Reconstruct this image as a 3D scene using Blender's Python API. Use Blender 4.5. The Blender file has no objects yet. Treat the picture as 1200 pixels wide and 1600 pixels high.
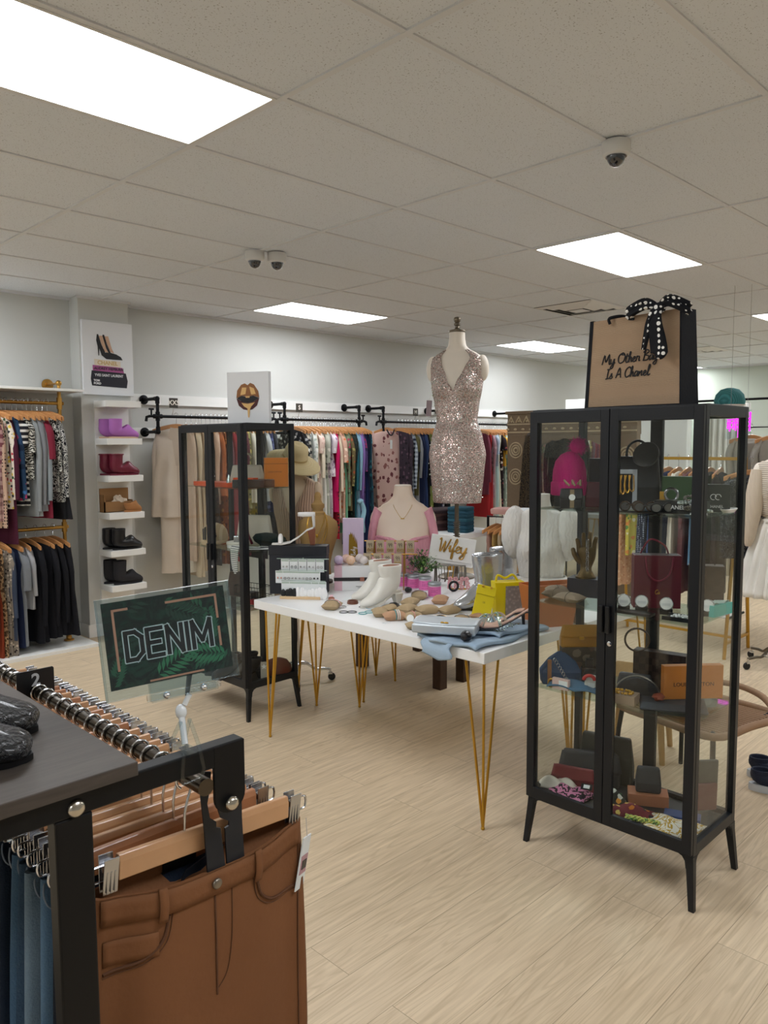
import bpy, bmesh, math, random
from mathutils import Vector, Matrix
random.seed(11)
S = bpy.context.scene
COL = S.collection
PI = math.pi
# ------------------------------------------------------------------ camera
F_PX, YAW, PITCH, ROLL, EYE = 1206.83, 0.786344, -0.0867524, -0.00544596, 1.62
_d = Vector((math.cos(PITCH)*math.cos(YAW), math.cos(PITCH)*math.sin(YAW), math.sin(PITCH)))
_r = Vector((math.sin(YAW), -math.cos(YAW), 0)); _u = _r.cross(_d)
CR = math.cos(ROLL)*_r + math.sin(ROLL)*_u
CU = -math.sin(ROLL)*_r + math.cos(ROLL)*_u
cd = bpy.data.cameras.new('camera'); cam = bpy.data.objects.new('camera', cd); COL.objects.link(cam)
cd.sensor_fit = 'VERTICAL'; cd.sensor_height = 24.0; cd.lens = F_PX/1600*24.0
cd.clip_start = 0.02; cd.clip_end = 100
cam.matrix_world = Matrix(((CR.x, CU.x, -_d.x, 0), (CR.y, CU.y, -_d.y, 0), (CR.z, CU.z, -_d.z, EYE), (0, 0, 0, 1)))
S.camera = cam
# ------------------------------------------------------------------ light, exposure
w = bpy.data.worlds.new('world'); S.world = w; w.use_nodes = True
w.node_tree.nodes['Background'].inputs[0].default_value = (0.9, 0.95, 1, 1)
w.node_tree.nodes['Background'].inputs[1].default_value = 0.05
S.view_settings.view_transform = 'Standard'; S.view_settings.look = 'None'
S.view_settings.exposure = 0.0; S.view_settings.gamma = 1.0; S.view_settings.use_curve_mapping = False
PANEL_W = 15.6          # strength of the ceiling light diffusers
S.cycles.max_bounces = 9; S.cycles.diffuse_bounces = 4; S.cycles.glossy_bounces = 4
S.cycles.transmission_bounces = 8; S.cycles.transparent_max_bounces = 24
S.cycles.caustics_reflective = False; S.cycles.caustics_refractive = False
S.cycles.sample_clamp_indirect = 4.0
S.cycles.use_denoising = True
CEIL = 2.8516; GX, GY, TX, TY = 1.7676, 1.6644, 1.2192, 0.6096

def ray(x, y): return _d + CR*((x-600)/F_PX) - CU*((y-800)/F_PX)
def at_z(x, y, z):
    q = ray(x, y); return q*((z-EYE)/q.z) + Vector((0, 0, EYE))
def at_y(x, y, Y):
    q = ray(x, y); return q*(Y/q.y) + Vector((0, 0, EYE))
def at_x(x, y, X):
    q = ray(x, y); return q*(X/q.x) + Vector((0, 0, EYE))

# ------------------------------------------------------------------ materials
def lin(c):
    if isinstance(c, str):
        c = c.lstrip('#'); c = [int(c[i:i+2], 16)/255 for i in (0, 2, 4)]
        return tuple(v/12.92 if v <= .04045 else ((v+.055)/1.055)**2.4 for v in c) + (1,)
    return tuple(c) + (1,) if len(c) == 3 else tuple(c)
_mats = {}
def M(name, col='#808080', rough=.5, metal=0., coat=0., spec=.5, emis=0., sheen=0., bump=None, trans=0., ior=1.45, vary=0., vscale=8., alpha=1.):
    if name in _mats: return _mats[name]
    m = bpy.data.materials.new(name); m.use_nodes = True; nt = m.node_tree; b = nt.nodes['Principled BSDF']
    b.inputs['Base Color'].default_value = lin(col); b.inputs['Roughness'].default_value = rough
    b.inputs['Metallic'].default_value = metal; b.inputs['Coat Weight'].default_value = coat
    b.inputs['Specular IOR Level'].default_value = spec; b.inputs['Transmission Weight'].default_value = trans
    b.inputs['IOR'].default_value = ior; b.inputs['Sheen Weight'].default_value = sheen; b.inputs['Alpha'].default_value = alpha
    if emis: b.inputs['Emission Color'].default_value = lin(col); b.inputs['Emission Strength'].default_value = emis
    if vary or bump:
        tc = nt.nodes.new('ShaderNodeTexCoord'); no = nt.nodes.new('ShaderNodeTexNoise')
        no.inputs['Scale'].default_value = vscale; no.inputs['Detail'].default_value = 4
        nt.links.new(tc.outputs['Object'], no.inputs['Vector'])
        if vary:
            mx = nt.nodes.new('ShaderNodeMixRGB'); c = lin(col)
            mx.inputs[1].default_value = tuple(v*(1-vary) for v in c[:3])+(1,)
            mx.inputs[2].default_value = tuple(min(1, v*(1+vary)) for v in c[:3])+(1,)
            nt.links.new(no.outputs['Fac'], mx.inputs[0]); nt.links.new(mx.outputs[0], b.inputs['Base Color'])
        if bump:
            n2 = nt.nodes.new('ShaderNodeTexNoise'); n2.inputs['Scale'].default_value = bump[0]; n2.inputs['Detail'].default_value = 3
            nt.links.new(tc.outputs['Object'], n2.inputs['Vector'])
            bp = nt.nodes.new('ShaderNodeBump'); bp.inputs['Strength'].default_value = bump[1]; bp.inputs['Distance'].default_value = .01
            nt.links.new(n2.outputs['Fac'], bp.inputs['Height']); nt.links.new(bp.outputs[0], b.inputs['Normal'])
    _mats[name] = m; return m

def pane_glass(name, tint='#fbfdfc', refl=1.0):
    """window glass: clear body with fresnel reflections"""
    if name in _mats: return _mats[name]
    m = bpy.data.materials.new(name); m.use_nodes = True; nt = m.node_tree; nt.nodes.clear()
    o = nt.nodes.new('ShaderNodeOutputMaterial'); mx = nt.nodes.new('ShaderNodeMixShader')
    t = nt.nodes.new('ShaderNodeBsdfTransparent'); t.inputs[0].default_value = lin(tint)
    g = nt.nodes.new('ShaderNodeBsdfGlossy'); g.inputs['Roughness'].default_value = .02
    f = nt.nodes.new('ShaderNodeLayerWeight'); f.inputs['Blend'].default_value = .5
    pw = nt.nodes.new('ShaderNodeMath'); pw.operation = 'POWER'; pw.inputs[1].default_value = 4.5
    mu = nt.nodes.new('ShaderNodeMath'); mu.operation = 'MULTIPLY_ADD'; mu.inputs[1].default_value = .55*refl; mu.inputs[2].default_value = .02*refl
    nt.links.new(f.outputs['Facing'], pw.inputs[0]); nt.links.new(pw.outputs[0], mu.inputs[0]); nt.links.new(mu.outputs[0], mx.inputs[0])
    nt.links.new(t.outputs[0], mx.inputs[1]); nt.links.new(g.outputs[0], mx.inputs[2]); nt.links.new(mx.outputs[0], o.inputs[0])
    _mats[name] = m; return m

def FAB(kind, *cols, scale=1.0, rough=.85, metal=0., seed=0):
    """procedural cloth / print material"""
    name = 'fabric_%s_%s_%g_%g' % (kind, '_'.join(c.lstrip('#') for c in cols), scale, seed)
    if name in _mats: return _mats[name]
    m = bpy.data.materials.new(name); m.use_nodes = True; nt = m.node_tree; b = nt.nodes['Principled BSDF']
    N = nt.nodes.new; L = nt.links.new
    b.inputs['Roughness'].default_value = rough; b.inputs['Metallic'].default_value = metal
    b.inputs['Specular IOR Level'].default_value = .25
    tc = N('ShaderNodeTexCoord'); mp = N('ShaderNodeMapping'); mp.inputs['Location'].default_value = (seed*1.7, seed*.9, seed*2.3)
    L(tc.outputs['Object'], mp.inputs[0]); V = mp.outputs[0]
    C = [lin(c) for c in cols]
    def ramp(fac, stops, interp='CONSTANT'):
        r = N('ShaderNodeValToRGB'); e = r.color_ramp; e.interpolation = interp
        while len(e.elements) > 1: e.elements.remove(e.elements[-1])
        e.elements[0].position = stops[0][0]; e.elements[0].color = stops[0][1]
        for p, c in stops[1:]:
            k = e.elements.new(p); k.color = c
        L(fac, r.inputs[0]); return r.outputs[0]
    def noise(s, det=3, dist=0.):
        n = N('ShaderNodeTexNoise'); n.inputs['Scale'].default_value = s*scale; n.inputs['Detail'].default_value = det
        n.inputs['Distortion'].default_value = dist; L(V, n.inputs['Vector']); return n.outputs['Fac']
    def voro(s, feat='F1', rnd=1.):
        v = N('ShaderNodeTexVoronoi'); v.feature = feat; v.inputs['Scale'].default_value = s*scale
        v.inputs['Randomness'].default_value = rnd; L(V, v.inputs['Vector']); return v
    def mix(f, a, c):
        x = N('ShaderNodeMixRGB')
        if isinstance(f, (int, float)): x.inputs[0].default_value = f
        else: L(f, x.inputs[0])
        for i, q in ((1, a), (2, c)):
            if isinstance(q, tuple): x.inputs[i].default_value = q
            else: L(q, x.inputs[i])
        return x.outputs[0]
    def wave(s, axis='Z', dist=0., prof='SIN'):
        x = N('ShaderNodeTexWave'); x.bands_direction = axis; x.wave_profile = prof; x.inputs['Scale'].default_value = s*scale
        x.inputs['Distortion'].default_value = dist; x.inputs['Detail'].default_value = 2; x.inputs['Detail Scale'].default_value = 2
        L(V, x.inputs['Vector']); return x.outputs['Fac']
    def lt(f, v):
        x = N('ShaderNodeMath'); x.operation = 'LESS_THAN'; L(f, x.inputs[0]); x.inputs[1].default_value = v; return x.outputs[0]
    bumpsrc = None; bs = .25
    if kind == 'plain':
        col = mix(noise(6), tuple(v*.85 for v in C[0][:3])+(1,), tuple(min(1, v*1.12) for v in C[0][:3])+(1,)); bumpsrc = noise(90, 2)
    elif kind == 'floral':       # petals of several colours scattered over a ground
        v = voro(22); cc = N('ShaderNodeSeparateColor'); L(v.outputs['Color'], cc.inputs[0])
        n = len(C)-1; pet = ramp(cc.outputs[0], [(i/n, C[i+1]) for i in range(n)])
        ad = N('ShaderNodeMath'); ad.operation = 'MULTIPLY_ADD'; L(noise(60), ad.inputs[0]); ad.inputs[1].default_value = .5; L(v.outputs['Distance'], ad.inputs[2])
        col = mix(lt(ad.outputs[0], .62), C[0], pet); bumpsrc = noise(90, 2)
    elif kind == 'stripe':
        col = ramp(wave(9), [(0, C[0]), (.62, C[1])])
    elif kind == 'vstripe':
        col = ramp(wave(9, 'X'), [(0, C[0]), (.62, C[1])])
    elif kind == 'plaid':
        a = ramp(wave(5, 'Z'), [(0, C[0]), (.5, C[1])]); c = ramp(wave(5, 'X'), [(0, C[0]), (.5, C[1])])
        col = mix(.5, a, c)
    elif kind == 'dots':
        v = voro(26, rnd=.15); col = mix(lt(v.outputs['Distance'], .36), C[0], C[1])
    elif kind == 'leopard':
        v = voro(45); col = ramp(v.outputs['Distance'], [(0, C[1]), (.22, C[2] if len(C) > 2 else C[0]), (.34, C[1]), (.5, C[0])])
    elif kind == 'zebra':
        col = ramp(wave(9, 'Z', 9.), [(0, C[0]), (.5, C[1])])
    elif kind == 'swirl':
        col = ramp(noise(9, 2, 3.5), [(0, C[0]), (.46, C[1]), (.56, C[0])] if len(C) < 3 else [(0, C[0]), (.42, C[1]), (.5, C[2]), (.58, C[0])])
    elif kind == 'knit':
        wv = wave(60, 'X'); col = mix(wv, tuple(v*.78 for v in C[0][:3])+(1,), C[0]); bumpsrc = wave(60, 'X'); bs = .6
    elif kind == 'rib':
        col = mix(wave(22, 'X'), tuple(v*.62 for v in C[0][:3])+(1,), C[0]); bumpsrc = wave(22, 'X'); bs = .8
    elif kind == 'ribh':
        col = mix(wave(22, 'Z'), tuple(v*.62 for v in C[0][:3])+(1,), C[0]); bumpsrc = wave(22, 'Z'); bs = .8
    elif kind == 'crinkle':
        col = mix(noise(8), tuple(v*.9 for v in C[0][:3])+(1,), C[0]); bumpsrc = wave(16, 'X', 6.); bs = .5
    elif kind == 'denim':
        col = mix(noise(5, 5), C[0], C[1]); col = mix(.25, col, mix(noise(260, 1), C[0], C[1])); bumpsrc = noise(300, 1); bs = .3
    elif kind == 'satin':
        b.inputs['Roughness'].default_value = .32; b.inputs['Specular IOR Level'].default_value = .6
        col = mix(noise(7), tuple(v*.82 for v in C[0][:3])+(1,), C[0]); bumpsrc = noise(9, 2); bs = .6
    elif kind == 'sequin':       # thousands of small discs, each tilted its own way
        v = voro(260); cc = N('ShaderNodeSeparateColor'); L(v.outputs['Color'], cc.inputs[0])
        n = len(C); col = ramp(cc.outputs[1], [(i/n, C[i]) for i in range(n)])
        gm = N('ShaderNodeVectorMath'); gm.operation = 'SUBTRACT'; L(v.outputs['Color'], gm.inputs[0]); gm.inputs[1].default_value = (.5, .5, .5)
        sc = N('ShaderNodeVectorMath'); sc.operation = 'SCALE'; L(gm.outputs[0], sc.inputs[0]); sc.inputs['Scale'].default_value = .6
        ge = N('ShaderNodeNewGeometry'); ad = N('ShaderNodeVectorMath'); L(ge.outputs['Normal'], ad.inputs[0]); L(sc.outputs[0], ad.inputs[1])
        nm = N('ShaderNodeVectorMath'); nm.operation = 'NORMALIZE'; L(ad.outputs[0], nm.inputs[0]); L(nm.outputs[0], b.inputs['Normal'])
        mt = N('ShaderNodeMath'); mt.operation = 'GREATER_THAN'; L(cc.outputs[2], mt.inputs[0]); mt.inputs[1].default_value = .72; L(mt.outputs[0], b.inputs['Metallic'])
        b.inputs['Roughness'].default_value = .22
    elif kind == 'check':
        ck = N('ShaderNodeTexChecker'); ck.inputs['Scale'].default_value = 30*scale; L(V, ck.inputs[0])
        ck.inputs[1].default_value = C[0]; ck.inputs[2].default_value = C[1]; col = ck.outputs[0]
    elif kind == 'weave':        # coarse burlap
        a = wave(75, 'X', 1.); c = wave(75, 'Z', 1.); f = N('ShaderNodeMath'); f.operation = 'MULTIPLY'; L(a, f.inputs[0]); L(c, f.inputs[1])
        col = mix(f.outputs[0], C[0], C[1]); col = mix(.35, col, mix(noise(7), C[0], C[1])); bumpsrc = f.outputs[0]; bs = .5
    elif kind == 'marble':
        col = mix(noise(10, 6, 2.), C[0], C[1])
    elif kind == 'snake':
        v = voro(55); col = mix(noise(6, 3, 1.), C[0], C[1]); cc = ramp(v.outputs['Distance'], [(0, (1, 1, 1, 1)), (.5, (.35, .35, .35, 1))], 'LINEAR')
        x = N('ShaderNodeMixRGB'); x.blend_type = 'MULTIPLY'; x.inputs[0].default_value = .6; L(col, x.inputs[1]); L(cc, x.inputs[2]); col = x.outputs[0]
    elif kind == 'leaves':
        col = ramp(noise(14, 3, 5.), [(.3, C[0]), (.47, C[1]), (.62, C[2])], 'LINEAR')
    elif kind == 'woodgrain':
        mp.inputs['Scale'].default_value = (1, 9, 9)
        col = mix(noise(9, 5, 1.), C[0], C[1]); bumpsrc = None
    L(col, b.inputs['Base Color'])
    if bumpsrc is not None:
        bp = N('ShaderNodeBump'); bp.inputs['Strength'].default_value = bs; bp.inputs['Distance'].default_value = .004
        L(bumpsrc, bp.inputs['Height']); L(bp.outputs[0], b.inputs['Normal'])
    _mats[name] = m; return m

# ------------------------------------------------------------------ geometry helpers
def T(x=0, y=0, z=0): return Matrix.Translation((x, y, z))
def RX(a): return Matrix.Rotation(a, 4, 'X')
def RY(a): return Matrix.Rotation(a, 4, 'Y')
def RZ(a): return Matrix.Rotation(a, 4, 'Z')
I4 = Matrix.Identity(4)
def catmull(P, n=6, closed=False):
    P = [Vector(p) for p in P]; out = []; N = len(P)
    seg = N if closed else N-1
    for i in range(seg):
        if closed: a, b, c, d = P[(i-1) % N], P[i], P[(i+1) % N], P[(i+2) % N]
        else: a, b, c, d = P[max(i-1, 0)], P[i], P[i+1], P[min(i+2, N-1)]
        for k in range(n):
            t = k/n
            out.append(.5*((2*b)+(c-a)*t+(2*a-5*b+4*c-d)*t*t+(3*b-a-3*c+d)*t*t*t))
    if not closed: out.append(P[-1])
    return out
class MB:
    def __init__(s): s.v = []; s.f = []; s.mi = []
    def add(s, vs, fs, X=I4, mi=0):
        o = len(s.v); s.v += [X @ Vector(v) for v in vs]
        s.f += [tuple(i+o for i in f) for f in fs]; s.mi += [mi]*len(fs); return s
    def box(s, c, d, X=I4, mi=0):
        a, b, e = d[0]/2, d[1]/2, d[2]/2
        vs = [(c[0]+i*a, c[1]+j*b, c[2]+k*e) for k in (-1, 1) for j in (-1, 1) for i in (-1, 1)]
        return s.add(vs, [(0, 2, 3, 1), (4, 5, 7, 6), (0, 1, 5, 4), (2, 6, 7, 3), (0, 4, 6, 2), (1, 3, 7, 5)], X, mi)
    def bx(s, x0, x1, y0, y1, z0, z1, X=I4, mi=0):
        return s.box(((x0+x1)/2, (y0+y1)/2, (z0+z1)/2), (abs(x1-x0), abs(y1-y0), abs(z1-z0)), X, mi)
    def loft(s, rings, X=I4, cap=(True, True), mi=0, closed=True):
        n = len(rings[0]); vs = [p for r in rings for p in r]; fs = []
        for i in range(len(rings)-1):
            for j in range(n if closed else n-1):
                k = (j+1) % n; fs.append((i*n+j, i*n+k, (i+1)*n+k, (i+1)*n+j))
        if closed:
            if cap[0]: fs.append(tuple(range(n))[::-1])
            if cap[1]: fs.append(tuple(range((len(rings)-1)*n, len(rings)*n)))
        return s.add(vs, fs, X, mi)
    def lathe(s, prof, X=I4, seg=24, mi=0, cap=(True, True)):
        return s.loft([[(r*math.cos(2*PI*j/seg), r*math.sin(2*PI*j/seg), z) for j in range(seg)] for r, z in prof], X, cap, mi)
    def cyl(s, p0, p1, r, r1=None, seg=12, mi=0, X=I4):
        return s.tube([p0, p1], r if r1 is None else [r, r1], seg, mi=mi, X=X)
    def tube(s, P, r, seg=8, closed=False, X=I4, mi=0, flat=1.0, up=None):
        P = [Vector(p) for p in P]; n = len(P); rings = []
        nrm = None
        for i, p in enumerate(P):
            if closed: t = P[(i+1) % n]-P[(i-1) % n]
            else: t = P[min(i+1, n-1)]-P[max(i-1, 0)]
            if t.length < 1e-9: t = Vector((0, 0, 1))
            t.normalize()
            if up is not None: a = Vector(up).cross(t)
            elif nrm is None:
                a = t.cross(Vector((0, 0, 1)) if abs(t.z) < .9 else Vector((1, 0, 0)))
            else: a = nrm - t*nrm.dot(t)
            if a.length < 1e-6: a = t.orthogonal()
            a.normalize(); nrm = a; b = t.cross(a)
            rr = r[i] if isinstance(r, (list, tuple)) else r
            rings.append([p + a*(math.cos(2*PI*j/seg)*rr) + b*(math.sin(2*PI*j/seg)*rr*flat) for j in range(seg)])
        if closed:
            vs = [q for g in rings for q in g]; fs = []
            for i in range(n):
                for j in range(seg):
                    k = (j+1) % seg; i2 = (i+1) % n; fs.append((i*seg+j, i*seg+k, i2*seg+k, i2*seg+j))
            return s.add(vs, fs, X, mi)
        return s.loft(rings, X, (True, True), mi)
    def ball(s, c, r, seg=14, rg=9, X=I4, mi=0, noise=0., rnd=None):
        if not isinstance(r, (list, tuple)): r = (r, r, r)
        vs = []; fs = []
        for i in range(rg+1):
            th = PI*i/rg
            for j in range(seg):
                ph = 2*PI*j/seg; q = 1+(random.uniform(-noise, noise) if noise else 0)
                vs.append((c[0]+r[0]*q*math.sin(th)*math.cos(ph), c[1]+r[1]*q*math.sin(th)*math.sin(ph), c[2]+r[2]*q*math.cos(th)))
        for i in range(rg):
            for j in range(seg):
                k = (j+1) % seg; fs.append((i*seg+j, (i+1)*seg+j, (i+1)*seg+k, i*seg+k))
        return s.add(vs, fs, X, mi)
    def prism(s, poly, h, X=I4, mi=0):
        n = len(poly); vs = [(p[0], p[1], 0) for p in poly]+[(p[0], p[1], h) for p in poly]
        fs = [tuple(range(n))[::-1], tuple(range(n, 2*n))]+[(i, (i+1) % n, n+(i+1) % n, n+i) for i in range(n)]
        return s.add(vs, fs, X, mi)
    def grid(s, fn, nu, nv, X=I4, mi=0):
        vs = [fn(i/nu, j/nv) for j in range(nv+1) for i in range(nu+1)]
        fs = [(j*(nu+1)+i, j*(nu+1)+i+1, (j+1)*(nu+1)+i+1, (j+1)*(nu+1)+i) for j in range(nv) for i in range(nu)]
        return s.add(vs, fs, X, mi)
    def build(s, name, mat, parent=None, smooth=None, bevel=0., sub=0, thick=0., loc=None, rot=None, segs=2):
        me = bpy.data.meshes.new(name); me.from_pydata([tuple(v) for v in s.v], [], s.f)
        bm = bmesh.new(); bm.from_mesh(me)
        bmesh.ops.remove_doubles(bm, verts=bm.verts, dist=1e-6)
        bmesh.ops.recalc_face_normals(bm, faces=bm.faces); bm.to_mesh(me); bm.free()
        mats = mat if isinstance(mat, (list, tuple)) else [mat]
        for m in mats: me.materials.append(m)
        if len(mats) > 1 and len(me.polygons) == len(s.mi):
            me.polygons.foreach_set('material_index', s.mi)
        if smooth is not None:
            me.polygons.foreach_set('use_smooth', [True]*len(me.polygons)); me.set_sharp_from_angle(angle=math.radians(smooth))
        o = bpy.data.objects.new(name, me); COL.objects.link(o)
        if parent is not None: o.parent = parent
        if loc is not None: o.location = loc
        if rot is not None: o.rotation_euler = rot
        if thick:
            d = o.modifiers.new('solid', 'SOLIDIFY'); d.thickness = thick; d.offset = 0
        if sub:
            d = o.modifiers.new('sub', 'SUBSURF'); d.levels = sub; d.render_levels = sub
        if bevel:
            d = o.modifiers.new('bevel', 'BEVEL'); d.width = bevel; d.segments = segs; d.limit_method = 'ANGLE'; d.angle_limit = math.radians(35)
        return o
def tag(o, label=None, cat=None, group=None, kind=None):
    if label: o['label'] = label
    if cat: o['category'] = cat
    if group: o['group'] = group
    if kind: o['kind'] = kind
    return o
def thing(name, label, cat, loc=(0, 0, 0), rz=0., group=None, rot=None):
    o = bpy.data.objects.new(name, None); COL.objects.link(o); o.empty_display_size = .05
    o.location = loc; o.rotation_euler = rot if rot else (0, 0, rz)
    return tag(o, label, cat, group)
def struct(o): o['kind'] = 'structure'; return o
def dup(o, loc=None, rz=None, label=None, group=None, parent=None):
    c = o.copy(); COL.objects.link(c)
    if parent is not None: c.parent = parent
    if loc is not None: c.location = loc
    if rz is not None: c.rotation_euler = (0, 0, rz)
    if label: c['label'] = label
    if group: c['group'] = group
    for ch in list(o.children): dup(ch, parent=c)
    return c
def put(o, label, cat, loc=(0, 0, 0), rz=0., group=None, rot=None):
    o.location = loc; o.rotation_euler = rot if rot else (0, 0, rz); return tag(o, label, cat, group)
def text(body, size, X, mat, parent=None, name='lettering', ext=.0006, align='CENTER', shear=0., off=0., sx=1.):
    cu = bpy.data.curves.new(name, 'FONT'); cu.body = body; cu.size = size; cu.extrude = ext
    cu.align_x = align; cu.align_y = 'CENTER'; cu.shear = shear; cu.offset = off; cu.resolution_u = 3
    ob = bpy.data.objects.new('tmp', cu); me = bpy.data.meshes.new_from_object(ob)
    bpy.data.objects.remove(ob); me.transform(X @ Matrix.Diagonal((sx, 1, 1, 1))); me.materials.append(mat); me.name = name
    o = bpy.data.objects.new(name, me); COL.objects.link(o)
    if parent is not None: o.parent = parent
    return o
# handwritten letters as pen strokes, x right, y up, baseline 0, x-height 1, tall 2
PEN = {
 'M': ([[(0, 0), (.35, 1.9), (.8, .5), (1.4, 2), (1.6, .1), (1.9, .1)]], 1.9),
 'y': ([[(0, 1), (.1, .2), (.5, .1), (.8, 1), (.7, -.6), (.3, -.9), (.15, -.6), (1.0, .3)]], .95),
 'O': ([[(.9, 2), (.2, 1.6), (.05, .7), (.5, 0), (1.3, .3), (1.5, 1.3), (1.0, 2), (.7, 1.7), (1.2, 1.6)]], 1.6),
 't': ([[(.35, 1.8), (.2, .4), (.4, 0), (.75, .2)], [(-.05, 1.2), (.7, 1.3)]], .7),
 'h': ([[(0, .2), (.4, 1.6), (.3, 2.1), (.15, 1.5), (.1, 0), (.35, .8), (.65, .9), (.7, .1), (1, .2)]], .95),
 'e': ([[(0, .4), (.5, .6), (.5, .95), (.2, .9), (.1, .3), (.4, 0), (.85, .3)]], .8),
 'r': ([[(0, 0), (.15, 1), (.35, .95), (.65, .9), (.6, .3), (.7, .1), (.9, .2)]], .85),
 'B': ([[(.25, 1.9), (.1, 0)], [(-.1, 1.6), (.5, 2.1), (1.05, 1.7), (.4, 1.1), (1.1, .8), (.9, .1), (.0, .05)]], 1.25),
 'a': ([[(.75, .9), (.3, 1), (.05, .5), (.2, .02), (.6, .4), (.75, .95), (.7, .1), (1, .2)]], .95),
 'g': ([[(.75, .9), (.3, 1), (.05, .5), (.2, .05), (.6, .4), (.75, .95), (.7, -.6), (.35, -.95), (.1, -.6), (.95, .2)]], .95),
 'I': ([[(.1, 1.9), (.7, 1.95)], [(.4, 1.95), (.3, .05)], [(0, 0), (.8, .1)]], .85),
 's': ([[(0, .1), (.45, 1.05), (.4, .6), (.65, .3), (.4, 0), (.1, .1)]], .75),
 'A': ([[(0, 0), (.65, 2), (1.1, 0)], [(.2, .7), (1.05, .8)]], 1.2),
 'C': ([[(1.25, 1.6), (.95, 2), (.3, 1.6), (.1, .7), (.5, 0), (1.2, .35)]], 1.25),
 'n': ([[(0, 0), (.1, 1), (.15, .4), (.5, .98), (.65, .8), (.65, .1), (.95, .2)]], .95),
 'l': ([[(0, .3), (.5, 1.6), (.35, 2.1), (.2, 1.5), (.2, .2), (.45, 0), (.7, .25)]], .65),
 'W': ([[(-.1, 1.7), (.15, 1.9), (.3, .1), (.5, .1), (.85, 1.6), (.9, .1), (1.1, .1), (1.6, 2)]], 1.6),
 'i': ([[(0, .4), (.2, 1), (.2, .15), (.4, .05), (.6, .4)], [(.28, 1.45), (.3, 1.5)]], .5),
 'f': ([[(0, .3), (.55, 1.6), (.4, 2.1), (.25, 1.4), (.2, -.9), (.4, -.8), (.3, 0), (.65, .3)]], .6),
 'v': ([[(0, 1), (.25, 0), (.6, .9), (.8, .9)]], .75),
 'u': ([[(0, 1), (.05, .2), (.3, 0), (.6, .9), (.6, .1), (.9, .2)]], .85),
 'c': ([[(.6, .85), (.3, 1), (.05, .5), (.3, 0), (.75, .3)]], .7),
 'k': ([[(0, .2), (.4, 1.6), (.3, 2.1), (.15, 1.5), (.1, 0)], [(.12, .5), (.55, .95), (.3, .5), (.7, .05), (.9, .2)]], .85),
 ' ': ([], .7),
}
def pen_text(body, h, X, mat, parent, r=None, name='lettering', slant=.12):
    """h = x-height; centred on the origin of X's xy-plane"""
    mb = MB(); wd = sum(PEN[c][1] for c in body); x = -wd/2
    for c in body:
        for st in PEN[c][0]:
            pts = catmull([((x+p[0]+slant*p[1])*h, (p[1]-.7)*h, 0) for p in st], 5)
            mb.tube(pts, r or h*.1, 5, X=X)
        x += PEN[c][1]
    return mb.build(name, mat, parent, smooth=60)
BLK = M('black_metal', '#15171b', .42, .0, spec=.4)
BLKP = M('black_pipe', '#16171a', .45, .7)
WHITE = M('white_paint', '#e9e9e6', .45)
WHITEW = M('white_laminate', '#eceded', .3)
GOLD = M('gold_metal', '#c79a3c', .32, .85)
BRASS = M('brass_pipe', '#b58a45', .35, .9)
CHROME = M('chrome', '#d8dade', .12, 1.)
SILV = M('silver_metal', '#b8b9bd', .25, 1.)
WOODH = M('hanger_wood', '#c08a58', .38, coat=.3, vary=.18, vscale=30)
BLACKP = M('black_plastic', '#101114', .35)
GLASS = pane_glass('clear_glass')
ACRYL = pane_glass('clear_acrylic', '#f3f8fa', 1.8)
SKIN = M('mannequin_cream', '#e3d9cb', .6)
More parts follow.
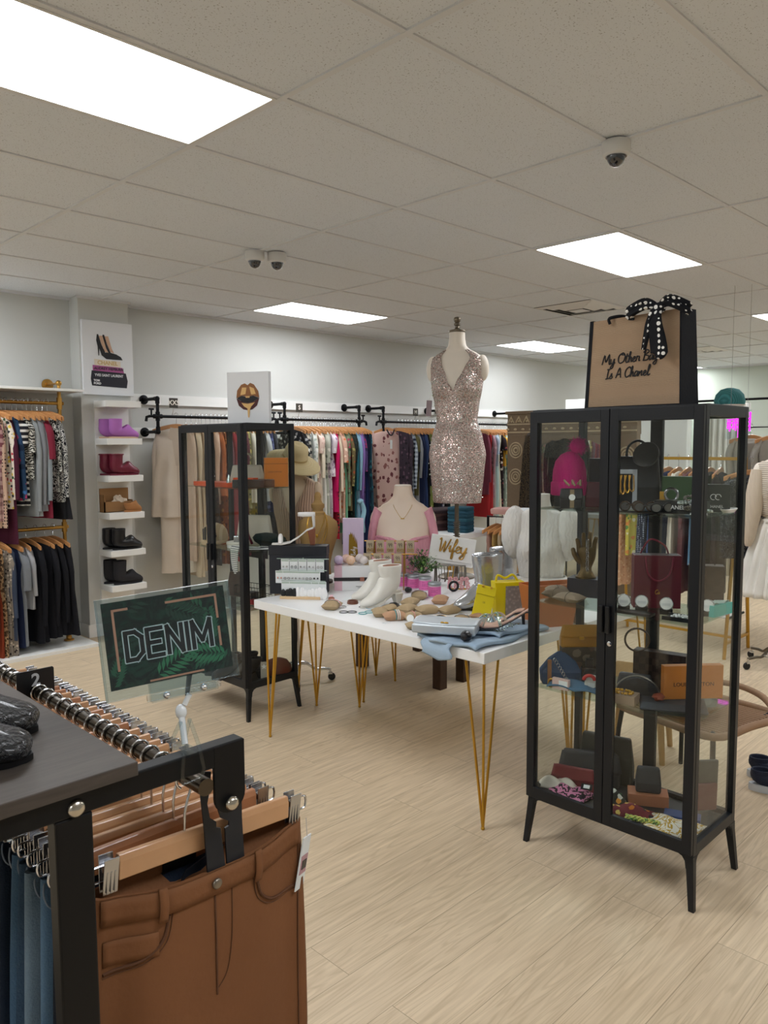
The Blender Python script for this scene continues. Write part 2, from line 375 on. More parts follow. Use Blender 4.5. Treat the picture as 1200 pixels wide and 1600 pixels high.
# ================================================================== the shop shell
def floor_mat():
    m = bpy.data.materials.new('oak_plank_floor'); m.use_nodes = True; nt = m.node_tree; b = nt.nodes['Principled BSDF']
    N = nt.nodes.new; L = nt.links.new
    tc = N('ShaderNodeTexCoord')
    br = N('ShaderNodeTexBrick'); br.offset = .37; br.inputs['Brick Width'].default_value = 1.5; br.inputs['Row Height'].default_value = .185
    br.inputs['Scale'].default_value = 1; br.inputs['Mortar Size'].default_value = .0012; br.inputs['Mortar Smooth'].default_value = .1
    br.inputs['Color1'].default_value = (.2, .2, .2, 1); br.inputs['Color2'].default_value = (.8, .8, .8, 1); br.inputs['Mortar'].default_value = (.0, .0, .0, 1)
    L(tc.outputs['Object'], br.inputs[0])
    # cathedral grain: stretched distorted rings, shifted plank by plank
    mp = N('ShaderNodeMapping'); mp.inputs['Scale'].default_value = (.42, 6.5, 1); L(tc.outputs['Object'], mp.inputs[0])
    of = N('ShaderNodeVectorMath'); of.operation = 'MULTIPLY_ADD'; L(br.outputs['Color'], of.inputs[0]); of.inputs[1].default_value = (7, 13, 0); L(mp.outputs[0], of.inputs[2])
    n1 = N('ShaderNodeTexNoise'); n1.inputs['Scale'].default_value = 1.3; n1.inputs['Detail'].default_value = 3; n1.inputs['Distortion'].default_value = .4; L(of.outputs[0], n1.inputs['Vector'])
    wv = N('ShaderNodeMath'); wv.operation = 'MULTIPLY'; L(n1.outputs['Fac'], wv.inputs[0]); wv.inputs[1].default_value = 150
    sn = N('ShaderNodeMath'); sn.operation = 'SINE'; L(wv.outputs[0], sn.inputs[0])
    n2 = N('ShaderNodeTexNoise'); n2.inputs['Scale'].default_value = 9; n2.inputs['Detail'].default_value = 5; L(of.outputs[0], n2.inputs['Vector'])
    n3 = N('ShaderNodeTexNoise'); n3.inputs['Scale'].default_value = 1.1; L(of.outputs[0], n3.inputs['Vector'])
    r = N('ShaderNodeValToRGB'); e = r.color_ramp; e.elements[0].position = .2; e.elements[0].color = lin('#c9b394'); e.elements[1].position = .75; e.elements[1].color = lin('#e8d3b4')
    L(n2.outputs['Fac'], r.inputs[0])
    m1 = N('ShaderNodeMixRGB'); m1.blend_type = 'MULTIPLY'; m1.inputs[0].default_value = .8
    r2 = N('ShaderNodeValToRGB'); e = r2.color_ramp; e.elements[0].position = 0; e.elements[0].color = (.86, .84, .81, 1); e.elements[1].position = .45; e.elements[1].color = (1, 1, 1, 1)
    mr = N('ShaderNodeMapRange'); mr.inputs['From Min'].default_value = -1; L(sn.outputs[0], mr.inputs['Value']); L(mr.outputs[0], r2.inputs[0])
    L(r.outputs[0], m1.inputs[1]); L(r2.outputs[0], m1.inputs[2])
    m2 = N('ShaderNodeMixRGB'); m2.blend_type = 'MULTIPLY'; m2.inputs[0].default_value = 1
    r3 = N('ShaderNodeValToRGB'); e = r3.color_ramp; e.elements[0].position = 0; e.elements[0].color = (.55, .52, .5, 1); e.elements[1].position = .15; e.elements[1].color = (.93, .93, .93, 1)
    k = e.elements.new(.8); k.color = (1.0, 1.0, 1.0, 1)
    L(br.outputs['Color'], r3.inputs[0]); L(m1.outputs[0], m2.inputs[1]); L(r3.outputs[0], m2.inputs[2])
    L(m2.outputs[0], b.inputs['Base Color']); b.inputs['Roughness'].default_value = .48; b.inputs['Specular IOR Level'].default_value = .4
    bp = N('ShaderNodeBump'); bp.inputs['Strength'].default_value = .15; bp.inputs['Distance'].default_value = .002; L(n2.outputs['Fac'], bp.inputs['Height']); L(bp.outputs[0], b.inputs['Normal'])
    return m
def tile_mat():
    m = bpy.data.materials.new('ceiling_tile'); m.use_nodes = True; nt = m.node_tree; b = nt.nodes['Principled BSDF']
    N = nt.nodes.new; L = nt.links.new; tc = N('ShaderNodeTexCoord')
    n = N('ShaderNodeTexNoise'); n.inputs['Scale'].default_value = 170; n.inputs['Detail'].default_value = 2; L(tc.outputs['Object'], n.inputs['Vector'])
    r = N('ShaderNodeValToRGB'); e = r.color_ramp; e.elements[0].position = .31; e.elements[0].color = lin('#a2a4a6'); e.elements[1].position = .37; e.elements[1].color = lin('#dde2e8')
    L(n.outputs['Fac'], r.inputs[0]); L(r.outputs[0], b.inputs['Base Color']); b.inputs['Roughness'].default_value = .95
    return m
X0, X1, Y0, Y1 = -3.2, 12.9, -3.6, 6.5
WALL = M('wall_paint', '#c9cac6', .8, vary=.03, vscale=2, bump=(120, .05))
BASE = M('baseboard_paint', '#dfdfdc', .5)
GRID = M('ceiling_grid_metal', '#d8dadd', .5)
struct(MB().bx(X0, X1, Y0, Y1, -.1, 0).build('floor', floor_mat()))
struct(MB().bx(X0, X1, Y0, Y1, CEIL, CEIL+.1).build('ceiling', tile_mat()))
struct(MB().bx(X0-.1, X1+.1, Y1, Y1+.12, -.1, CEIL+.1).build('wall_back', WALL))
struct(MB().bx(X1, X1+.12, Y0-.1, Y1, -.1, CEIL+.1).build('wall_right', M('wall_paint_green', '#c3cbbf', .8)))
struct(MB().bx(X0-.1, X1+.1, Y0-.12, Y0, -.1, CEIL+.1).build('wall_front', WALL))
struct(MB().bx(X0-.12, X0, Y0-.1, Y1, -.1, CEIL+.1).build('wall_left', WALL))
struct(MB().bx(2.785, 3.225, 6.33, 6.52, 0, CEIL).build('wall_pillar', WALL, bevel=.003))
# skirting
bb = MB().bx(X0, 2.785, 6.485, 6.5, 0, .11).bx(3.225, X1, 6.485, 6.5, 0, .11).bx(2.77, 3.24, 6.315, 6.33, 0, .11).bx(2.77, 2.785, 6.33, 6.5, 0, .11).bx(3.225, 3.24, 6.33, 6.5, 0, .11)
struct(bb.build('baseboard_back', BASE, bevel=.003))
struct(MB().bx(X1-.015, X1, Y0, Y1, 0, .11).build('baseboard_right', BASE, bevel=.003))
# rails of painted board that carry the pipe racks
struct(MB().bx(3.3, 9.6, 6.48, 6.5, 2.0, 2.085).bx(3.3, 9.6, 6.475, 6.48, 1.992, 2.0).build('trim_1', WHITE))
struct(MB().bx(3.3, 9.6, 6.48, 6.5, 1.70, 1.785).bx(3.3, 9.6, 6.475, 6.48, 1.692, 1.70).build('trim_2', WHITE))
# suspended grid
g = MB(); hw = .012
x = GX-4*TX
while x < X1: g.bx(x-hw, x+hw, Y0, Y1, CEIL-.007, CEIL+.001); x += TX
y = GY-8*TY
while y < Y1: g.bx(X0, X1, y-hw, y+hw, CEIL-.006, CEIL+.001); y += TY
struct(g.build('trim_3', GRID))
struct(MB().bx(X0, 2.785, 6.47, 6.5, CEIL-.02, CEIL).bx(3.225, X1, 6.47, 6.5, CEIL-.02, CEIL).bx(X1-.03, X1, Y0, Y1, CEIL-.02, CEIL).bx(2.77, 3.24, 6.31, 6.33, CEIL-.02, CEIL).build('trim_4', GRID))
# ---- recessed troffers
DIFF = bpy.data.materials.new('light_diffuser'); DIFF.use_nodes = True
_nt = DIFF.node_tree; _nt.nodes.clear(); _o = _nt.nodes.new('ShaderNodeOutputMaterial'); _e = _nt.nodes.new('ShaderNodeEmission')
_e.inputs[0].default_value = (.93, .96, 1, 1); _e.inputs[1].default_value = PANEL_W; _nt.links.new(_e.outputs[0], _o.inputs[0])
LIGHTS = [(-4, -4), (-1, -4), (2, -4), (5, -4), (8, -4), (-4, 1), (-1, 1), (2, 1), (5, 1), (8, 1), (-4, 6), (-1, 6), (2, 6), (5, 6), (8, 6)]
names = {(-1, 1): 'large bright ceiling light panel at top left, nearest the camera', (2, 1): 'bright ceiling light panel above the right glass cabinet, before the vent',
 (2, 6): 'narrow looking ceiling light panel near the back wall, behind the twin domes', (5, 6): 'far ceiling light panel just left of the burlap tote bag',
 (5, 1): 'ceiling light panel cut off by the right photo edge', (8, 6): 'tiny farthest ceiling light panel glimpsed right of the burlap tote'}
for (i, j) in LIGHTS:
    cx, cy = GX+(i+.5)*TX, GY+(j+.5)*TY; a, b = TX/2-.012, TY/2-.012
    t = thing('ceiling_light', names.get((i, j), 'recessed ceiling light panel in the grid outside the photo'), 'ceiling light', (cx, cy, CEIL), group='recessed ceiling light panels')
    fr = MB()
    fr.bx(-a, a, -b, -b+.012, -.009, 0).bx(-a, a, b-.012, b, -.009, 0).bx(-a, -a+.012, -b+.012, b-.012, -.009, 0).bx(a-.012, a, -b+.012, b-.012, -.009, 0)
    fr.build('frame', M('light_frame', '#d9d9d6', .5), t)
    MB().bx(-a+.012, a-.012, -b+.012, b-.012, -.0055, -.001).build('diffuser', DIFF, t)
# ---- air vents
def vent(cx, cy, label, n=2):
    t = thing('ceiling_vent', label, 'air vent', (cx, cy, CEIL), group='ceiling air vents')
    D = M('vent_dark', '#232323', .8); Wm = M('vent_metal', '#e2e2e0', .45)
    MB().bx(-.3, .3, -.29, .29, -.003, -.001).build('backing', D, t)
    for k, s in enumerate((.30, .225, .15)):
        z0, z1 = -.004-.002*k, -.016-.006*k; f = MB(); w = .05
        for q in range(4):
            X = RZ(q*PI/2)
            f.add([(-s, -s*.97, z0), (s, -s*.97, z0), (s-w, -s*.97+w, z1), (-s+w, -s*.97+w, z1)], [(0, 1, 2, 3)], X)
        f.build('louvre', Wm, t, thick=.002)
    MB().bx(-.07, .07, -.07, .07, -.031, -.028).build('centre_plate', Wm, t)
vent(GX+3.73*TX, GY+3.5*TY, 'square louvred ceiling vent between the light panel and tote bag')
vent(GX+7.0*TX, GY+4.5*TY, 'distant square ceiling vent right of the burlap tote bag')
# ---- dome cameras
def dome(x, y, label, rz, s=1.):
    t = thing('security_camera', label, 'security camera', (x, y, CEIL-.006), rz, group='white dome security cameras')
    t.scale = (s, s, s)
    MB().lathe([(.056, 0), (.058, -.004), (.058, -.04), (.054, -.052), (.045, -.057), (.03, -.057)], seg=32).build('housing', M('camera_white', '#dcdcda', .35), t, smooth=35)
    MB().lathe([(.038, -.055), (.038, -.06), (.034, -.075), (.024, -.09), (.01, -.098), (.001, -.099)], seg=28).build('dome', M('smoked_dome', '#1a1d26', .06, spec=.8, coat=1), t, smooth=60)
    MB().lathe([(.043, -.056), (.043, -.06), (.039, -.06), (.038, -.056)], seg=28, cap=(False, False)).build('ring', CHROME, t, smooth=30)
dome(2.985, 1.638, 'white dome security camera at a ceiling grid crossing, nearest one', .3)
dome(2.975, 4.13, 'left one of the twin white dome cameras on the ceiling', .3, 1.05)
dome(3.105, 4.07, 'right one of the twin white dome cameras on the ceiling', .3, 1.05)
# ================================================================== glass cabinets
def cabinet(label, x0, y0):
    """two-door metal and glass cabinet, doors facing -x"""
    D, W, H0, H1 = .37, .68, .19, 1.75
    t = thing('glass_cabinet', label, 'display cabinet', (x0+D/2, y0+W/2, 0), group='tall black glass cabinets')
    a, b = D/2, W/2; p = .026
    f = MB()
    for sx in (-1, 1):
        for sy in (-1, 1): f.box((sx*(a-p/2), sy*(b-p/2), (H0+H1)/2), (p, p, H1-H0))
    for z, h in ((H1-.02, .04), (H0+.02, .04)):
        for sy in (-1, 1): f.box((0, sy*(b-p/2), z), (D-2*p, p, h))
        f.box((a-p/2, 0, z), (p, W-2*p, h)); f.box((-a+p/2, 0, z), (p, W-2*p, h))
    f.box((a-.01, 0, (H0+H1)/2), (.02, .05, H1-H0-.08))
    f.build('frame', BLK, t, bevel=.002)
    MB().bx(-a+p, a-p, -b+p, b-p, H1-.008, H1).build('top_panel', BLK, t)
    MB().bx(-a+p, a-p, -b+p, b-p, H0+.012, H0+.022).build('bottom_panel', M('dark_grey_panel', '#2b2b2c', .5), t)
    for sx in (-1, 1):
        for sy in (-1, 1):
            l = MB(); X = T(sx*a, sy*b, H0)
            q = .03
            top = [(-sx*q, 0, 0), (0, 0, 0), (0, -sy*q, 0), (-sx*q, -sy*q, 0)]
            o = (sx*.016, sy*.014)
            mid = [(-sx*q*.9+o[0]*.15, o[1]*.15, -.03), (o[0]*.15, o[1]*.15, -.03), (o[0]*.15, -sy*q*.9+o[1]*.15, -.03), (-sx*q*.9+o[0]*.15, -sy*q*.9+o[1]*.15, -.03)]
            bot = [(-sx*.02+o[0], o[1], -H0), (o[0], o[1], -H0), (o[0], -sy*.02+o[1], -H0), (-sx*.02+o[0], -sy*.02+o[1], -H0)]
            l.loft([top, mid, bot], X)
            # curved web where leg meets the rails
            for ax in (0, 1):
                pts = [(0, 0)]+[(.055*(1-math.sin(k*PI/12)), -.055*(1-math.cos(k*PI/12))) for k in range(0, 7)]
                pts = [(0, 0), (.06, 0), (.04, -.008), (.03, -.022), (.026, -.05), (0, -.05)]
                R = Matrix(((-sx, 0, 0, 0), (0, 0, -sy, 0), (0, 1, 0, 0), (0, 0, 0, 1))) if ax == 0 else Matrix(((0, 0, -sx, 0), (-sy, 0, 0, 0), (0, 1, 0, 0), (0, 0, 0, 1)))
                l.prism(pts, .012, X @ R)
            l.build('leg', BLK, t, bevel=.0015)
    for sy in (-1, 1):                                   # doors
        d = MB(); y0_, y1_ = (sy*.0015, sy*(b-.001)); lo, hi = min(y0_, y1_), max(y0_, y1_); xf = -a-.018; s = .034
        d.bx(xf, -a-.001, lo, lo+s, H0+.01, H1-.006).bx(xf, -a-.001, hi-s, hi, H0+.01, H1-.006)
        d.bx(xf, -a-.001, lo+s, hi-s, H1-.05, H1-.006).bx(xf, -a-.001, lo+s, hi-s, H0+.01, H0+.055)
        dr = d.build('door', BLK, t, bevel=.0015)
        MB().bx(-a-.012, -a-.008, lo+s, hi-s, H0+.055, H1-.05).build('glass_pane', GLASS, dr)
        MB().bx(xf-.016, xf, sy*.005, sy*.022, .93, 1.03).build('handle', BLACKP, dr, bevel=.003)
        if sy < 0: MB().lathe([(.009, 0), (.009, .003), (.006, .004)], T(xf, -.018, .89) @ RY(-PI/2), 20).build('lock', CHROME, dr, smooth=40)
    for sy in (-1, 1): MB().bx(-a+p, a-p, sy*(b-.012)-.002, sy*(b-.012)+.002, H0+.04, H1-.04).build('side_pane', GLASS, t)
    for sy in (-1, 1):
        MB().bx(a-.014, a-.010, sy*.025, sy*(b-p), H0+.04, H1-.04).build('back_pane', GLASS, t)
    for z in (1.37, 1.0, .655):
        MB().bx(-a+.006, a-.022, -b+.02, b-.02, z-.005, z).build('glass_shelf', pane_glass('shelf_glass', '#eef7f3', 1.5), t)
    return t
cabinet('tall black two-door glass cabinet at right, with the burlap tote on top', 2.56, 1.06)
cabinet('tall black two-door glass cabinet at left, with the lips canvas on top', 2.56, 3.70)

# ================================================================== white tables
def hairpin(parent, x, y, sx, sy, H, mat=GOLD):
    m = MB(); foot = Vector((x+sx*.004, y+sy*.004, .006))
    tops = [(x+sx*.012, y+sy*.012), (x-sx*.085, y+sy*.012), (x+sx*.012, y-sy*.085)]
    for k, (tx, ty) in enumerate(tops):
        for s in (0,):
            P = [Vector((tx, ty, H)), Vector((tx, ty, H)).lerp(foot, .93)+Vector((0, 0, 0)), foot]
            m.tube([P[0], P[1], P[2]], .0058, 8)
    m.ball(tuple(foot), .009, 8, 6)
    m.bx(min(x, x-sx*.14), max(x, x-sx*.14), min(y, y-sy*.14), max(y, y-sy*.14), H-.004, H)
    return m.build('leg', mat, parent, smooth=40)
def white_table(label, x0, x1, y0, y1, zt=.77, th=.048):
    t = thing('display_table', label, 'table', ((x0+x1)/2, (y0+y1)/2, 0), group='white tables on gold hairpin legs')
    a, b = (x1-x0)/2, (y1-y0)/2
    MB().bx(-a, a, -b, b, zt-th, zt).build('tabletop', WHITEW, t, bevel=.003)
    for sx in (-1, 1):
        for sy in (-1, 1): hairpin(t, sx*(a-.035), sy*(b-.03 if sy < 0 else b-.09), sx, sy, zt-th)
    return t
TZ = .77
white_table('long white table with gold hairpin legs, front one holding boots and pouches', 2.47, 3.215, 1.9, 3.5)
white_table('second white hairpin-leg table directly behind the front table', 3.235, 3.98, 1.88, 3.55)
white_table('third white table behind the left glass cabinet, mostly hidden', 2.985, 3.75, 3.60, 3.90, .76)
# dark timber bench whose stout legs show under the tables
t = thing('timber_bench', 'low dark timber bench with stout square legs behind the white tables', 'bench', (4.12, 3.3, 0))
DW = FAB('woodgrain', '#33231a', '#4a3324', rough=.5)
MB().bx(-.36, .36, -.12, .9, .55, .61).build('seat', DW, t, bevel=.004)
for x, y in ((-.31, 0), (-.31, .75), (-.07, 0.0), (.3, .75)): MB().bx(x-.035, x+.035, y-.035, y+.035, 0, .55).build('leg', DW, t, bevel=.004)
MB().bx(-.30, .30, -.02, .02, .3, .36).build('rail', DW, t)

# ================================================================== pipe racks on the back wall
RY_, RZ_ = 6.23, 1.88
def tag_sign(mat_text, body, x, X, name, label):
    t = thing('rail_tag', label, 'sign', (x, RY_-.03, 0))
    MB().box((0, 0, 2.0), (.085, .006, .085)).build('card', M('tag_black', '#3a352e', .6), t, bevel=.002)
    text(body, .06, T(0, -.004, 2.0) @ RX(PI/2), M('tag_white', '#e8e4da', .6), t, off=.001)
    MB().tube([(0, 0, 1.96), (0, .015, 1.92), (0, .03, 1.895)], .003, 6).build('clip', CHROME, t)
def pipe_rack(label, xa, xb, left=True, right=True):
    t = thing('pipe_rack', label, 'clothes rack', ((xa+xb)/2, 6.475, 0), group='black pipe clothes racks on the back wall')
    c = (xa+xb)/2; dy = RY_-6.475
    MB().tube([(xa-c-.03, dy, RZ_), (xb-c+.03, dy, RZ_)], .0135, 12).build('rail', BLKP, t, smooth=40)
    for on, x, s in ((left, xa-c, -1), (right, xb-c, 1)):
        if not on: continue
        m = MB()
        for z in (2.035, 1.745): m.tube([(x, 0, z), (x, dy, z)], .0145, 12)
        m.tube([(x, dy, 1.745), (x, dy, 2.035)], .0145, 12)
        for z in (2.035, 1.745):
            m.ball((x, dy, z), .022, 12, 8); m.tube([(x, dy+.045, z), (x, dy, z)], .019, 12)
            m.tube([(x, dy, z), (x, dy, z+(.045 if z < 1.9 else -.045))], .019, 12)
        m.tube([(x-.04, dy, RZ_), (x+.04, dy, RZ_)], .02, 12).tube([(x, dy, RZ_-.04), (x, dy, RZ_+.04)], .02, 12)
        m.build('bracket_pipe', BLKP, t, smooth=40)
        for z in (2.035, 1.745):
            MB().lathe([(.042, -.002), (.042, .008), (.024, .012), (.022, .03), (.015, .03)], T(x, 0, z) @ RX(PI/2), 20).build('flange', BLKP, t, smooth=35)
        k = MB()   # small tap shaped end piece
        k.tube([(x, dy, RZ_), (x+s*.085, dy, RZ_)], .012, 10).tube([(x+s*.075, dy, RZ_), (x+s*.105, dy, RZ_-.008), (x+s*.112, dy, RZ_-.045)], .013, 10)
        k.tube([(x+s*.06, dy, RZ_), (x+s*.06, dy, RZ_+.055)], .008, 8).tube([(x+s*.06-.022, dy, RZ_+.062), (x+s*.06+.022, dy, RZ_+.062)], .009, 8)
        k.build('tap_finial', BLKP, t, smooth=40)
    return t
pipe_rack('black pipe rack on back wall, leftmost, carrying the beige suit', 3.42, 4.62)
pipe_rack('black pipe rack on back wall, between the straw hat and the pink bust', 4.815, 5.84)
pipe_rack('black pipe rack on back wall, just left of the sequinned dress', 6.215, 7.22)
pipe_rack('black pipe rack on back wall, ending right of the sequinned dress', 7.42, 8.61)
tag_sign(None, 'XXS', 3.56, None, '', 'small black size card marked XXS on the leftmost pipe rack')
tag_sign(None, 'S', 4.98, None, '', 'small size card marked S above the tan hangers')
tag_sign(None, 'M', 6.72, None, '', 'small pale size card on the rail left of the sequinned dress')

# ================================================================== ladder shelf on the pillar, with boots
t = thing('wall_shelf', 'narrow white ladder shelf of boots on the pillar', 'shelf', (3.04, 6.33, 0))
MB().bx(-.15, .15, -.015, 0, .20, 2.0).build('back_panel', WHITE, t)
SHZ = [1.685, 1.377, 1.065, .75, .455]
for k, z in enumerate([1.995]+SHZ):
    MB().bx(-.155, .155, -.235, -.015, z-.052, z).build('shelf', WHITE, t, bevel=.002)

def boot_rings(h, L, w, heel=0., shaft_w=None, toe=.0, n=20, ankle=.8, topd=None, fat=1.):
    """closed rings from shaft top round the ankle to the toe; x forward, z up, heel back at x=0"""
    sw = shaft_w or w; td = topd or L*.42
    P = []     # (x, z, half-length in profile, half-width, tilt)
    P.append((td*.5, h, td*.5, sw*.5, 0)); P.append((td*.48, h*.75+heel*.1, td*.47, sw*.48, 0))
    za = max(heel+.085, h*.42)
    P.append((td*.46, za, td*.42*ankle+.006, sw*.44, 0))
    P.append((td*.50, heel+.062, td*.52, w*.42, .35))
    P.append((L*.42, heel*.62+.055*fat, .066*fat, w*.46, .80)); P.append((L*.6, heel*.25+.045*fat, .050*fat, w*.51, 1.15))
    P.append((L*.8, .030*fat, .031*fat, w*.51, 1.45)); P.append((L*.95, .026*fat, .024*fat, w*(.44-toe), 1.57)); P.append((L*1.01, .02*fat, .012*fat, w*(.3-toe*.7), 1.57))
    R = []
    for x, z, a, b, tl in P:
        r = []
        for j in range(n):
            th = 2*PI*j/n; u = a*math.cos(th); v = b*math.sin(th)
            # tilt 0: ring in xy plane; tilt 90: ring in yz plane (u becomes -z)
            r.append((x+u*math.cos(tl), v, z-u*math.sin(tl)*(-1)))
        R.append(r)
    return R
def boot(name, label, h, L, w, mat, sole_mat=None, heel=0., loc=(0, 0, 0), rz=0., shaft_w=None, toe=0., group=None, cat='boot', cuff=None, ankle=.8, sole=.014, topd=None, rot=None, fat=1.):
    t = thing(name, label, cat, loc, rz, group, rot)
    R = boot_rings(h, L, w, heel, shaft_w, toe, 20, ankle, topd, fat)
    R = [[(p[0], p[1], max(p[2], sole*.6)) for p in r] for r in R]
    top = R[0]; c = Vector((sum(p[0] for p in top)/len(top), 0, h))
    inner = [[tuple(Vector(p).lerp(c, .1)) for p in top], [tuple(Vector(p).lerp(c, .14)+Vector((0, 0, -h*.4))) for p in top]]
    m = MB(); m.loft(inner[::-1]+R); m.build('upper', mat, t, smooth=70, sub=1)
    sm = sole_mat or mat
    # outline of the sole
    N = 22; O = []
    for k in range(N):
        a = 2*PI*k/N; x = L*.5+L*.515*math.cos(a); ww = w*(.40 if x < L*.45 else .5)
        if x > L*.75: ww = w*(.5-toe)
        O.append((x, ww*math.sin(a)*(1 if abs(math.cos(a)) < .9 else .95)))
    def zs(x): 
        if heel <= 0: return 0
        return heel*max(0, 1-max(0, x-L*.3)/(L*.38))**1.4 if x > L*.3 else heel
    m = MB(); m.loft([[(x, y, zs(x)) for x, y in O], [(x, y, zs(x)+sole) for x, y in O]])
    m.build('sole', sm, t, smooth=40)
    if heel > 0:
        m = MB(); hw = w*.36
        m.loft([[(x*.9+.004, y, heel) for x, y in [(0, -hw), (L*.24, -hw), (L*.24, hw), (0, hw)]], [(x, y, 0) for x, y in [(.014, -hw*.6), (L*.15, -hw*.6), (L*.15, hw*.6), (.014, hw*.6)]]])
        m.build('heel', sm, t, bevel=.004)
    if cuff:
        m = MB(); m.tube([(p[0], p[1]*1.03, h-.006) for p in top], .007, 6, closed=True); m.build('cuff', cuff, t, smooth=60)
    return t
def pair(name, base, z, x, **k):
    k.setdefault('fat', 1.25); k.setdefault('topd', .115)
    la, lb = base
    boot(name, la, loc=(x-.05, 6.265, z+.001), **k); boot(name, lb, loc=(x-.015, 6.155, z+.001), **k)
pair('sheepskin_boot', ('lilac ankle boot at the back of the top pillar shelf', 'lilac ankle boot at the front of the top pillar shelf'), SHZ[0], 2.95, h=.165, L=.25, w=.095, mat=FAB('plain', '#b070b8'), sole_mat=M('tan_sole', '#c9a98c', .8), ankle=1.05, group='lilac boots')
pair('leather_boot', ('maroon boot behind, on the pillar shelf under the lilac boots', 'maroon boot in front, on the pillar shelf under the lilac boots'), SHZ[1], 2.945, h=.18, L=.25, w=.10, mat=M('maroon_leather', '#6d1f33', .35, bump=(25, .5)), ankle=1.05, group='maroon boots', cuff=M('maroon_leather', '#6d1f33'))
pair('leather_boot', ('shiny black boot behind, on the pillar shelf below the shoe box', 'shiny black boot in front, on the pillar shelf below the shoe box'), SHZ[3], 2.945, h=.18, L=.255, w=.10, mat=M('black_leather', '#1d1d20', .3, bump=(20, .5)), ankle=1.05, group='black boots')
pair('suede_boot', ('charcoal suede boot behind, on the lowest pillar shelf', 'charcoal suede boot in front, on the lowest pillar shelf'), SHZ[4], 2.945, h=.205, L=.25, w=.10, mat=FAB('plain', '#2f2e31', rough=.95), ankle=1.0, group='charcoal boots')
# shoe box with tissue and a tan slipper in front
t = thing('shoe_box', 'brown cardboard shoe box holding tissue on the third pillar shelf', 'box', (3.02, 6.25, SHZ[2]))
KR = M('kraft_card', '#9a7248', .8)
MB().bx(-.125, .13, .04, .05, 0, .2).bx(-.125, .13, -.04, -.03, 0, .09).bx(-.125, -.115, -.04, .05, 0, .15).bx(.12, .13, -.04, .05, 0, .1).bx(-.125, .13, -.04, .05, 0, .006).build('box_body', KR, t)
m = MB(); m.ball((.02, -.01, .085), (.06, .03, .05), 12, 8, noise=.28); m.build('tissue', M('tissue_paper', '#d9cbb8', .8), t)
boot('suede_slipper', 'tan suede slipper leaning on the shoe box, third pillar shelf', .07, .15, .07, FAB('plain', '#a9764a'), loc=(3.04, 6.15, SHZ[2]+.001), ankle=1.0, cat='shoe')

# ================================================================== wall art
def canvas(name, label, cx, y, z0, z1, wd, rz=0., th=.03):
    t = thing(name, label, 'picture', (cx, y, z0), rz)
    MB().bx(-wd/2, wd/2, -th, 0, 0, z1-z0).build('canvas', M('canvas_white', '#dfe1e4', .7), t, bevel=.002)
    return t
t = canvas('wall_art', 'white canvas of black high heels on stacked books, on the pillar', 3.02, 6.33, 2.05, 2.66, .44)
def art(m, name, mat, par=t, th=.0015): return m.build(name, mat, par)
FX = Matrix(((1, 0, 0, 0), (0, 0, 1, -.031), (0, 1, 0, 0), (0, 0, 0, 1)))    # xy of the drawing -> front of canvas
def flat(polys, name, mat, par, X, z=0., th=.001):
    m = MB()
    for p in polys: m.prism(p, th, X @ T(0, 0, -z-th))
    return m.build(name, mat, par)
K = '#1f2029'
flat([[(-.15, .075), (.155, .065), (.165, .125), (.15, .19), (-.15, .2), (-.16, .13)]], 'painted_books', M('print_navy', '#26262f', .7), t, FX)
flat([[(-.14, .2), (.135, .19), (.12, .235), (-.14, .245)]], 'painted_book', M('print_mauve', '#a5578d', .7), t, FX)
flat([[(-.125, .245), (.105, .238), (.105, .285), (-.125, .295)]], 'painted_book', M('print_cream', '#e3d6c4', .7), t, FX)
tx = FX @ T(0, 0, -.0022)
text('CHANEL', .046, tx @ T(-.01, .266, 0), M('print_gold', '#cdb076', .6), t, off=.001)
text('AUDREY HEPBURN', .033, tx @ T(0, .218, 0), M('print_ink', K, .6), t, sx=.92, off=.0005)
text('YVES SAINT LAURENT', .03, tx @ T(0, .163, 0), M('print_white', '#e9e9ec', .6), t, sx=.85, off=.0005)
text('TOM', .024, tx @ T(-.11, .118, 0), M('print_white', '#e9e9ec', .6), t, off=.001); text('FORD', .024, tx @ T(-.105, .094, 0), M('print_white', '#e9e9ec', .6), t, off=.001)
for dx, s in ((0, 1.), (.05, .97)):
    heel = [(-.095+dx, .50), (-.083+dx, .50), (-.06+dx, .42), (-.03+dx, .355), (.02+dx, .345), (.06+dx, .325), (.075+dx, .30), (-.02+dx, .30), (-.06+dx, .33), (-.078+dx, .385), (-.082+dx, .325), (-.088+dx, .325), (-.092+dx, .40), (-.102+dx, .45)]
    flat([heel], 'painted_shoe', M('print_black', '#17171c', .5), t, FX, .001*s)
    flat([[(-.078+dx, .488), (-.048+dx, .49), (-.02+dx, .39), (.0+dx, .352), (-.03+dx, .36), (-.058+dx, .42)]], 'painted_lining', M('print_nude', '#c9a58c', .6), t, FX, .0021)
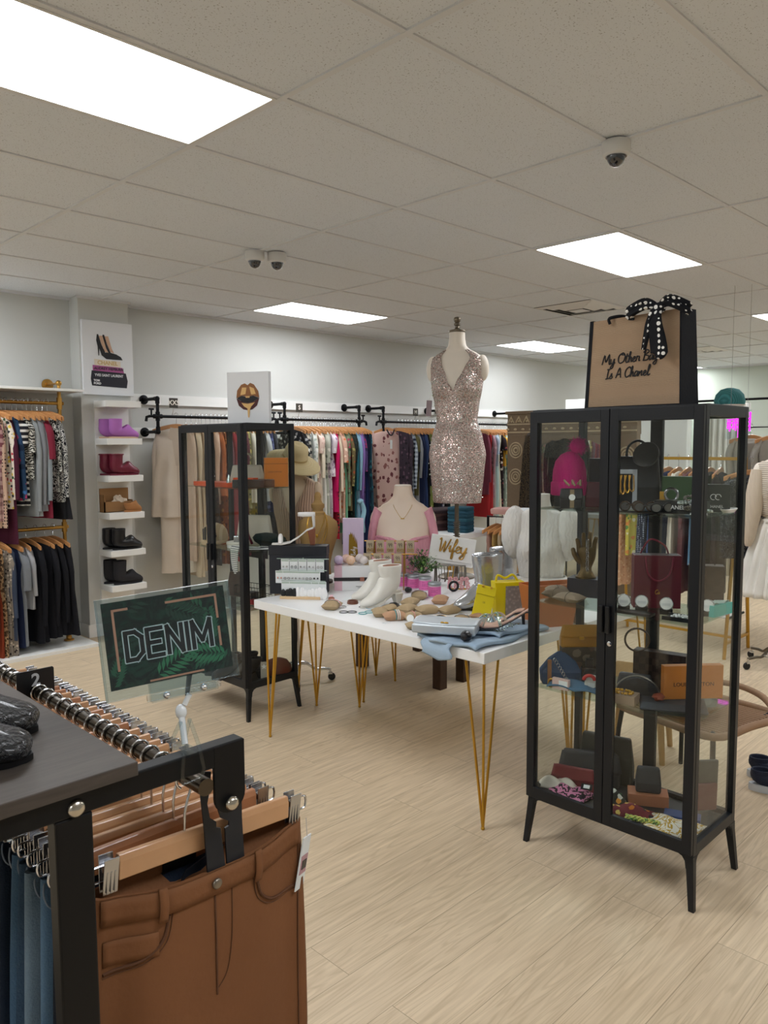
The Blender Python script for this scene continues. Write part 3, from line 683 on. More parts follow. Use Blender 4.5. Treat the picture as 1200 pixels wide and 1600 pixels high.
# lips canvas on the left cabinet
lc = at_z(378, 588, 2.05)
t = canvas('lips_canvas', 'white canvas of dripping gold lips on the left glass cabinet', 2.73, 3.86, 1.751, 2.055, .27, rz=-PI/4-.28, th=.035)
FX = Matrix(((1, 0, 0, 0), (0, 0, 1, -.036), (0, 1, 0, 0), (0, 0, 0, 1))) @ T(0, -.012, 0) @ Matrix.Diagonal((1.18, 1.12, 1, 1))
G1 = M('print_bronze', '#8a5a33', .4); G2 = M('print_goldlip', '#d9b071', .35); G3 = M('print_wine', '#4a1c1f', .5)
def ell(cx, cy, a, b, n=24, f=lambda t: 1): return [(cx+a*math.cos(2*PI*k/n)*f(2*PI*k/n), cy+b*math.sin(2*PI*k/n)*f(2*PI*k/n)) for k in range(n)]
up = [(-.063, .145), (-.058, .185), (-.035, .215), (-.015, .222), (0, .212), (.015, .224), (.035, .215), (.058, .18), (.063, .145), (.03, .158), (0, .15), (-.03, .158)]
lo = [(-.063, .145), (-.05, .105), (-.025, .085), (0, .08), (.025, .085), (.05, .105), (.063, .145), (.03, .125), (0, .118), (-.03, .125)]
flat([up], 'upper_lip', G1, t, FX); flat([lo], 'lower_lip', G3, t, FX)
flat([[(-.06, .145), (-.03, .157), (0, .149), (.03, .157), (.06, .145), (.03, .126), (0, .119), (-.03, .126)]], 'mouth', M('print_black', '#17171c'), t, FX, .001)
flat([[(-.03, .2), (-.005, .2), (-.012, .165), (-.04, .16)], [(.01, .205), (.035, .195), (.045, .165), (.02, .162)], [(-.035, .12), (0, .114), (.04, .122), (.02, .1), (.012, .085), (.008, .045), (.004, .04), (0, .046), (-.002, .09), (-.02, .1)], [(-.012, .155), (.012, .155), (.01, .146), (-.01, .146)]], 'gold_gleam', G2, t, FX, .002)
# ================================================================== hangers and hanging clothes
def hanger_mesh(w=.42):
    """wooden coat hanger hung at z=0 (centre of the rail); arms along x"""
    m = MB(); n = 12; rings = []
    for k in range(n+1):
        x = -w/2+w*k/n; u = abs(x)/(w/2); z = -.085-.05*u**1.5; h = .022+.012*(1-u)+(.012*max(0, u-.7)); y = .018*u*u
        rings.append([(x, y-.006, z-h), (x, y+.006, z-h), (x, y+.006, z+.004), (x, y, z+.008), (x, y-.006, z+.004)])
    m.loft(rings); return m
def hook_mesh():
    P = [(-.018, 0, -.012)]+[(.0175*math.cos(a), 0, .0175*math.sin(a)) for a in [PI*(1-k/8) for k in range(0, 9)]]
    P = [(-.0185, 0, -.008)]+[(-.0185*math.cos(k*PI/8), 0, .0185*math.sin(k*PI/8)) for k in range(9)]+[(.012, 0, -.018), (.002, 0, -.032), (0, 0, -.085)]
    return MB().tube(P, .0019, 6)
_h = hanger_mesh().build('wooden_hanger', WOODH, smooth=40); _k = hook_mesh().build('hook', CHROME, _h, smooth=50)
HANG0 = _h; _hused = [False]
WOODS = [WOODH, M('hanger_wood_dark', '#a06a3f', .38, coat=.3, vary=.15, vscale=30)]
def hanger(loc, rz, label, group):
    if not _hused[0]:
        _hused[0] = True; o = HANG0
        o.location = loc; o.rotation_euler = (0, 0, rz); tag(o, label, 'hanger', group); return o
    return tag(dup(HANG0, loc, rz), label, 'hanger', group)

def ring(z, a, b, n, ph=0., fold=0., k=5, cx=0., sq=.8, y0=0.):
    r = []
    for j in range(n):
        t = 2*PI*j/n; c, s = math.cos(t), math.sin(t)
        u = math.copysign(abs(c)**sq, c); v = math.copysign(abs(s)**sq, s)
        q = 1+fold*math.sin(k*t+ph)+fold*.6*math.sin((k+3)*t+ph*2.3)
        r.append((cx+a*u*(1+.15*(q-1)), y0+b*v*q, z))
    return r
def garment(name, label, mat, L=.75, W=.2, hem=.2, thick=.022, sleeve=0., loc=(0, 0, 0), rz=0., group=None, tank=False, cat='clothing', waist=1., seed=0, mat2=None):
    """a garment on a hanger; hook at z=0, shoulders along x"""
    rnd = random.Random(seed); ph = rnd.uniform(0, 6); n = 26; m = MB()
    zs = -.112; R = []
    wt = W*.62 if tank else W
    R.append(ring(zs-.004, .035, .010, n)); R.append(ring(zs-.012, wt*.42, thick*.6, n)); R.append(ring(zs-.032, wt*.78, thick*.8, n))
    R.append(ring(zs-.052, wt*.97, thick*.9, n)); R.append(ring(zs-.12, wt*.99, thick, n, ph, .08))
    ns = 7
    for i in range(1, ns+1):
        u = i/ns; z = zs-.12-(L-.12)*u
        a = wt*(1-.10*math.sin(min(1, u*2.2)*PI)*waist)+(hem-wt)*u**1.3
        R.append(ring(z+(rnd.uniform(-.006, .006) if i == ns else 0), a, thick*(1+.35*u), n, ph+u*.6, .12+.35*u, cx=.006*math.sin(ph+3*u)))
    last = R[-1]; R.append([(p[0]*.93, p[1]*.5, p[2]+.012) for p in last])
    m.loft(R, cap=(True, True))
    o = m.build(name, mat, None, smooth=65); put(o, label, cat, loc, rz, group)
    if sleeve:
        for s in (-1, 1):
            q = MB(); SR = []; k = 6; sl = sleeve
            for i in range(k+1):
                u = i/k; r0 = .062*(1-.45*u) if sleeve > .3 else .07*(1-.1*u)
                x = s*(W*.90+.035*min(1, u*3)+.012*math.sin(3*u+ph)); z = zs-.045-sl*u
                SR.append([(x+r0*.52*math.cos(t)*(.6+.4*min(1, u*4+.3)), thick*.15+r0*.42*math.sin(t)*(1+.12*math.sin(4*t+ph+2*u)), z-s*r0*0+(.03*math.cos(t)*-s if i == 0 else 0)) for t in [2*PI*j/10 for j in range(10)]])
            q.loft(SR); q.build('sleeve', mat2 or mat, o, smooth=65)
    return o

def rail_fill(spec, x0, x1, y, z, rail_desc, group, hgroup, rz=PI/2, jitter=.10, tilt=None, sc=1.):
    """spec rows: (text, material, length, sleeve, hem, tank)"""
    n = len(spec); rnd = random.Random(len(rail_desc)); prev = None
    for i, g in enumerate(spec):
        x = x0+(x1-x0)*(i+.5)/n+rnd.uniform(-.006, .006)
        d, mat, L, sl, hm, tk = (list(g)+[None]*6)[:6]
        hm = hm or .2; nm = spec[i+1][0] if i+1 < n else None
        words = lambda s: len(s.split())
        if prev is None: lab = '%s, first from the left on %s' % (d, rail_desc)
        else: lab = '%s right of the %s on %s' % (d, prev, rail_desc)
        if words(lab) > 16: lab = ' '.join(('%s next to %s, %s' % (d, ' '.join(prev.split()[:3]), rail_desc)).split()[:16])
        a = (tilt if tilt is not None else rz)+rnd.uniform(-jitter, jitter)
        th = min(.03, (x1-x0)/n*.52)
        nme = {'dress': 'dress', 'shirt': 'shirt', 'blouse': 'blouse', 'top': 'top', 'sweater': 'sweater', 'jacket': 'jacket', 'cardigan': 'cardigan', 'trousers': 'trousers', 'tee': 'tee_shirt', 'coat': 'coat', 'skirt': 'skirt', 'vest': 'vest', 'jumpsuit': 'jumpsuit', 'kimono': 'kimono', 'blazer': 'blazer'}.get(d.split()[-1], 'garment')
        garment(nme, lab, mat, L=L, sleeve=sl or 0, hem=hm, thick=th, W=.2*sc, loc=(x, y, z), rz=a, group=group, tank=bool(tk), seed=i*7+len(rail_desc), cat=d.split()[-1])
        hanger((x, y, z), a, 'wooden coat hanger on %s' % rail_desc, hgroup)
        prev = d
P = lambda c, **k: FAB('plain', c, **k)
F = lambda *c, **k: FAB('floral', *c, **k)
ZR = RZ_+.0145
# ---- leftmost rack
A = [('beige satin jacket', FAB('satin', '#cdb9a2'), .75, .55, .22),
 ('champagne long skirt', P('#c9b49c'), 1.05, 0, .19, 1), ('black lace dress', F('#141417', '#3c3c44', '#1e1e24'), 1.25, 0, .24),
 ('dark mottled dress', F('#2b2320', '#4c3a31', '#17151a'), 1.25, 0, .24), ('pale peach blouse', P('#c8a590'), .7, .5), ('terracotta poncho top', P('#a2582e'), .62, .55, .26),
 ('paisley orange dress', F('#8a4a26', '#c47a3c', '#5d2a1c'), 1.25, 0, .22), ('dusty plum dress', P('#6c3b47'), 1.2, .55, .22), ('crimson dress', P('#8f1f30'), 1.2, .5, .22), ('grey mauve dress', P('#6e5a63'), 1.15, .5),
 ('bright red dress', P('#a3202c'), 1.25, 0, .22), ('wine long dress', P('#54202e'), 1.2, .5), ('olive print blouse', F('#8a8350', '#3b3b25', '#c9b85f'), .75, .5), ('ivory blouse', P('#cfc8ba'), .7, .5),
 ('mustard floral dress', F('#9a8a35', '#40401f', '#d6c26a'), 1.1, 0, .2), ('olive green trousers', P('#6d6a4a'), 1.1, 0, .16, 1), ('black jumpsuit', P('#1b1c20'), 1.25, 0, .2), ('pale grey blouse', P('#b2b3b4'), .7, .5),
 ('indigo print blouse', F('#2b3050', '#595f86', '#1d2036'), .8, .5), ('charcoal dress', P('#34343a'), 1.15, .4)]
rail_fill(A[2:], 3.80, 4.56, RY_, ZR, 'the leftmost pipe rack', 'clothes on the leftmost pipe rack', 'hangers on the leftmost pipe rack', jitter=.08)
# ---- second rack
B = [('black white floral dress', F('#1c1c1f', '#8b8b8b', '#dcdcd6'), 1.2, .4), ('plaid black top', FAB('plaid', '#c9c3b5', '#1d1d20'), .8, .5), ('silver sequin dress', FAB('sequin', '#a8adae', '#7d8485', '#d0d4d4'), 1.15, 0, .2), ('sage white blouse', F('#cfd2cc', '#9aa79c', '#e8e8e2'), .75, .5),
 ('cream lace cardigan', P('#cdbfa6'), .7, .45), ('blush ruffle blouse', F('#d9c0b4', '#c39a90', '#e8d9ce'), .5, .2), ('ecru long dress', P('#d8ceba'), 1.0, .45), ('white long dress', P('#d9d8d2'), 1.1, 0),
 ('grey floral dress', F('#a9ab9d', '#6d7767', '#d4d3c8'), .95, .3), ('lilac leaf dress', F('#c3b7bb', '#8e7f8d', '#e3dcde'), 1.0, 0), ('orchid print blouse', F('#d8cdd6', '#98739a', '#efe9ef'), .42, .2),
 ('magenta long dress', P('#b81458'), .75, .6), ('scarlet dotted dress', FAB('dots', '#9c1b30', '#2a1a20'), 1.0, 0), ('natural linen dress', P('#cdbda6'), .8, .6), ('coral floral blouse', F('#c6a08d', '#c76a3c', '#e6d3bf'), .85, .3),
 ('seafoam dress', P('#6aa183'), .95, 0), ('jade paisley blouse', F('#6f7d63', '#9a3b55', '#3d4a38'), .7, .5), ('rust foliage blouse', F('#5e5236', '#9a4a30', '#8f8a55'), .75, .55), ('black leaf dress', F('#1c2320', '#2f4a3c', '#0f1312'), .95, .3),
 ('deep teal dress', P('#1f5660'), .9, .6), ('sky blue shirt', P('#7fa3b8'), .85, .6), ('purple long shirt', P('#7d64a0'), .75, .66), ('violet berry dress', F('#4b3a6a', '#8c2f5c', '#2a2546'), .9, .4), ('navy satin dress', P('#1b2a52'), 1.1, 0)]
B = [(g[0], g[1], g[2]*1.15)+tuple(g[3:]) for g in B]+[('midnight satin gown', P('#17223f'), 1.35, 0), ('peacock dress', F('#1d3c4a', '#2f6f78', '#141c2a'), 1.3, 0)]
rail_fill(B, 4.90, 5.86, RY_, ZR, 'the middle pipe rack', 'clothes on the middle pipe rack', 'hangers on the middle pipe rack', jitter=.06)
C = [('dark plum blouse', F('#332a33', '#5b4452', '#1f1a20'), .7, .5), ('navy plaid shirt', FAB('plaid', '#aab4bf', '#1b2436', scale=1.3), .85, .62), ('moss tee', P('#5a5638'), .62, .2), ('heather grey top', P('#83868b'), .8, .5), ('midnight dress', P('#1c2645'), .85, .5),
 ('slate blue blouse', P('#2c3c62'), .8, .5), ('black long dress', P('#111216'), 1.0, .6), ('lime print skirt', F('#8d9a56', '#55602c', '#c2c98a'), 1.05, 0, .18), ('burnt orange tee', P('#b1492b'), .5, .25), ('jet black top', P('#15151a'), .8, .5),
 ('dark botanical dress', F('#1c2130', '#4b5a52', '#8b3a3a'), 1.0, .3), ('ink floral dress', F('#161b2c', '#314067', '#a0a0a8'), 1.1, 0), ('black blouse', P('#18181c'), .8, .5), ('dark green dress', P('#1d302c'), 1.0, .5)]
C = [(g[0], g[1], g[2]*1.2)+tuple(g[3:]) for g in C]
rail_fill(C, 6.42, 7.18, RY_, ZR, 'the rack left of the sequinned dress', 'clothes on the rack left of the sequinned dress', 'hangers on the rack left of the sequinned dress', jitter=.06)
D = [('claret blouse', P('#6b3140'), .8, .6), ('red skirt', P('#a22a2e'), 1.1, 0), ('mauve kimono', F('#9a7680', '#6f5060', '#b79aa0'), .85, .5), ('white camisole dress', P('#d6d8d4'), 1.1, 0), ('denim stripe tee', FAB('stripe', '#c3ccd4', '#4f7396', scale=2), .45, .25), ('pale aqua dress', P('#b9d2d2'), 1.1, 0, .2),
 ('cream dress', P('#dcd8c4'), 1.1, 0), ('black blossom dress', F('#23181c', '#d9cfc4', '#8c4a4a'), 1.1, .2), ('marigold blouse', P('#d7a53d'), .45, .25), ('eucalyptus dress', F('#a5b5a7', '#6f8479', '#d8ddd2'), 1.05, .3), ('mint tee', P('#7fb0ab'), .42, .25), ('teal plaid dress', FAB('plaid', '#b9ccc6', '#4f7f80'), 1.05, .2),
 ('turquoise top', P('#6aa6a0'), .42, .25), ('white sage dress', F('#ced6cf', '#84988c', '#e8ebe6'), 1.05, .3), ('soft teal shirt', P('#8db5b2'), .45, .25), ('ivory striped tee', FAB('stripe', '#dcdcd6', '#9fb3b8'), .5, .25)]
rail_fill(D, 7.9, 8.58, RY_, ZR, 'the rack right of the sequinned dress', 'clothes on the rack right of the sequinned dress', 'hangers on the rack right of the sequinned dress', jitter=.06)
# ---- beige suit at the end of the leftmost rack, turned to face the room
sx, sy = 3.60, RY_; srz = -.55
o = garment('suit_jacket', 'beige satin suit jacket, front facing out, left end of the leftmost pipe rack', FAB('satin', '#dccfbf'), L=.80, W=.19, hem=.235, thick=.05, sleeve=.6, loc=(sx, sy, ZR), rz=srz, seed=5, cat='jacket')
SA = FAB('satin', '#c9baa8')
for s in (-1, 1):
    MB().prism([(0, -.12), (s*.05, -.11), (s*.075, -.2), (s*.04, -.22), (s*.012, -.45), (-s*.002, -.45)], .004, T(0, -.074, 0) @ RX(PI/2)).build('lapel', SA, o)
MB().tube([(.0, -.078, -.44), (.004, -.080, -.9)], .003, 6).build('front_edge', SA, o)
m = MB()
for s in (-1, 1):
    m.loft([ring(-.84, .085, .035, 18, 1, .05, cx=s*.075), ring(-1.15, .082, .035, 18, 2, .15, cx=s*.078), ring(-1.42, .085, .032, 18, 3, .2, cx=s*.08)])
m.build('suit_trousers', FAB('satin', '#dccfbf'), None, smooth=60)
put(bpy.data.objects['suit_trousers'], 'beige trousers of the satin suit, hanging under its jacket', 'trousers', (sx, sy, ZR), srz)
hanger((sx, sy, ZR), srz, 'wooden hanger holding the beige satin suit jacket', None)
for k, (dx, d, mat, L) in enumerate([(.075, 'blush', P('#c7ab97'), 1.2), (.13, 'sand', P('#cbb69c'), 1.35), (.18, 'oatmeal', P('#bfa78c'), 1.3)]):
    garment('dress', '%s long dress tucked behind the beige satin suit' % d, mat, L=L, W=.19, hem=.19, thick=.024, sleeve=.45 if k < 2 else 0, loc=(sx+dx+.02, sy, ZR), rz=PI/2-.2, seed=k, cat='dress')
    hanger((sx+dx+.02, sy, ZR), PI/2-.2, 'wooden hanger of the %s dress behind the beige suit' % d, None)
# ---- big floral blouse hung facing out, left of the plaid shirt
bl = FAB('floral', '#c9aaa2', '#6a3a40', '#8f5f5c', '#c9aaa2', scale=.8)
o = garment('blouse', 'dusty pink blouse with large plum flowers, front facing out beside the plaid shirt', bl, L=.98, W=.25, hem=.20, thick=.05, sleeve=.6, loc=(6.28, RY_, ZR), rz=.0, seed=3, cat='blouse')
MB().box((0, -.06, -.27), (.035, .002, .1)).build('swing_tag', M('card_white', '#dfe3e4', .7), o)
MB().tube(catmull([(-.06, -.05, -.105), (-.02, -.058, -.16), (.02, -.058, -.16), (.06, -.05, -.105)], 5), .008, 6).build('neck_trim', M('cloth_black', '#22202a', .8), o)
hanger((6.28, RY_, ZR), .0, 'wooden hanger of the dusty pink plum-flowered blouse', None)
# pale blue scarf knotted low on the sky blue shirt
m = MB(); m.ball((0, 0, 0), (.04, .045, .03)); m.tube(catmull([(0, -.02, 0), (.015, -.05, -.1), (-.01, -.05, -.22), (.02, -.05, -.34)], 5), [.025, .028, .032, .034, .036, .036, .036, .036, .036, .036, .034, .034, .034, .03, .02, .008], 8, flat=.35)
put(m.build('scarf', P('#88aebf'), smooth=60), 'pale blue knotted sash hanging low beside the purple long shirt', 'scarf', (5.66, RY_-.19, 1.02))
# ---- alcove at the far left: gold pipe rack with two rails, shelf, platform
AX = 2.575; AY = 6.26
t = thing('gold_pipe_rack', 'brass pipe clothes rack with two rails in the left alcove', 'clothes rack', (AX, 6.485, 0))
dy = AY-6.485
m = MB(); m.tube([(0, 0, 2.125), (0, dy, 2.125), (0, dy, .05)], .0145, 12); m.ball((0, dy, 2.125), .024)
m.tube([(0, dy, 1.92), (0, dy, 2.01)], .021, 12).tube([(0, dy, .93), (0, dy, 1.01)], .021, 12).lathe([(.04, .032), (.04, .042), (.022, .046), (.022, .07)], T(0, dy, 0), 16)
m.build('upright', BRASS, t, smooth=40)
MB().lathe([(.047, 0), (.047, .008), (.024, .012), (.022, .03)], T(0, 0, 2.125) @ RX(PI/2), 24).build('flange', BRASS, t, smooth=35)
MB().tube([(.03, dy, 1.965), (-2.0, dy, 1.965)], .0145, 12).build('upper_rail', BRASS, t, smooth=40)
MB().tube([(.03, dy, .97), (-2.0, dy, .97)], .0145, 12).build('lower_rail', BRASS, t, smooth=40)
tag(MB().bx(.4, 2.72, 6.12, 6.5, 2.055, 2.075).build('alcove_shelf', WHITE, bevel=.002), 'long white shelf board above the brass rails in the left alcove', 'shelf')
tag(MB().bx(.4, 2.71, 6.0, 6.49, 0, .03).build('base_board', WHITE, bevel=.003), 'low white platform board on the floor under the left alcove clothes', 'platform')
U = [('dark red top', P('#7a2030'), .7, .5), ('mushroom sweater', P('#a39a8f'), .75, .5), ('black blouse', P('#1b1b20'), .7, .5), ('rose check shirt', FAB('plaid', '#c4a29a', '#6d3c42'), .8, .55), ('tan dotted cardigan', FAB('dots', '#bfa08a', '#2a2220', scale=1.6), .85, .6), ('patchwork blouse', F('#ddd3c4', '#c43b4a', '#3d5a3a', '#d8b84a', '#1f1f28', scale=1.4), .72, .6),
 ('wine sweater', P('#45172b'), .98, .6), ('blue flowered shirt', F('#27415e', '#b03a62', '#3b6aa0', '#1c2c44', scale=.7), .65, .6), ('black banded blouse', FAB('stripe', '#1a1a1f', '#c8c6c0', scale=.8), .7, .2), ('zebra kimono', FAB('zebra', '#c9c7be', '#33332f', scale=1.6), .5, .25), ('light grey sweater', P('#8d9294'), .78, .7), ('ash cardigan', P('#7d7f83'), .75, .65),
 ('stone hooded sweater', P('#8a9296'), .7, .62), ('ruby blouse', P('#7a2436'), .8, .3), ('black white swirl top', FAB('swirl', '#131316', '#d5d5cf', scale=1.8), .60, .4), ('navy baroque shirt', FAB('swirl', '#10131c', '#c9c9c4', scale=2.2), .68, .6), ('black pleated dress', P('#16171b'), .82, 0, .22, 1)]
rail_fill(U, 1.83, 2.5, AY, 1.98, 'the upper brass rail', 'clothes on the upper brass rail', 'hangers on the upper brass rail', jitter=.10, tilt=PI/2+.35, sc=.97)
Lw = [('black coat', P('#131318'), .8, .6), ('rust dress', P('#8a3a22'), .85, 0), ('tan leopard skirt', FAB('leopard', '#a98a66', '#1d1613', '#7a5a3c'), .9, 0), ('speckled blouse', F('#8a8074', '#2b2522', '#c7b9a6', scale=2), .85, .5), ('navy tweed jacket', FAB('denim', '#242c3d', '#4e5a70'), .72, .5), ('indigo dress', P('#1a2440'), .8, 0),
 ('steel grey top', P('#777b80'), .78, .3), ('silver foil tee', FAB('satin', '#a4a6aa'), .5, .35)]
rail_fill(Lw, 1.86, 2.2, AY, .985, 'the lower brass rail', 'clothes on the lower brass rail', 'hangers on the lower brass rail', jitter=.12, tilt=PI/2+.3)
Lk = [('black puff sleeve jacket', P('#121319'), .78, .6), ('black knit cardigan', P('#15161c'), .76, .62), ('raven batwing sweater', P('#101117'), .74, .6), ('soft black poncho top', P('#14141a'), .76, .6, .26)]
rail_fill(Lk, 2.24, 2.52, AY, .985, 'the lower brass rail, pillar end', 'black clothes at the pillar end of the lower brass rail', 'hangers of the black clothes on the lower brass rail', jitter=.12, tilt=PI/2+.3, sc=.97)
# ================================================================== dress forms and busts
SEC = [(-.62, .150, .10, 0), (-.50, .160, .105, 0), (-.34, .170, .115, .0), (-.22, .178, .122, .005), (-.1, .155, .11, 0), (0, .122, .092, 0), (.1, .135, .098, -.003), (.2, .155, .105, -.004), (.28, .165, .100, 0), (.36, .178, .082, .005), (.405, .170, .066, .008), (.435, .125, .058, .01), (.455, .082, .055, .008), (.48, .06, .055, .004), (.52, .052, .052, 0), (.60, .050, .050, -.004), (.64, .049, .049, -.004)]
def sec(z):
    S_ = SEC
    if z <= S_[0][0]: return S_[0][1:]
    for i in range(len(S_)-1):
        if z <= S_[i+1][0]:
            u = (z-S_[i][0])/(S_[i+1][0]-S_[i][0]); u = u*u*(3-2*u)*.5+u*.5
            return tuple(S_[i][k]+(S_[i+1][k]-S_[i][k])*u for k in (1, 2, 3))
    return S_[-1][1:]
def SP(th, z, off=0., bust=1.):
    a, b, c = sec(z); x = (a+off)*math.cos(th); y = c+(b+off)*math.sin(th)
    if math.sin(th) < 0:
        for s in (-1, 1): y -= bust*.042*math.exp(-((x-s*.075)/.05)**2)*math.exp(-((z-.22)/.065)**2)
    return (x, y, z)
def torso(t, mat, z0=-.3, z1=.60, sc=1., arms=True, name='torso'):
    m = MB(); n = 40; k = 44
    m.loft([[SP(2*PI*j/n, z0+(z1-z0)*i/k) for j in range(n)] for i in range(k+1)])
    if arms:
        for s in (-1, 1): m.ball((s*.165, .01, .335), (.042, .05, .085), 16, 12)
    m2 = m; m2.v = [v*sc for v in m2.v]
    return m2.build(name, mat, t, smooth=60)
def wear(t, name, mat, zlo, topfn, sc=1., off=.006, n=64, rows=26, flare=0., folds=0., fk=9, thick=.004, z_of=None, ruffle=0.):
    """cloth that follows the body between zlo and the neckline topfn(theta)"""
    m = MB()
    def fn(u, v):
        th = 2*PI*u; zt = topfn(th); z = zlo+(zt-zlo)*v
        o = off
        if z < -.2: o += flare*(-.2-z)
        x, y, z = SP(th, z, o+folds*math.sin(fk*th+2.*math.sin(3*th))*max(0, min(1, (.05-z)/.3)))
        return (x*sc, y*sc, (z+ruffle*math.sin(23*th)*(1-v)**6)*sc)
    m.grid(fn, n, rows)
    return m.build(name, mat, t, smooth=70, thick=thick)
def neck(th, vz, strap=.445, c0=.5, c1=.74, arm=.27, backz=.40):
    c = abs(math.cos(th)); base = vz if math.sin(th) < 0 else backz
    if c < c0: return base+(strap-base)*(c/c0)**1.15
    if c < c1: return strap
    return strap+(arm-strap)*min(1, max(0, (c-c1)/max(.01, .95-c1)))**.7
def cap_finial(t, z, mat=M('aged_bronze', '#6b6152', .4, .7), sc=1.):
    MB().lathe([(.001, z), (.052*sc, z), (.054*sc, z+.006), (.052*sc, z+.014), (.03*sc, z+.02), (.02*sc, z+.022), (.012*sc, z+.03), (.012*sc, z+.042), (.02*sc, z+.046), (.021*sc, z+.056), (.013*sc, z+.062), (.019*sc, z+.07), (.023*sc, z+.083), (.018*sc, z+.094), (.001, z+.1)], seg=24).build('neck_cap', mat, t, smooth=50)
def stand_spring(t, z0, z1, mat, r=.013):
    MB().tube([(0, 0, z0), (0, 0, z1)], r, 14).build('pole', mat, t, smooth=50)
def coil(t, z0, z1, r, mat, n=10):
    P_ = [(r*math.cos(2*PI*k/10), r*math.sin(2*PI*k/10), z0+(z1-z0)*k/(10*n)) for k in range(10*n+1)]
    MB().tube(P_, .003, 5).build('spring', mat, t, smooth=60)
def caster_base(t, mat, n=4, R=.2, rz=0.):
    for k in range(n):
        a = rz+2*PI*k/n; X = RZ(a)
        MB().tube(catmull([(0, 0, .13), (.06, 0, .125), (.12, 0, .085), (.17, 0, .085), (R, 0, .078)], 4), [.017]*4+[.014]*4+[.012]*9, 10, X=X, flat=.8).build('foot', mat, t, smooth=50)
        cst = MB().tube([(R, 0, .08), (R, 0, .05)], .008, 8, X=X).box((R, 0, .05), (.03, .02, .012), X).build('caster', CHROME, t, smooth=40)
        MB().lathe([(.024, -.009), (.026, -.005), (.026, .005), (.024, .009)], X @ T(R+.01, 0, .027) @ RX(PI/2), 18).build('wheel', BLACKP, cst, smooth=40)
BRZ = M('aged_bronze', '#6b6152', .4, .7)
# ---- sequinned dress on a form standing on the rear table
FX_, FY_ = 3.80, 3.15; SCD = .968; WZ = 1.769
t = thing('dress_form', 'cream dress form on a sprung metal pole, wearing the sequinned mini dress', 'mannequin', (FX_, FY_, TZ), math.radians(206)+PI/2)
wz = (WZ-TZ)
b = thing('tmp', None, None, (0, 0, 0)); bpy.data.objects.remove(b)
def on_t(o, z): o.location = (0, 0, z); return o
on_t(torso(t, SKIN, -.36, .565, SCD), wz); cap = cap_finial(t, wz+.565*SCD)
stand_spring(t, .02, wz-.3*SCD, BRZ); coil(t, .22, .36, .02, BRZ)
MB().lathe([(.12, 0), (.12, .008), (.10, .018), (.02, .03), (.015, .06)], seg=32).build('base', BRZ, t, smooth=40)
d = thing('sequin_dress', 'blush pink sequinned V-neck mini dress on the tall dress form', 'dress', (FX_, FY_, WZ), math.radians(206)+PI/2)
SQ = FAB('sequin', '#b89d95', '#a98e86', '#c9b3a9', '#8f776f', '#d8ccc4', '#b9a7a0', '#9ba7a0')
def dn(th): return neck(th, .185, .448, .64, .86, .27, .38)+.007*math.sin(26*th)
wear(d, 'bodice_and_skirt', SQ, -.535, dn, SCD, .009, 120, 44, flare=-.03, folds=.003)
gm = MB(); rr = random.Random(4)
for k in range(230):
    th = -PI*rr.random(); z = rr.uniform(-.50, .36)
    if z > dn(th)-.02 or rr.random() > (.35+.65*max(0, (z+.1)/.4 if z > -.1 else .2)): continue
    x, y, z_ = SP(th, z, .013); gm.ball((x*SCD, y*SCD, z_*SCD), rr.uniform(.0025, .0048), 6, 4)
gm = gm.build('rhinestones', M('rhinestone', '#d5e6da', .08, .9), d, smooth=30); gm['kind'] = 'stuff'
hx = MB().box((0, 0, 0), (.045, .003, .1)); o = hx.build('price_tag', M('tag_mauve', '#8d7c80', .6), d); o.location = (-.175, -.03, .08); o.rotation_euler = (0, .08, -.5)
MB().tube([(-.16, -.02, .2), (-.172, -.03, .125)], .001, 4).build('tag_string', M('string', '#cfc6bd'), d)

# ---- pink dress bust on the table
bx, by = at_z(630, 903, TZ).x, at_z(630, 903, TZ).y
t = thing('bust_form', 'headless cream shoulder bust wearing a pink off-shoulder top', 'mannequin', (bx, by, TZ), math.radians(222)+PI/2)
SB = 1.03; zb = -.09
_b = on_t(torso(t, M('bust_cream', '#e6d3c0', .5), .08, .53, SB, arms=False), zb); _b.scale = (1.03, 1, 1.25)
for s in (-1, 1):
    m = MB(); m.ball((s*.168*SB, .01, .345*SB*1.25+zb), (.038, .052, .085), 16, 12); m.build('shoulder', M('bust_cream', '#e6d3c0', .5), t, smooth=60)
MB().lathe([(.052, 0), (.054, .006), (.05, .012), (.001, .013)], T(0, -.004, zb+.525*SB*1.25) @ RX(-.1), 28).build('neck_cap', M('bust_cap', '#efe9df', .5), t, smooth=40)
MB().lathe([(.13, 0), (.13, .01), (.11, .03), (.1, .05)], seg=28).build('base', M('bust_cream', '#e6d3c0'), t, smooth=40)
PINK = FAB('crinkle', '#e3a3b2'); 
d = thing('pink_top', 'pink chiffon top with gathered sheer sleeves on the table bust', 'top', (bx, by, TZ+zb), math.radians(222)+PI/2); d.scale = (1.03, 1, 1.25)
wear(d, 'bodice', PINK, .085, lambda th: .285-.03*math.exp(-(math.cos(th)/.25)**2)*(1 if math.sin(th) < 0 else 0), SB, .008, 60, 14)
for s in (-1, 1):
    m = MB(); R = []
    for k in range(9):
        u = k/8; z = .41-.2*u; x = s*(.145+.045*math.sin(u*PI*.55)); 
        R.append([((x+.028*math.cos(a)*(1-.2*u))*SB, (.008+.066*math.sin(a)*(1+.05*math.sin(6*a)))*SB, (z+.015*math.cos(a)*s)*SB) for a in [2*PI*j/16 for j in range(16)]])
    m.loft(R); m.build('sheer_sleeve', PINK, d, smooth=60)
m = MB()
for s in (-1, 1): m.tube(catmull([(0, -.115, .255), (s*.05, -.125, .27), (s*.1, -.115, .285), (s*.15, -.06, .29)], 5), .014, 8, flat=.6)
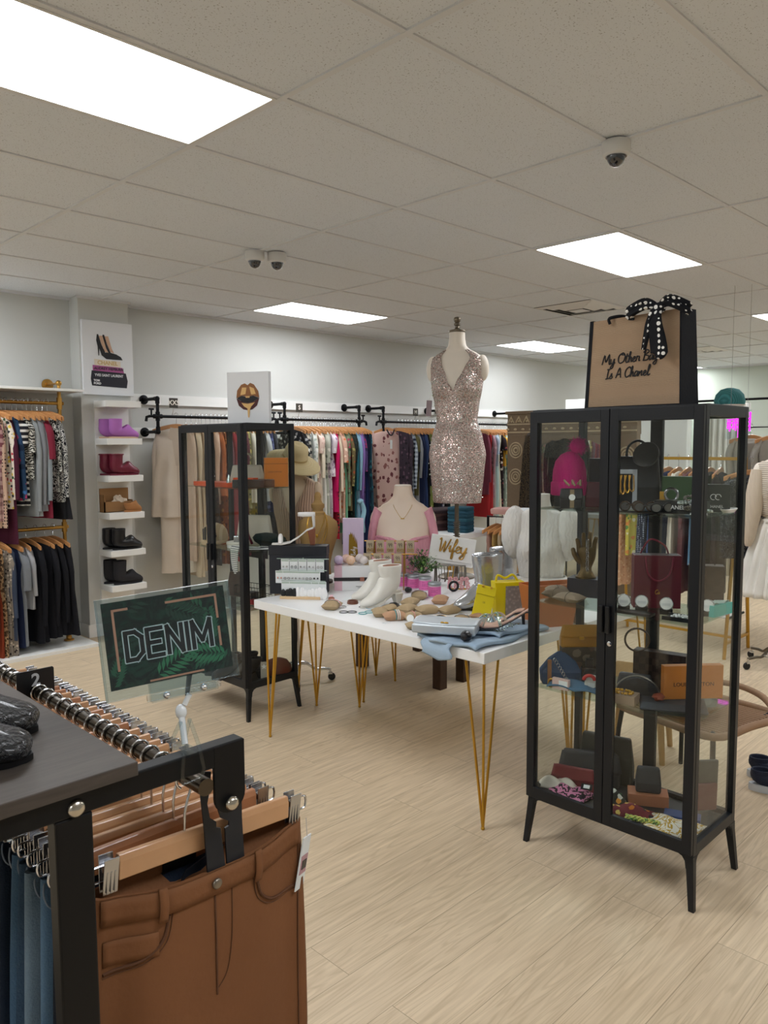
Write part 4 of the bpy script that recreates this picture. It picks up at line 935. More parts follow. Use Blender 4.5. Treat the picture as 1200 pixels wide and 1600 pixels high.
m.ball((0, -.125, .25), (.018, .014, .035)); m.build('gathered_neckline', PINK, d, smooth=60)
nk = MB(); nk.tube(catmull([(-.06, -.035, .455), (-.045, -.07, .43), (0, -.095, .385), (.045, -.07, .43), (.06, -.035, .455)], 6), .0012, 5)
nk = nk.build('necklace', GOLD, None, smooth=60); put(nk, 'fine gold chain necklace on the cream table bust', 'necklace', (bx, by, TZ+zb), math.radians(222)+PI/2); nk.scale = (1.03, 1, 1.25)
MB().tube([(-.012, -.098, .384), (.012, -.098, .384)], .002, 6).build('bar_pendant', GOLD, nk)

# ---- beige ribbed tank mannequin with straw hat, on wheels behind the left table end
q = Vector((3.25, 4.10, 0))
tr = math.radians(215)+PI/2
t = thing('dress_form', 'beige torso form on chrome wheels behind the black shoe box', 'mannequin', q, tr)
on_t(torso(t, M('form_beige', '#cbb59b', .7), -.36, .545, .9), 1.0); stand_spring(t, .1, .75, CHROME); caster_base(t, CHROME, 4, .22, .3)
d = thing('ribbed_tank_dress', 'beige ribbed sleeveless dress on the wheeled form', 'dress', (q.x, q.y, 1.0), tr)
wear(d, 'dress_body', FAB('rib', '#c3a48d'), -.5, lambda th: neck(th, .16, .44, .62, .86, .26, .33), .9, .008, 70, 26)
h = thing('straw_hat', 'wide brimmed straw hat resting on the beige form', 'hat', (q.x-.03, q.y-.03, 1.52), tr, rot=(.30, .38, tr)); h.scale = (.85,)*3
ST = FAB('weave', '#cdb98a', '#e6d8b0', scale=1.3)
MB().lathe([(.215, -.02), (.21, -.012), (.16, .004), (.105, .012), (.095, .03), (.09, .09), (.08, .125), (.05, .142), (.02, .136), (.001, .13)], seg=40, cap=(False, True)).build('crown_and_brim', ST, h, smooth=50, thick=.004)
MB().lathe([(.1005, .014), (.1, .04), (.097, .04), (.097, .014)], seg=40, cap=(False, False)).build('hat_band', M('hat_band', '#b79f6d', .7), h, smooth=40)
# ---- small gold linen torso with necklaces
tb = at_z(505, 905, TZ)
JT = (3.10, 3.69, .762)
t = thing('jewellery_torso', 'small ochre linen torso display draped with gold necklaces', 'necklace display', JT, math.radians(225)+PI/2); t.scale = (1.28,)*3
OC = FAB('weave', '#a88655', '#c4a26c', scale=2.5)
m = MB(); pr = [(.055, .06), (.06, .05), (.085, .2), (.10, .27), (.092, .32), (.06, .345), (.038, .352)]
m.loft([[(a*math.cos(2*PI*j/32), b*.62*math.sin(2*PI*j/32)-.0, z) for j in range(32)] for a, b, z in [(.062, .06, .04), (.058, .06, .09), (.07, .07, .15), (.092, .085, .22), (.100, .09, .265), (.092, .08, .30), (.06, .06, .325), (.036, .05, .335)]])
m.build('torso', OC, t, smooth=60)
MB().lathe([(.034, .33), (.034, .345), (.026, .35), (.026, .362), (.032, .368), (.032, .385), (.022, .392), (.015, .41), (.018, .42), (.012, .44), (.001, .445)], seg=24).build('neck_finial', OC, t, smooth=50)
MB().lathe([(.07, 0), (.07, .01), (.03, .02), (.03, .05)], seg=24).build('base', DW, t, smooth=40)
for k, (dz, w_) in enumerate([(0, .03), (.05, .045), (.09, .05)]):
    n_ = MB().tube(catmull([(-.035, -.02, .345), (-w_, -.052, .30-dz*.4), (0, -.066, .24-dz), (w_, -.052, .30-dz*.4), (.035, -.02, .345)], 6), .0014, 5).ball((0, -.068, .236-dz), (.006, .003, .009), 8, 6).build('necklace', GOLD, None, smooth=60)
    put(n_, ['shortest gold necklace', 'middle length gold necklace', 'longest gold necklace'][k]+' on the ochre linen torso', 'necklace', JT, math.radians(225)+PI/2, group='necklaces on the ochre torso'); n_.scale = (1.28,)*3
# ---- white ruffled dress form at the table's right end
q = Vector((3.62, 2.02, 0)); tr = math.radians(205)+PI/2
wp = at_z(830, 930, TZ)
t = thing('dress_form', 'torso form under the white ruffled dress behind the orange bag', 'mannequin', (3.455, 2.285, TZ), tr)
on_t(torso(t, M('form_white', '#d9d4cc', .7), -.13, .56, .82, arms=False), .13); MB().lathe([(.12, 0), (.12, .01), (.09, .04)], seg=24).build('base', BRZ, t)
d = thing('white_ruffled_dress', 'white textured dress with puffed shoulders and ruffled skirt, behind the right cabinet post', 'dress', (3.455, 2.285, TZ+.13), tr)
WT = FAB('crinkle', '#e4e2dd'); wear(d, 'dress_body', WT, -.15, lambda th: neck(th, .33, .46, .4, .9, .42, .42), .82, .012, 90, 26, flare=.55, folds=.02, fk=13, ruffle=.006)
for s in (-1, 1):
    m = MB(); m.ball((s*.14, .0, .25), (.072, .08, .14), 30, 20, noise=.035); m.build('puff_sleeve', WT, d, smooth=60)
for z, a in ((.03, .16), (-.04, .235)):
    m = MB(); R = []
    for k in range(4):
        R.append([((a+.02*k+.012*math.sin(17*tt)*k/3)*math.cos(tt), (a*.75+.02*k+.012*math.sin(17*tt)*k/3)*math.sin(tt), z-.035*k) for tt in [2*PI*j/70 for j in range(70)]])
    m.loft([[(x*.82, y*.82, z_*.82) for x, y, z_ in r] for r in R], cap=(False, False)); m.build('ruffle', WT, d, smooth=60, thick=.003)
# ---- full white outfit form at the right edge of the photo
q = at_z(1187, 1045, 0); tr = math.radians(212)+PI/2
t = thing('dress_form', 'cream dress form on bronze wheels at the right edge, in white skirt', 'mannequin', (5.88, 1.88, 0), tr)
on_t(torso(t, SKIN, -.36, .60, .95), 1.08); cap_finial(t, 1.08+.60*.95, sc=1.)
stand_spring(t, .1, .85, BRZ, .012); coil(t, .30, .46, .022, BRZ, 12); caster_base(t, BRZ, 4, .24, .5)
MB().tube(catmull([(.0, 0, .16), (-.05, -.06, .15), (-.08, -.1, .12)], 4), .006, 6).tube([(-.08-.02*math.cos(a), -.1-.03*math.sin(a), .1) for a in [2*PI*k/14 for k in range(14)]], .004, 6, closed=True).build('pedal', CHROME, t, smooth=60)
d = thing('sweater', 'cream openwork ribbed crop sweater on the right edge form', 'sweater', (5.88, 1.88, 1.08), tr)
wear(d, 'sweater_body', FAB('ribh', '#d8ccbc'), .02, lambda th: neck(th, .30, .43, .3, .99, .40, .40), .95, .012, 70, 18)
for s in (-1, 1):
    m = MB(); R = []
    for k in range(12):
        u = k/11; c = Vector((s*(.17+.06*u), -.0-.03*u, .37-.58*u)); r = .05+.02*math.sin(PI*min(1, u*1.15))-.01*u+(-.02 if k == 11 else 0)
        R.append([(c.x+r*math.cos(a), c.y+r*math.sin(a), c.z) for a in [2*PI*j/16 for j in range(16)]])
    m.loft([[(x*.95, y*.95, z*.95) for x, y, z in r] for r in R]); m.build('sleeve', FAB('knit', '#d3c3ae', scale=.6), d, smooth=60)
d = thing('white_skirt', 'pleated white skirt on the right edge dress form', 'skirt', (5.88, 1.88, 1.08), tr)
wear(d, 'skirt_body', P('#e2dfd7'), -.58, lambda th: .0, .95, .014, 120, 16, flare=.35, folds=.02, fk=18)
MB().loft([[tuple(v*.95 for v in SP(2*PI*j/40, z, .018)) for j in range(40)] for z in (-.03, .0)], cap=(False, False)).build('waistband', P('#dcd8cf'), d, smooth=60, thick=.004)
st = MB().tube(catmull([(-.09, -.03, .44), (-.06, -.11, .34), (.02, -.155, .2), (.10, -.14, .05), (.16, -.12, -.08)], 6), .011, 6, flat=.25).build('strap', M('tan_leather', '#9a7363', .5), None, smooth=60)
st.name = 'shoulder_bag'; put(st, 'thin tan crossbody bag strap across the white sweater form', 'bag', (5.88, 1.88, 1.08), tr); st.scale = (.95, .95, .95)
# bobble hat-stand head with teal cap behind the right cabinet top
# ================================================================== things on the white tables
def bxs(name, label, cat, mat, sz, loc, rz=0., bev=.002, group=None, rot=None):
    """a plain box-shaped article standing with its base at loc"""
    a, b, c = sz
    o = MB().bx(-a/2, a/2, -b/2, b/2, 0, c).build(name, mat, bevel=bev); return put(o, label, cat, loc, rz, group, rot)
VIEW = PI/4+PI/2-PI       # rz for things whose local -y looks back at the camera
def face(v, extra=0.):    # rz so that local -y points to the camera from v
    return math.atan2(v[1], v[0])-PI/2+extra
NAV = M('box_charcoal', '#20232b', .55); 
# black shoe box + lid edge
p = Vector((2.775, 3.475, TZ)); rz = math.radians(-50)
t = thing('shoe_box', 'large charcoal shoe box standing upright at the left end of the table', 'box', p, rz)
MB().bx(-.165, .165, -.05, .05, 0, .265).build('box_body', NAV, t, bevel=.002); MB().bx(-.168, .168, -.053, .053, .225, .278).build('lid', M('box_charcoal_lid', '#1b1e25', .5), t, bevel=.002)
# white heeled sandal on the box
def curve_sole(t, pts, wds, th, mat, name):
    m = MB(); R = []
    for (x, z), w_ in zip(pts, wds): R.append([(x, -w_, z), (x, w_, z), (x, w_, z+th), (x, -w_, z+th)])
    m.loft(R); return m.build(name, mat, t, bevel=.003)
t = thing('heeled_sandal', 'white leather block heel sandal on top of the charcoal shoe box', 'shoe', (2.775, 3.475, TZ+.2785), math.radians(-50)+.15)
WL = M('white_leather', '#e6e4e2', .4)
sp = [(-.155, .004), (-.10, .003), (-.05, .012), (0, .042), (.045, .080), (.085, .095)]
curve_sole(t, sp, [.022, .036, .034, .026, .026, .024], .008, WL, 'insole')
MB().loft([[(.05, -.022, .086), (.095, -.022, .096), (.095, .022, .096), (.05, .022, .086)], [(.065, -.018, 0), (.092, -.018, 0), (.092, .018, 0), (.065, .018, 0)]]).build('block_heel', M('stacked_wood', '#7c4a35', .5), t, bevel=.002)
MB().tube([(-.105, -.034, .012), (-.105, -.028, .045), (-.105, 0, .055), (-.105, .028, .045), (-.105, .034, .012)], .012, 8, up=(1, 0, 0)).build('toe_strap', WL, t, smooth=60)
MB().grid(lambda u, v: (.088+.004*math.cos(u*PI)-.03*math.sin(PI*u)*(v*.4), (.026*math.cos(PI*u)), .10+.075*v), 10, 5).build('heel_counter', WL, t, smooth=60, thick=.004)
m = MB(); R = []
m.grid(lambda u, v: (.045+.048*math.cos(2*PI*u), .032*math.sin(2*PI*u), .165+.022*v), 20, 2).build('ankle_strap', WL, t, smooth=60, thick=.004)
# tiered earring rack
p = at_z(472, 934, TZ); rz = face(p, -.25)
t = thing('earring_rack', 'tiered earring card rack on a pale wood base', 'jewellery stand', (p.x, p.y, TZ), rz)
MB().bx(-.115, .115, -.05, .05, 0, .016).build('base', FAB('woodgrain', '#cfae86', '#e0c6a0', rough=.5), t, bevel=.002)
for k, (z, y) in enumerate([(.215, .03), (.155, .0), (.10, -.025)]): MB().tube([(-.15+k*.02, y, z), (.15-k*.005, y, z)], .002, 6).build('bar', M('sage_metal', '#8a9a8c', .4, .6), t)
MB().tube([(0, .035, .01), (0, .035, .22)], .004, 6).tube([(-.06, .03, .01), (-.06, .03, .215)], .003, 6).build('upright', M('sage_metal', '#8a9a8c', .4, .6), t)
CW = M('card_white', '#e9ecec', .7)
X = T(p.x, p.y, TZ) @ RZ(rz)
kinds = ['silver studs', 'tiny hoops', 'grey drops', 'pearl studs', 'crystal studs', 'rose gold studs', 'small rings', 'plain card', 'twin drops', 'blue studs', 'black bows', 'black hearts', 'black diamonds', 'white petals', 'grey lenses', 'wide hoops', 'white shells', 'white fans']
rows = [(.205, .026, 5, '#e6ebe8'), (.145, -.004, 6, '#e3e8e6'), (.09, -.029, 6, '#eceeee')]
n = 0; rr = random.Random(8)
for r_, (z, y, k, c) in enumerate(rows):
    for i in range(k):
        x = -.125+.25*(i+.5)/k+(-.02 if r_ == 1 else .01*r_); kd = kinds[n % len(kinds)]; n += 1
        pos = X @ Vector((x, y-.006, z)); hh = .062 if r_ < 2 else .045
        t = thing('earring_card', 'small white card of %s, %s row of the earring rack' % (kd, ['top', 'middle', 'bottom'][r_]), 'earrings', pos, rz+rr.uniform(-.1, .1), group='earring cards on the tiered rack')
        MB().bx(-.0235, .0235, -.001, .001, -hh, .008).build('card', CW, t)
        MB().bx(-.021, .021, -.0018, -.001, -.004, .006).build('printed_band', M('print_sage', '#a9b8ac', .7), t)
        em = {0: CHROME, 1: CHROME, 5: M('rose_gold', '#c98a78', .3, .9), 10: BLACKP, 11: BLACKP, 12: BLACKP}.get(kinds.index(kd), SILV if r_ < 2 else M('white_resin', '#f0f0f0', .3))
        for s in (-1, 1):
            e = MB()
            if r_ == 2: e.ball((s*.0125, -.006, -hh-.012), (.015+.004*(i % 2), .007, .022+.007*(i % 3)), 10, 7); e.tube([(s*.011, -.003, -hh+.012), (s*.011, -.004, -hh)], .001, 4)
            elif i % 3 == 1: e.tube([(s*.010+.006*math.cos(a), -.004, -.034+.006*math.sin(a)) for a in [2*PI*q/12 for q in range(12)]], .0014, 5, closed=True)
            else: e.ball((s*.010, -.004, -.032), (.0045, .003, .0055), 8, 6)
            e.build('earring', em, t, smooth=50)
# white boxes with pink edge, dark ribbon; bath bombs above
p = at_z(566, 922, TZ); rz = face(p, -.35)
BX = Vector((2.98, 3.12, TZ))
t = thing('gift_box', 'white box wrapped with a dark ribbon behind the white boots', 'box', (3.06, 3.26, TZ), face((3.06, 3.26)))
MB().bx(-.155, .155, 0, .16, 0, .145).build('box_body', M('gloss_white', '#e8e8e8', .25), t, bevel=.002)
MB().bx(-.1555, -.11, -.0006, .1606, .0, .1456).build('pink_edge', M('pale_pink', '#d9b3bd', .5), t)
MB().bx(-.158, .158, -.003, .163, .058, .078).build('ribbon', M('dark_ribbon', '#2a2426', .5), t); MB().bx(-.005, .02, -.006, -.003, .056, .08).build('ribbon_slide', M('rose_gold', '#c98a78'), t, bevel=.001)
MB().box((.02, -.0015, .025), (.1, .001, .002)).box((.02, -.0015, .018), (.08, .001, .0015)).build('fine_print', M('print_ink', '#1f2029'), t)
gb = Matrix.Translation((3.06, 3.26, TZ+.146)) @ RZ(face((3.06, 3.26)))
for k, (x, y, c, l) in enumerate([(-.13, .05, '#a58acb', 'purple'), (-.085, .10, '#e0a07c', 'peach'), (-.06, .04, '#eba640', 'orange'), (-.005, .11, '#d8d2d2', 'white'), (.02, .045, '#d9d3ce', 'cream marbled'), (.085, .05, '#c4616e', 'rosy red'), (.1, .115, '#d99aa4', 'pale pink')]):
    o = MB().ball((0, 0, 0), .028, 20, 14).build('bath_bomb', FAB('marble', c, '#ecdfdc', rough=.3, scale=3, seed=k), smooth=80)
    put(o, '%s round bath bomb in clear wrap on the ribboned white box' % l, 'bath bomb', gb @ Vector((x, y, .0285)), group='bath bombs on the white box')
# tall lavender box sign with gold brush stroke
p = at_z(557, 905, TZ)
LV = (3.2, 3.475, TZ)
t = thing('lavender_box', 'tall pale lavender box with a gold brush stroke and white script', 'box', LV, face(LV, .0))
MB().bx(-.064, .064, 0, .05, 0, .40).build('box_body', FAB('marble', '#cdb9d6', '#dccbdf', rough=.5), t, bevel=.001)
rr = random.Random(3); br = [(-.018, .05), (.014, .045), (.024, .08), (.028, .16), (.024, .22), (.020, .25), (.018, .21), (.013, .262), (.010, .23), (.004, .28), (.0, .25), (-.006, .285), (-.010, .27), (-.016, .29), (-.02, .27), (-.026, .275), (-.028, .2), (-.029, .1)]
FL = Matrix(((1, 0, 0, 0), (0, 0, 1, -.001), (0, 1, 0, 0), (0, 0, 0, 1)))
MB().prism(br, .001, FL @ T(0, .03, -.001)).build('gold_brush_stroke', M('gold_foil', '#a08232', .35, .7), t)
pen_text('live lucky', .0135, FL @ T(.002, .175, -.0025) @ RZ(PI/2), M('white_ink', '#efeae2', .6), t, .0014)
# stud earrings in rows of tan cards
p = Vector((3.36, 3.08, TZ)); p = Vector((3.235, 3.185, TZ)); rz = face(p, -.1)
t = thing('card_stand', 'low stand with two rows of tan earring cards before the bust', 'jewellery stand', p, rz)
for k, (y, z) in enumerate([(.02, .28), (-.04, .21)]):
    MB().tube([(-.16, y, z), (.16, y, z)], .004, 6).build('bar', BRASS, t)
for s in (-.10, .08): MB().tube([(s, .06, 0), (s, .02, .28), (s, -.04, .21), (s, -.06, 0)], .004, 6).build('side_frame', BRASS, t, smooth=40)
X = T(*p) @ RZ(rz); TC = M('card_tan', '#b7a68a', .8)
for r_, (y, z, k) in enumerate([(.014, .28, 5), (-.046, .21, 4)]):
    for i in range(k):
        x = -.125+.06*i+(-.01 if r_ else 0)
        t = thing('earring_card', 'tan card with looped gold studs, %s place in the %s row of the stand' % (['first', 'second', 'third', 'fourth', 'fifth'][i], ['back', 'front'][r_]), 'earrings', X @ Vector((x, y-.006, z)), rz, group='tan earring cards before the bust')
        MB().bx(-.023, .023, -.001, .001, -.07, .006).build('card', TC, t)
        m = MB()
        for dx in (-.007, .006): m.tube([(dx+.0045*math.cos(a), -.002, -.018+.006*math.sin(a)) for a in [2*PI*q/10 for q in range(10)]], .0011, 4, closed=True).tube([(dx+.0045, -.002, -.016), (dx+.003, -.002, -.036)], .0011, 4)
        m.build('printed_mark', M('print_ink', '#1f2029'), t)
        for s in (-1, 1): MB().tube([(s*.010+.007*math.cos(a), -.004, -.052+.008*math.sin(a)) for a in [2*PI*q/12 for q in range(12)]], .0017, 5, closed=True).build('earring', GOLD, t, smooth=50)
# ---- potted greenery
def plant(loc):
    t = thing('potted_plant', 'small leafy green plant in a white pot behind the pink candles', 'plant', loc)
    MB().lathe([(.04, 0), (.055, .07), (.057, .075), (.05, .075), (.045, .06), (.001, .055)], seg=24).build('pot', M('ceramic_white', '#dfe2e2', .3), t, smooth=40)
    rr = random.Random(6); st = MB(); cols = ['#5f8f45', '#3f6b3c', '#7fa85a', '#8a8f9c']; lf = [MB() for _ in cols]
    for k in range(46):
        a = rr.uniform(0, 2*PI); e = rr.uniform(.1, 1.25); L = rr.uniform(.07, .15)
        d = Vector((math.cos(a)*math.sin(e), math.sin(a)*math.sin(e), math.cos(e)))*L; st.tube([(0, 0, .06), tuple(d*.6+Vector((0, 0, .075))), tuple(d+Vector((0, 0, .065)))], .0013, 4)
        for q in range(8):
            c = d*rr.uniform(.45, 1.)+Vector((rr.uniform(-.012, .012), rr.uniform(-.012, .012), .07+rr.uniform(-.01, .012)))
            R = Matrix.Translation(c) @ RZ(rr.uniform(0, 6.3)) @ RX(rr.uniform(-1, 1)) ; s = rr.uniform(.010, .017)
            lf[rr.choice([0, 0, 1, 1, 1, 2, 2, 3])].add([(0, 0, 0), (s*.5, s*.6, .002), (0, s*1.5, 0), (-s*.5, s*.6, .002)], [(0, 1, 2, 3)], R)
    st.build('stems', M('stem_green', '#55683f', .7), t)
    for m, c in zip(lf, cols): m.build('foliage', M('leaf_'+c[1:], c, .5), t, thick=.0006)['kind'] = 'stuff'
pl = at_z(656, 912, TZ); plant((at_z(659, 913, TZ).x, at_z(659, 913, TZ).y, TZ))
# ---- pink candles
CP = M('candle_label', '#e574b4', .45)
def candle(px_, py_, label):
    q = at_z(px_, py_, TZ); rz = face(q)
    t = thing('candle', label, 'candle', (q.x, q.y, TZ), rz, group='pink candles with silver lids')
    MB().lathe([(.034, 0), (.036, .004), (.036, .062), (.034, .066)], seg=28).build('jar', M('frost_jar', '#d9c6d0', .3), t, smooth=40)
    MB().lathe([(.0366, .006), (.0366, .06)], seg=28, cap=(False, False)).build('label', CP, t, smooth=40)
    MB().lathe([(.037, .066), (.0375, .068), (.0375, .079), (.036, .081), (.001, .081)], seg=28).build('lid', M('brushed_tin', '#aeb4ba', .35, .8), t, smooth=40)
    m = MB()
    for z, n_ in ((.05, 2), (.040, 4), (.034, 3), (.028, 4), (.014, 4)):
        x = -.018
        for k in range(n_):
            w_ = .004+.003*((k*7+int(z*1000)) % 3); a0 = x/.037; m.add([(.0371*math.sin(a0), -.0371*math.cos(a0), z), (.0371*math.sin(a0+w_/.037), -.0371*math.cos(a0+w_/.037), z), (.0371*math.sin(a0+w_/.037), -.0371*math.cos(a0+w_/.037), z+.0016), (.0371*math.sin(a0), -.0371*math.cos(a0), z+.0016)], [(0, 1, 2, 3)]); x += w_+.0025
    m.build('label_print', M('print_wine2', '#7d2554'), t)
candle(630, 916, 'pink labelled candle with silver lid, leftmost, half behind the white boot')
candle(646, 919, 'pink labelled candle with silver lid, second from the left')
candle(664, 922, 'pink labelled candle with silver lid, third from the left in the back row')
candle(679, 932, 'pink labelled candle with silver lid, front one standing alone')
# ---- white clutch reading Wifey, propped on a small rack
q = Vector((3.30, 2.80, TZ)); q = at_z(703, 914, TZ); rz = face(q, -.12)
t = thing('clutch_bag', 'white clutch with gold script on its flap, propped above the table', 'bag', q+Vector((0, 0, .125)), rot=(-.22, .13, rz)); t.scale = (1.08,)*3
MB().bx(-.125, .125, 0, .03, 0, .155).build('bag_body', FAB('plain', '#e3e2de'), t, bevel=.006, segs=3); MB().bx(-.127, .127, -.006, .0, .02, .158).build('flap', FAB('plain', '#e9e8e4'), t, bevel=.003)
pen_text('Wifey', .036, Matrix(((1, 0, 0, 0), (0, 0, 1, -.009), (0, 1, 0, .095), (0, 0, 0, 1))), M('gold_thread', '#a98138', .4, .5), t, .0042)
t = thing('wire_riser', 'small metal riser of tangled chains holding up the white clutch', 'display stand', q, rz)
for x in (-.09, .09): MB().tube([(x, -.03, 0), (x, 0, .12), (x, .05, .13), (x, .06, 0)], .005, 8).build('side_frame', M('pewter', '#77726a', .35, .8), t, smooth=40)
MB().tube([(-.09, 0, .12), (.09, 0, .12)], .005, 8).tube([(-.09, .05, .13), (.09, .05, .13)], .005, 8).build('cross_bar', M('pewter', '#77726a'), t)
rr = random.Random(2)
for k in range(5):
    x = -.07+.035*k; o = MB().tube(catmull([(x, -.012, .12), (x+rr.uniform(-.01, .01), -.03, .06), (x+.008, -.035, .015+.01*k % .03), (x+.02, -.03, .06), (x+.022, -.012, .12)], 6), .0028, 6).build('bracelet', [SILV, M('pewter', '#77726a'), GOLD][k % 3], smooth=60)
    put(o, '%s chain bracelet hung under the white script clutch' % ['silver', 'pewter', 'gold', 'short silver', 'dark pewter'][k], 'bracelet', q, rz, group='bracelets under the white clutch')
# black round watch, floral hair clip, bangles near the silver boots
o = MB().tube([(.026*math.cos(a), 0, .028+.026*math.sin(a)) for a in [2*PI*k/20 for k in range(20)]], .007, 8, closed=True).build('bangle', BLACKP, smooth=60); b_ = at_z(709, 925, TZ); put(o, 'thick glossy black ring bangle beside the pink candles', 'bangle', (b_.x, b_.y, TZ+.006), face(b_, .3))
o = MB().ball((0, 0, .016), (.024, .02, .016), 14, 10).build('trinket', BLACKP, smooth=60); b_ = at_z(638, 926, TZ); put(o, 'small black trinket dish under the white boot heel', 'dish', (b_.x, b_.y, TZ+.001))
fc = at_z(716, 921, TZ)
t = thing('hair_clip', 'bunch of pale pink fabric flowers in front of the silver boot', 'hair clip', (fc.x, fc.y, TZ), face(fc)); rr = random.Random(5)
MB().bx(-.05, .05, -.004, .004, 0, .008).build('clip', GOLD, t)
for k in range(12):
    fx, fz = -.052+.035*(k % 4)+rr.uniform(-.006, .006), .016+.024*(k//4); m = MB()
    for a in range(5): m.ball((fx+.009*math.cos(a*1.257), -.01-.006*(k % 2), fz+.009*math.sin(a*1.257)), (.0072, .003, .0072), 8, 5)
    m.build('flower', M('petal_pink', '#d9a3a4', .7), t, smooth=60)
# ---- boots on the table
WB = M('ivory_leather', '#e2dfd6', .35, bump=(14, .25)); 
def tboot(lab, px_, py_, rz, mat, sm, h, L, w, heel, grp, **k):
    q = at_z(px_, py_, TZ); return boot('ankle_boot', lab, h, L, w, mat, sm, heel, (q.x, q.y, TZ+.001), rz, None, .16, grp, **k)
b1 = tboot('ivory leather ankle boot behind its pair, toe to the left', 612, 932, math.radians(163), WB, M('ivory_sole', '#cfcabf', .5), .215, .245, .088, .06, 'ivory ankle boots', ankle=.8, topd=.145, fat=.85)
b2 = tboot('ivory leather ankle boot in front of its pair, gold accented heel', 627, 942, math.radians(166), WB, M('ivory_sole', '#cfcabf', .5), .215, .25, .09, .06, 'ivory ankle boots', ankle=.8, topd=.145, fat=.85)
for b in (b1, b2):
    MB().tube([(.02, -.046, .205), (.025, -.042, .09), (.03, -.038, .07)], .0012, 5).build('seam', M('seam_grey', '#a9a59b', .6), b)
    MB().lathe([(.034, .208), (.034, .2095)], Matrix.Translation((.0625, 0, 0)) @ Matrix.Diagonal((1.45, 1, 1, 1)), 20).build('lining', M('tan_lining', '#8b5a3f', .8), b)
SB_ = M('silver_leather', '#b9bcc0', .22, .75, bump=(11, .6)); BSL = M('black_sole', '#18181b', .5)
b1 = tboot('shiny silver ankle boot behind its pair near the yellow bag', 808, 932, math.radians(160), SB_, BSL, .285, .27, .115, .03, 'silver boots', ankle=.8, topd=.185, fat=1.05)
b2 = tboot('shiny silver ankle boot in front, toe pointing at the candles', 784, 946, math.radians(160), SB_, BSL, .285, .285, .118, .03, 'silver boots', ankle=.8, topd=.185, fat=1.05)
for b in (b1, b2): MB().tube(catmull([(.075, -.0585, .285), (.078, -.058, .24), (.09, -.057, .215), (.102, -.058, .24), (.105, -.0585, .285)], 5), .0014, 5).tube([(.09, -.057, .215), (.09, -.05, .10)], .0012, 5).build('seam', M('seam_grey2', '#6b6d72', .5), b, smooth=50)
# ---- yellow bag with tag, orange tote
YL = M('yellow_leather', '#e3cd10', .4); q = at_z(792, 960, TZ); rz = face(q, .35)
t = thing('handbag', 'small bright yellow handbag with grey snakeskin front', 'bag', (q.x, q.y, TZ), rz)
MB().loft([[(-.065, -.03, 0), (.075, -.03, 0), (.075, .03, 0), (-.065, .03, 0)], [(-.075, -.035, .17), (.08, -.035, .17), (.08, .035, .17), (-.075, .035, .17)]]).build('bag_body', YL, t, bevel=.003)
MB().loft([[(-.02, -.034, .004), (.07, -.034, .004), (.07, -.031, .004), (-.02, -.031, .004)], [(-.02, -.0395, .15), (.074, -.0395, .15), (.074, -.036, .15), (-.02, -.036, .15)]]).build('snakeskin_panel', FAB('snake', '#b7aba3', '#8d817a', rough=.4), t)
MB().tube(catmull([(-.06, 0, .16), (-.05, 0, .20), (-.01, 0, .185), (.03, 0, .2), (.06, 0, .16)], 5), .006, 8).build('handle', YL, t, smooth=60)
q = at_z(750, 968, TZ)
t = thing('display_card', 'yellow folded display card leaning in front of the yellow handbag', 'card', (q.x, q.y, TZ+.002), rot=(-.22, .22, face(q)))
MB().bx(-.045, .045, 0, .004, 0, .155).build('card_body', YL, t, bevel=.001); MB().bx(-.047, .047, -.006, .0, .12, .165).build('flap', YL, t, bevel=.001); MB().ball((-.02, -.01, .16), .006).ball((.02, -.01, .16), .006).build('studs', GOLD, t)
pen_text('ce', .008, Matrix(((1, 0, 0, 0), (0, 0, 1, -.001), (0, 1, 0, .085), (0, 0, 0, 1))), M('faint_gold', '#b3a21f', .5), t, .0008)
q = Vector((3.08, 1.99, TZ)); rz = face(q, .5)
t = thing('tote_bag', 'open tan orange leather tote behind the right cabinet post', 'bag', q, rz)
MB().loft([[(-.10, -.05, 0), (.10, -.05, 0), (.10, .05, 0), (-.10, .05, 0)], [(-.13, -.06, .2), (.13, -.06, .2), (.13, .06, .2), (-.13, .06, .2)], [(-.13, -.06, .2), (.13, -.06, .2), (.13, .06, .2), (-.13, .06, .2)], [(-.125, -.055, .2), (.125, -.055, .2), (.125, .055, .2), (-.125, .055, .2)], [(-.10, -.045, .01), (.10, -.045, .01), (.10, .045, .01), (-.10, .045, .01)]]).build('bag_body', M('orange_leather', '#b5652d', .45), t, bevel=.002)
MB().bx(.132, .138, -.06, .06, .0, .17).build('side_panel', M('nude_leather', '#b08a72', .5), t)
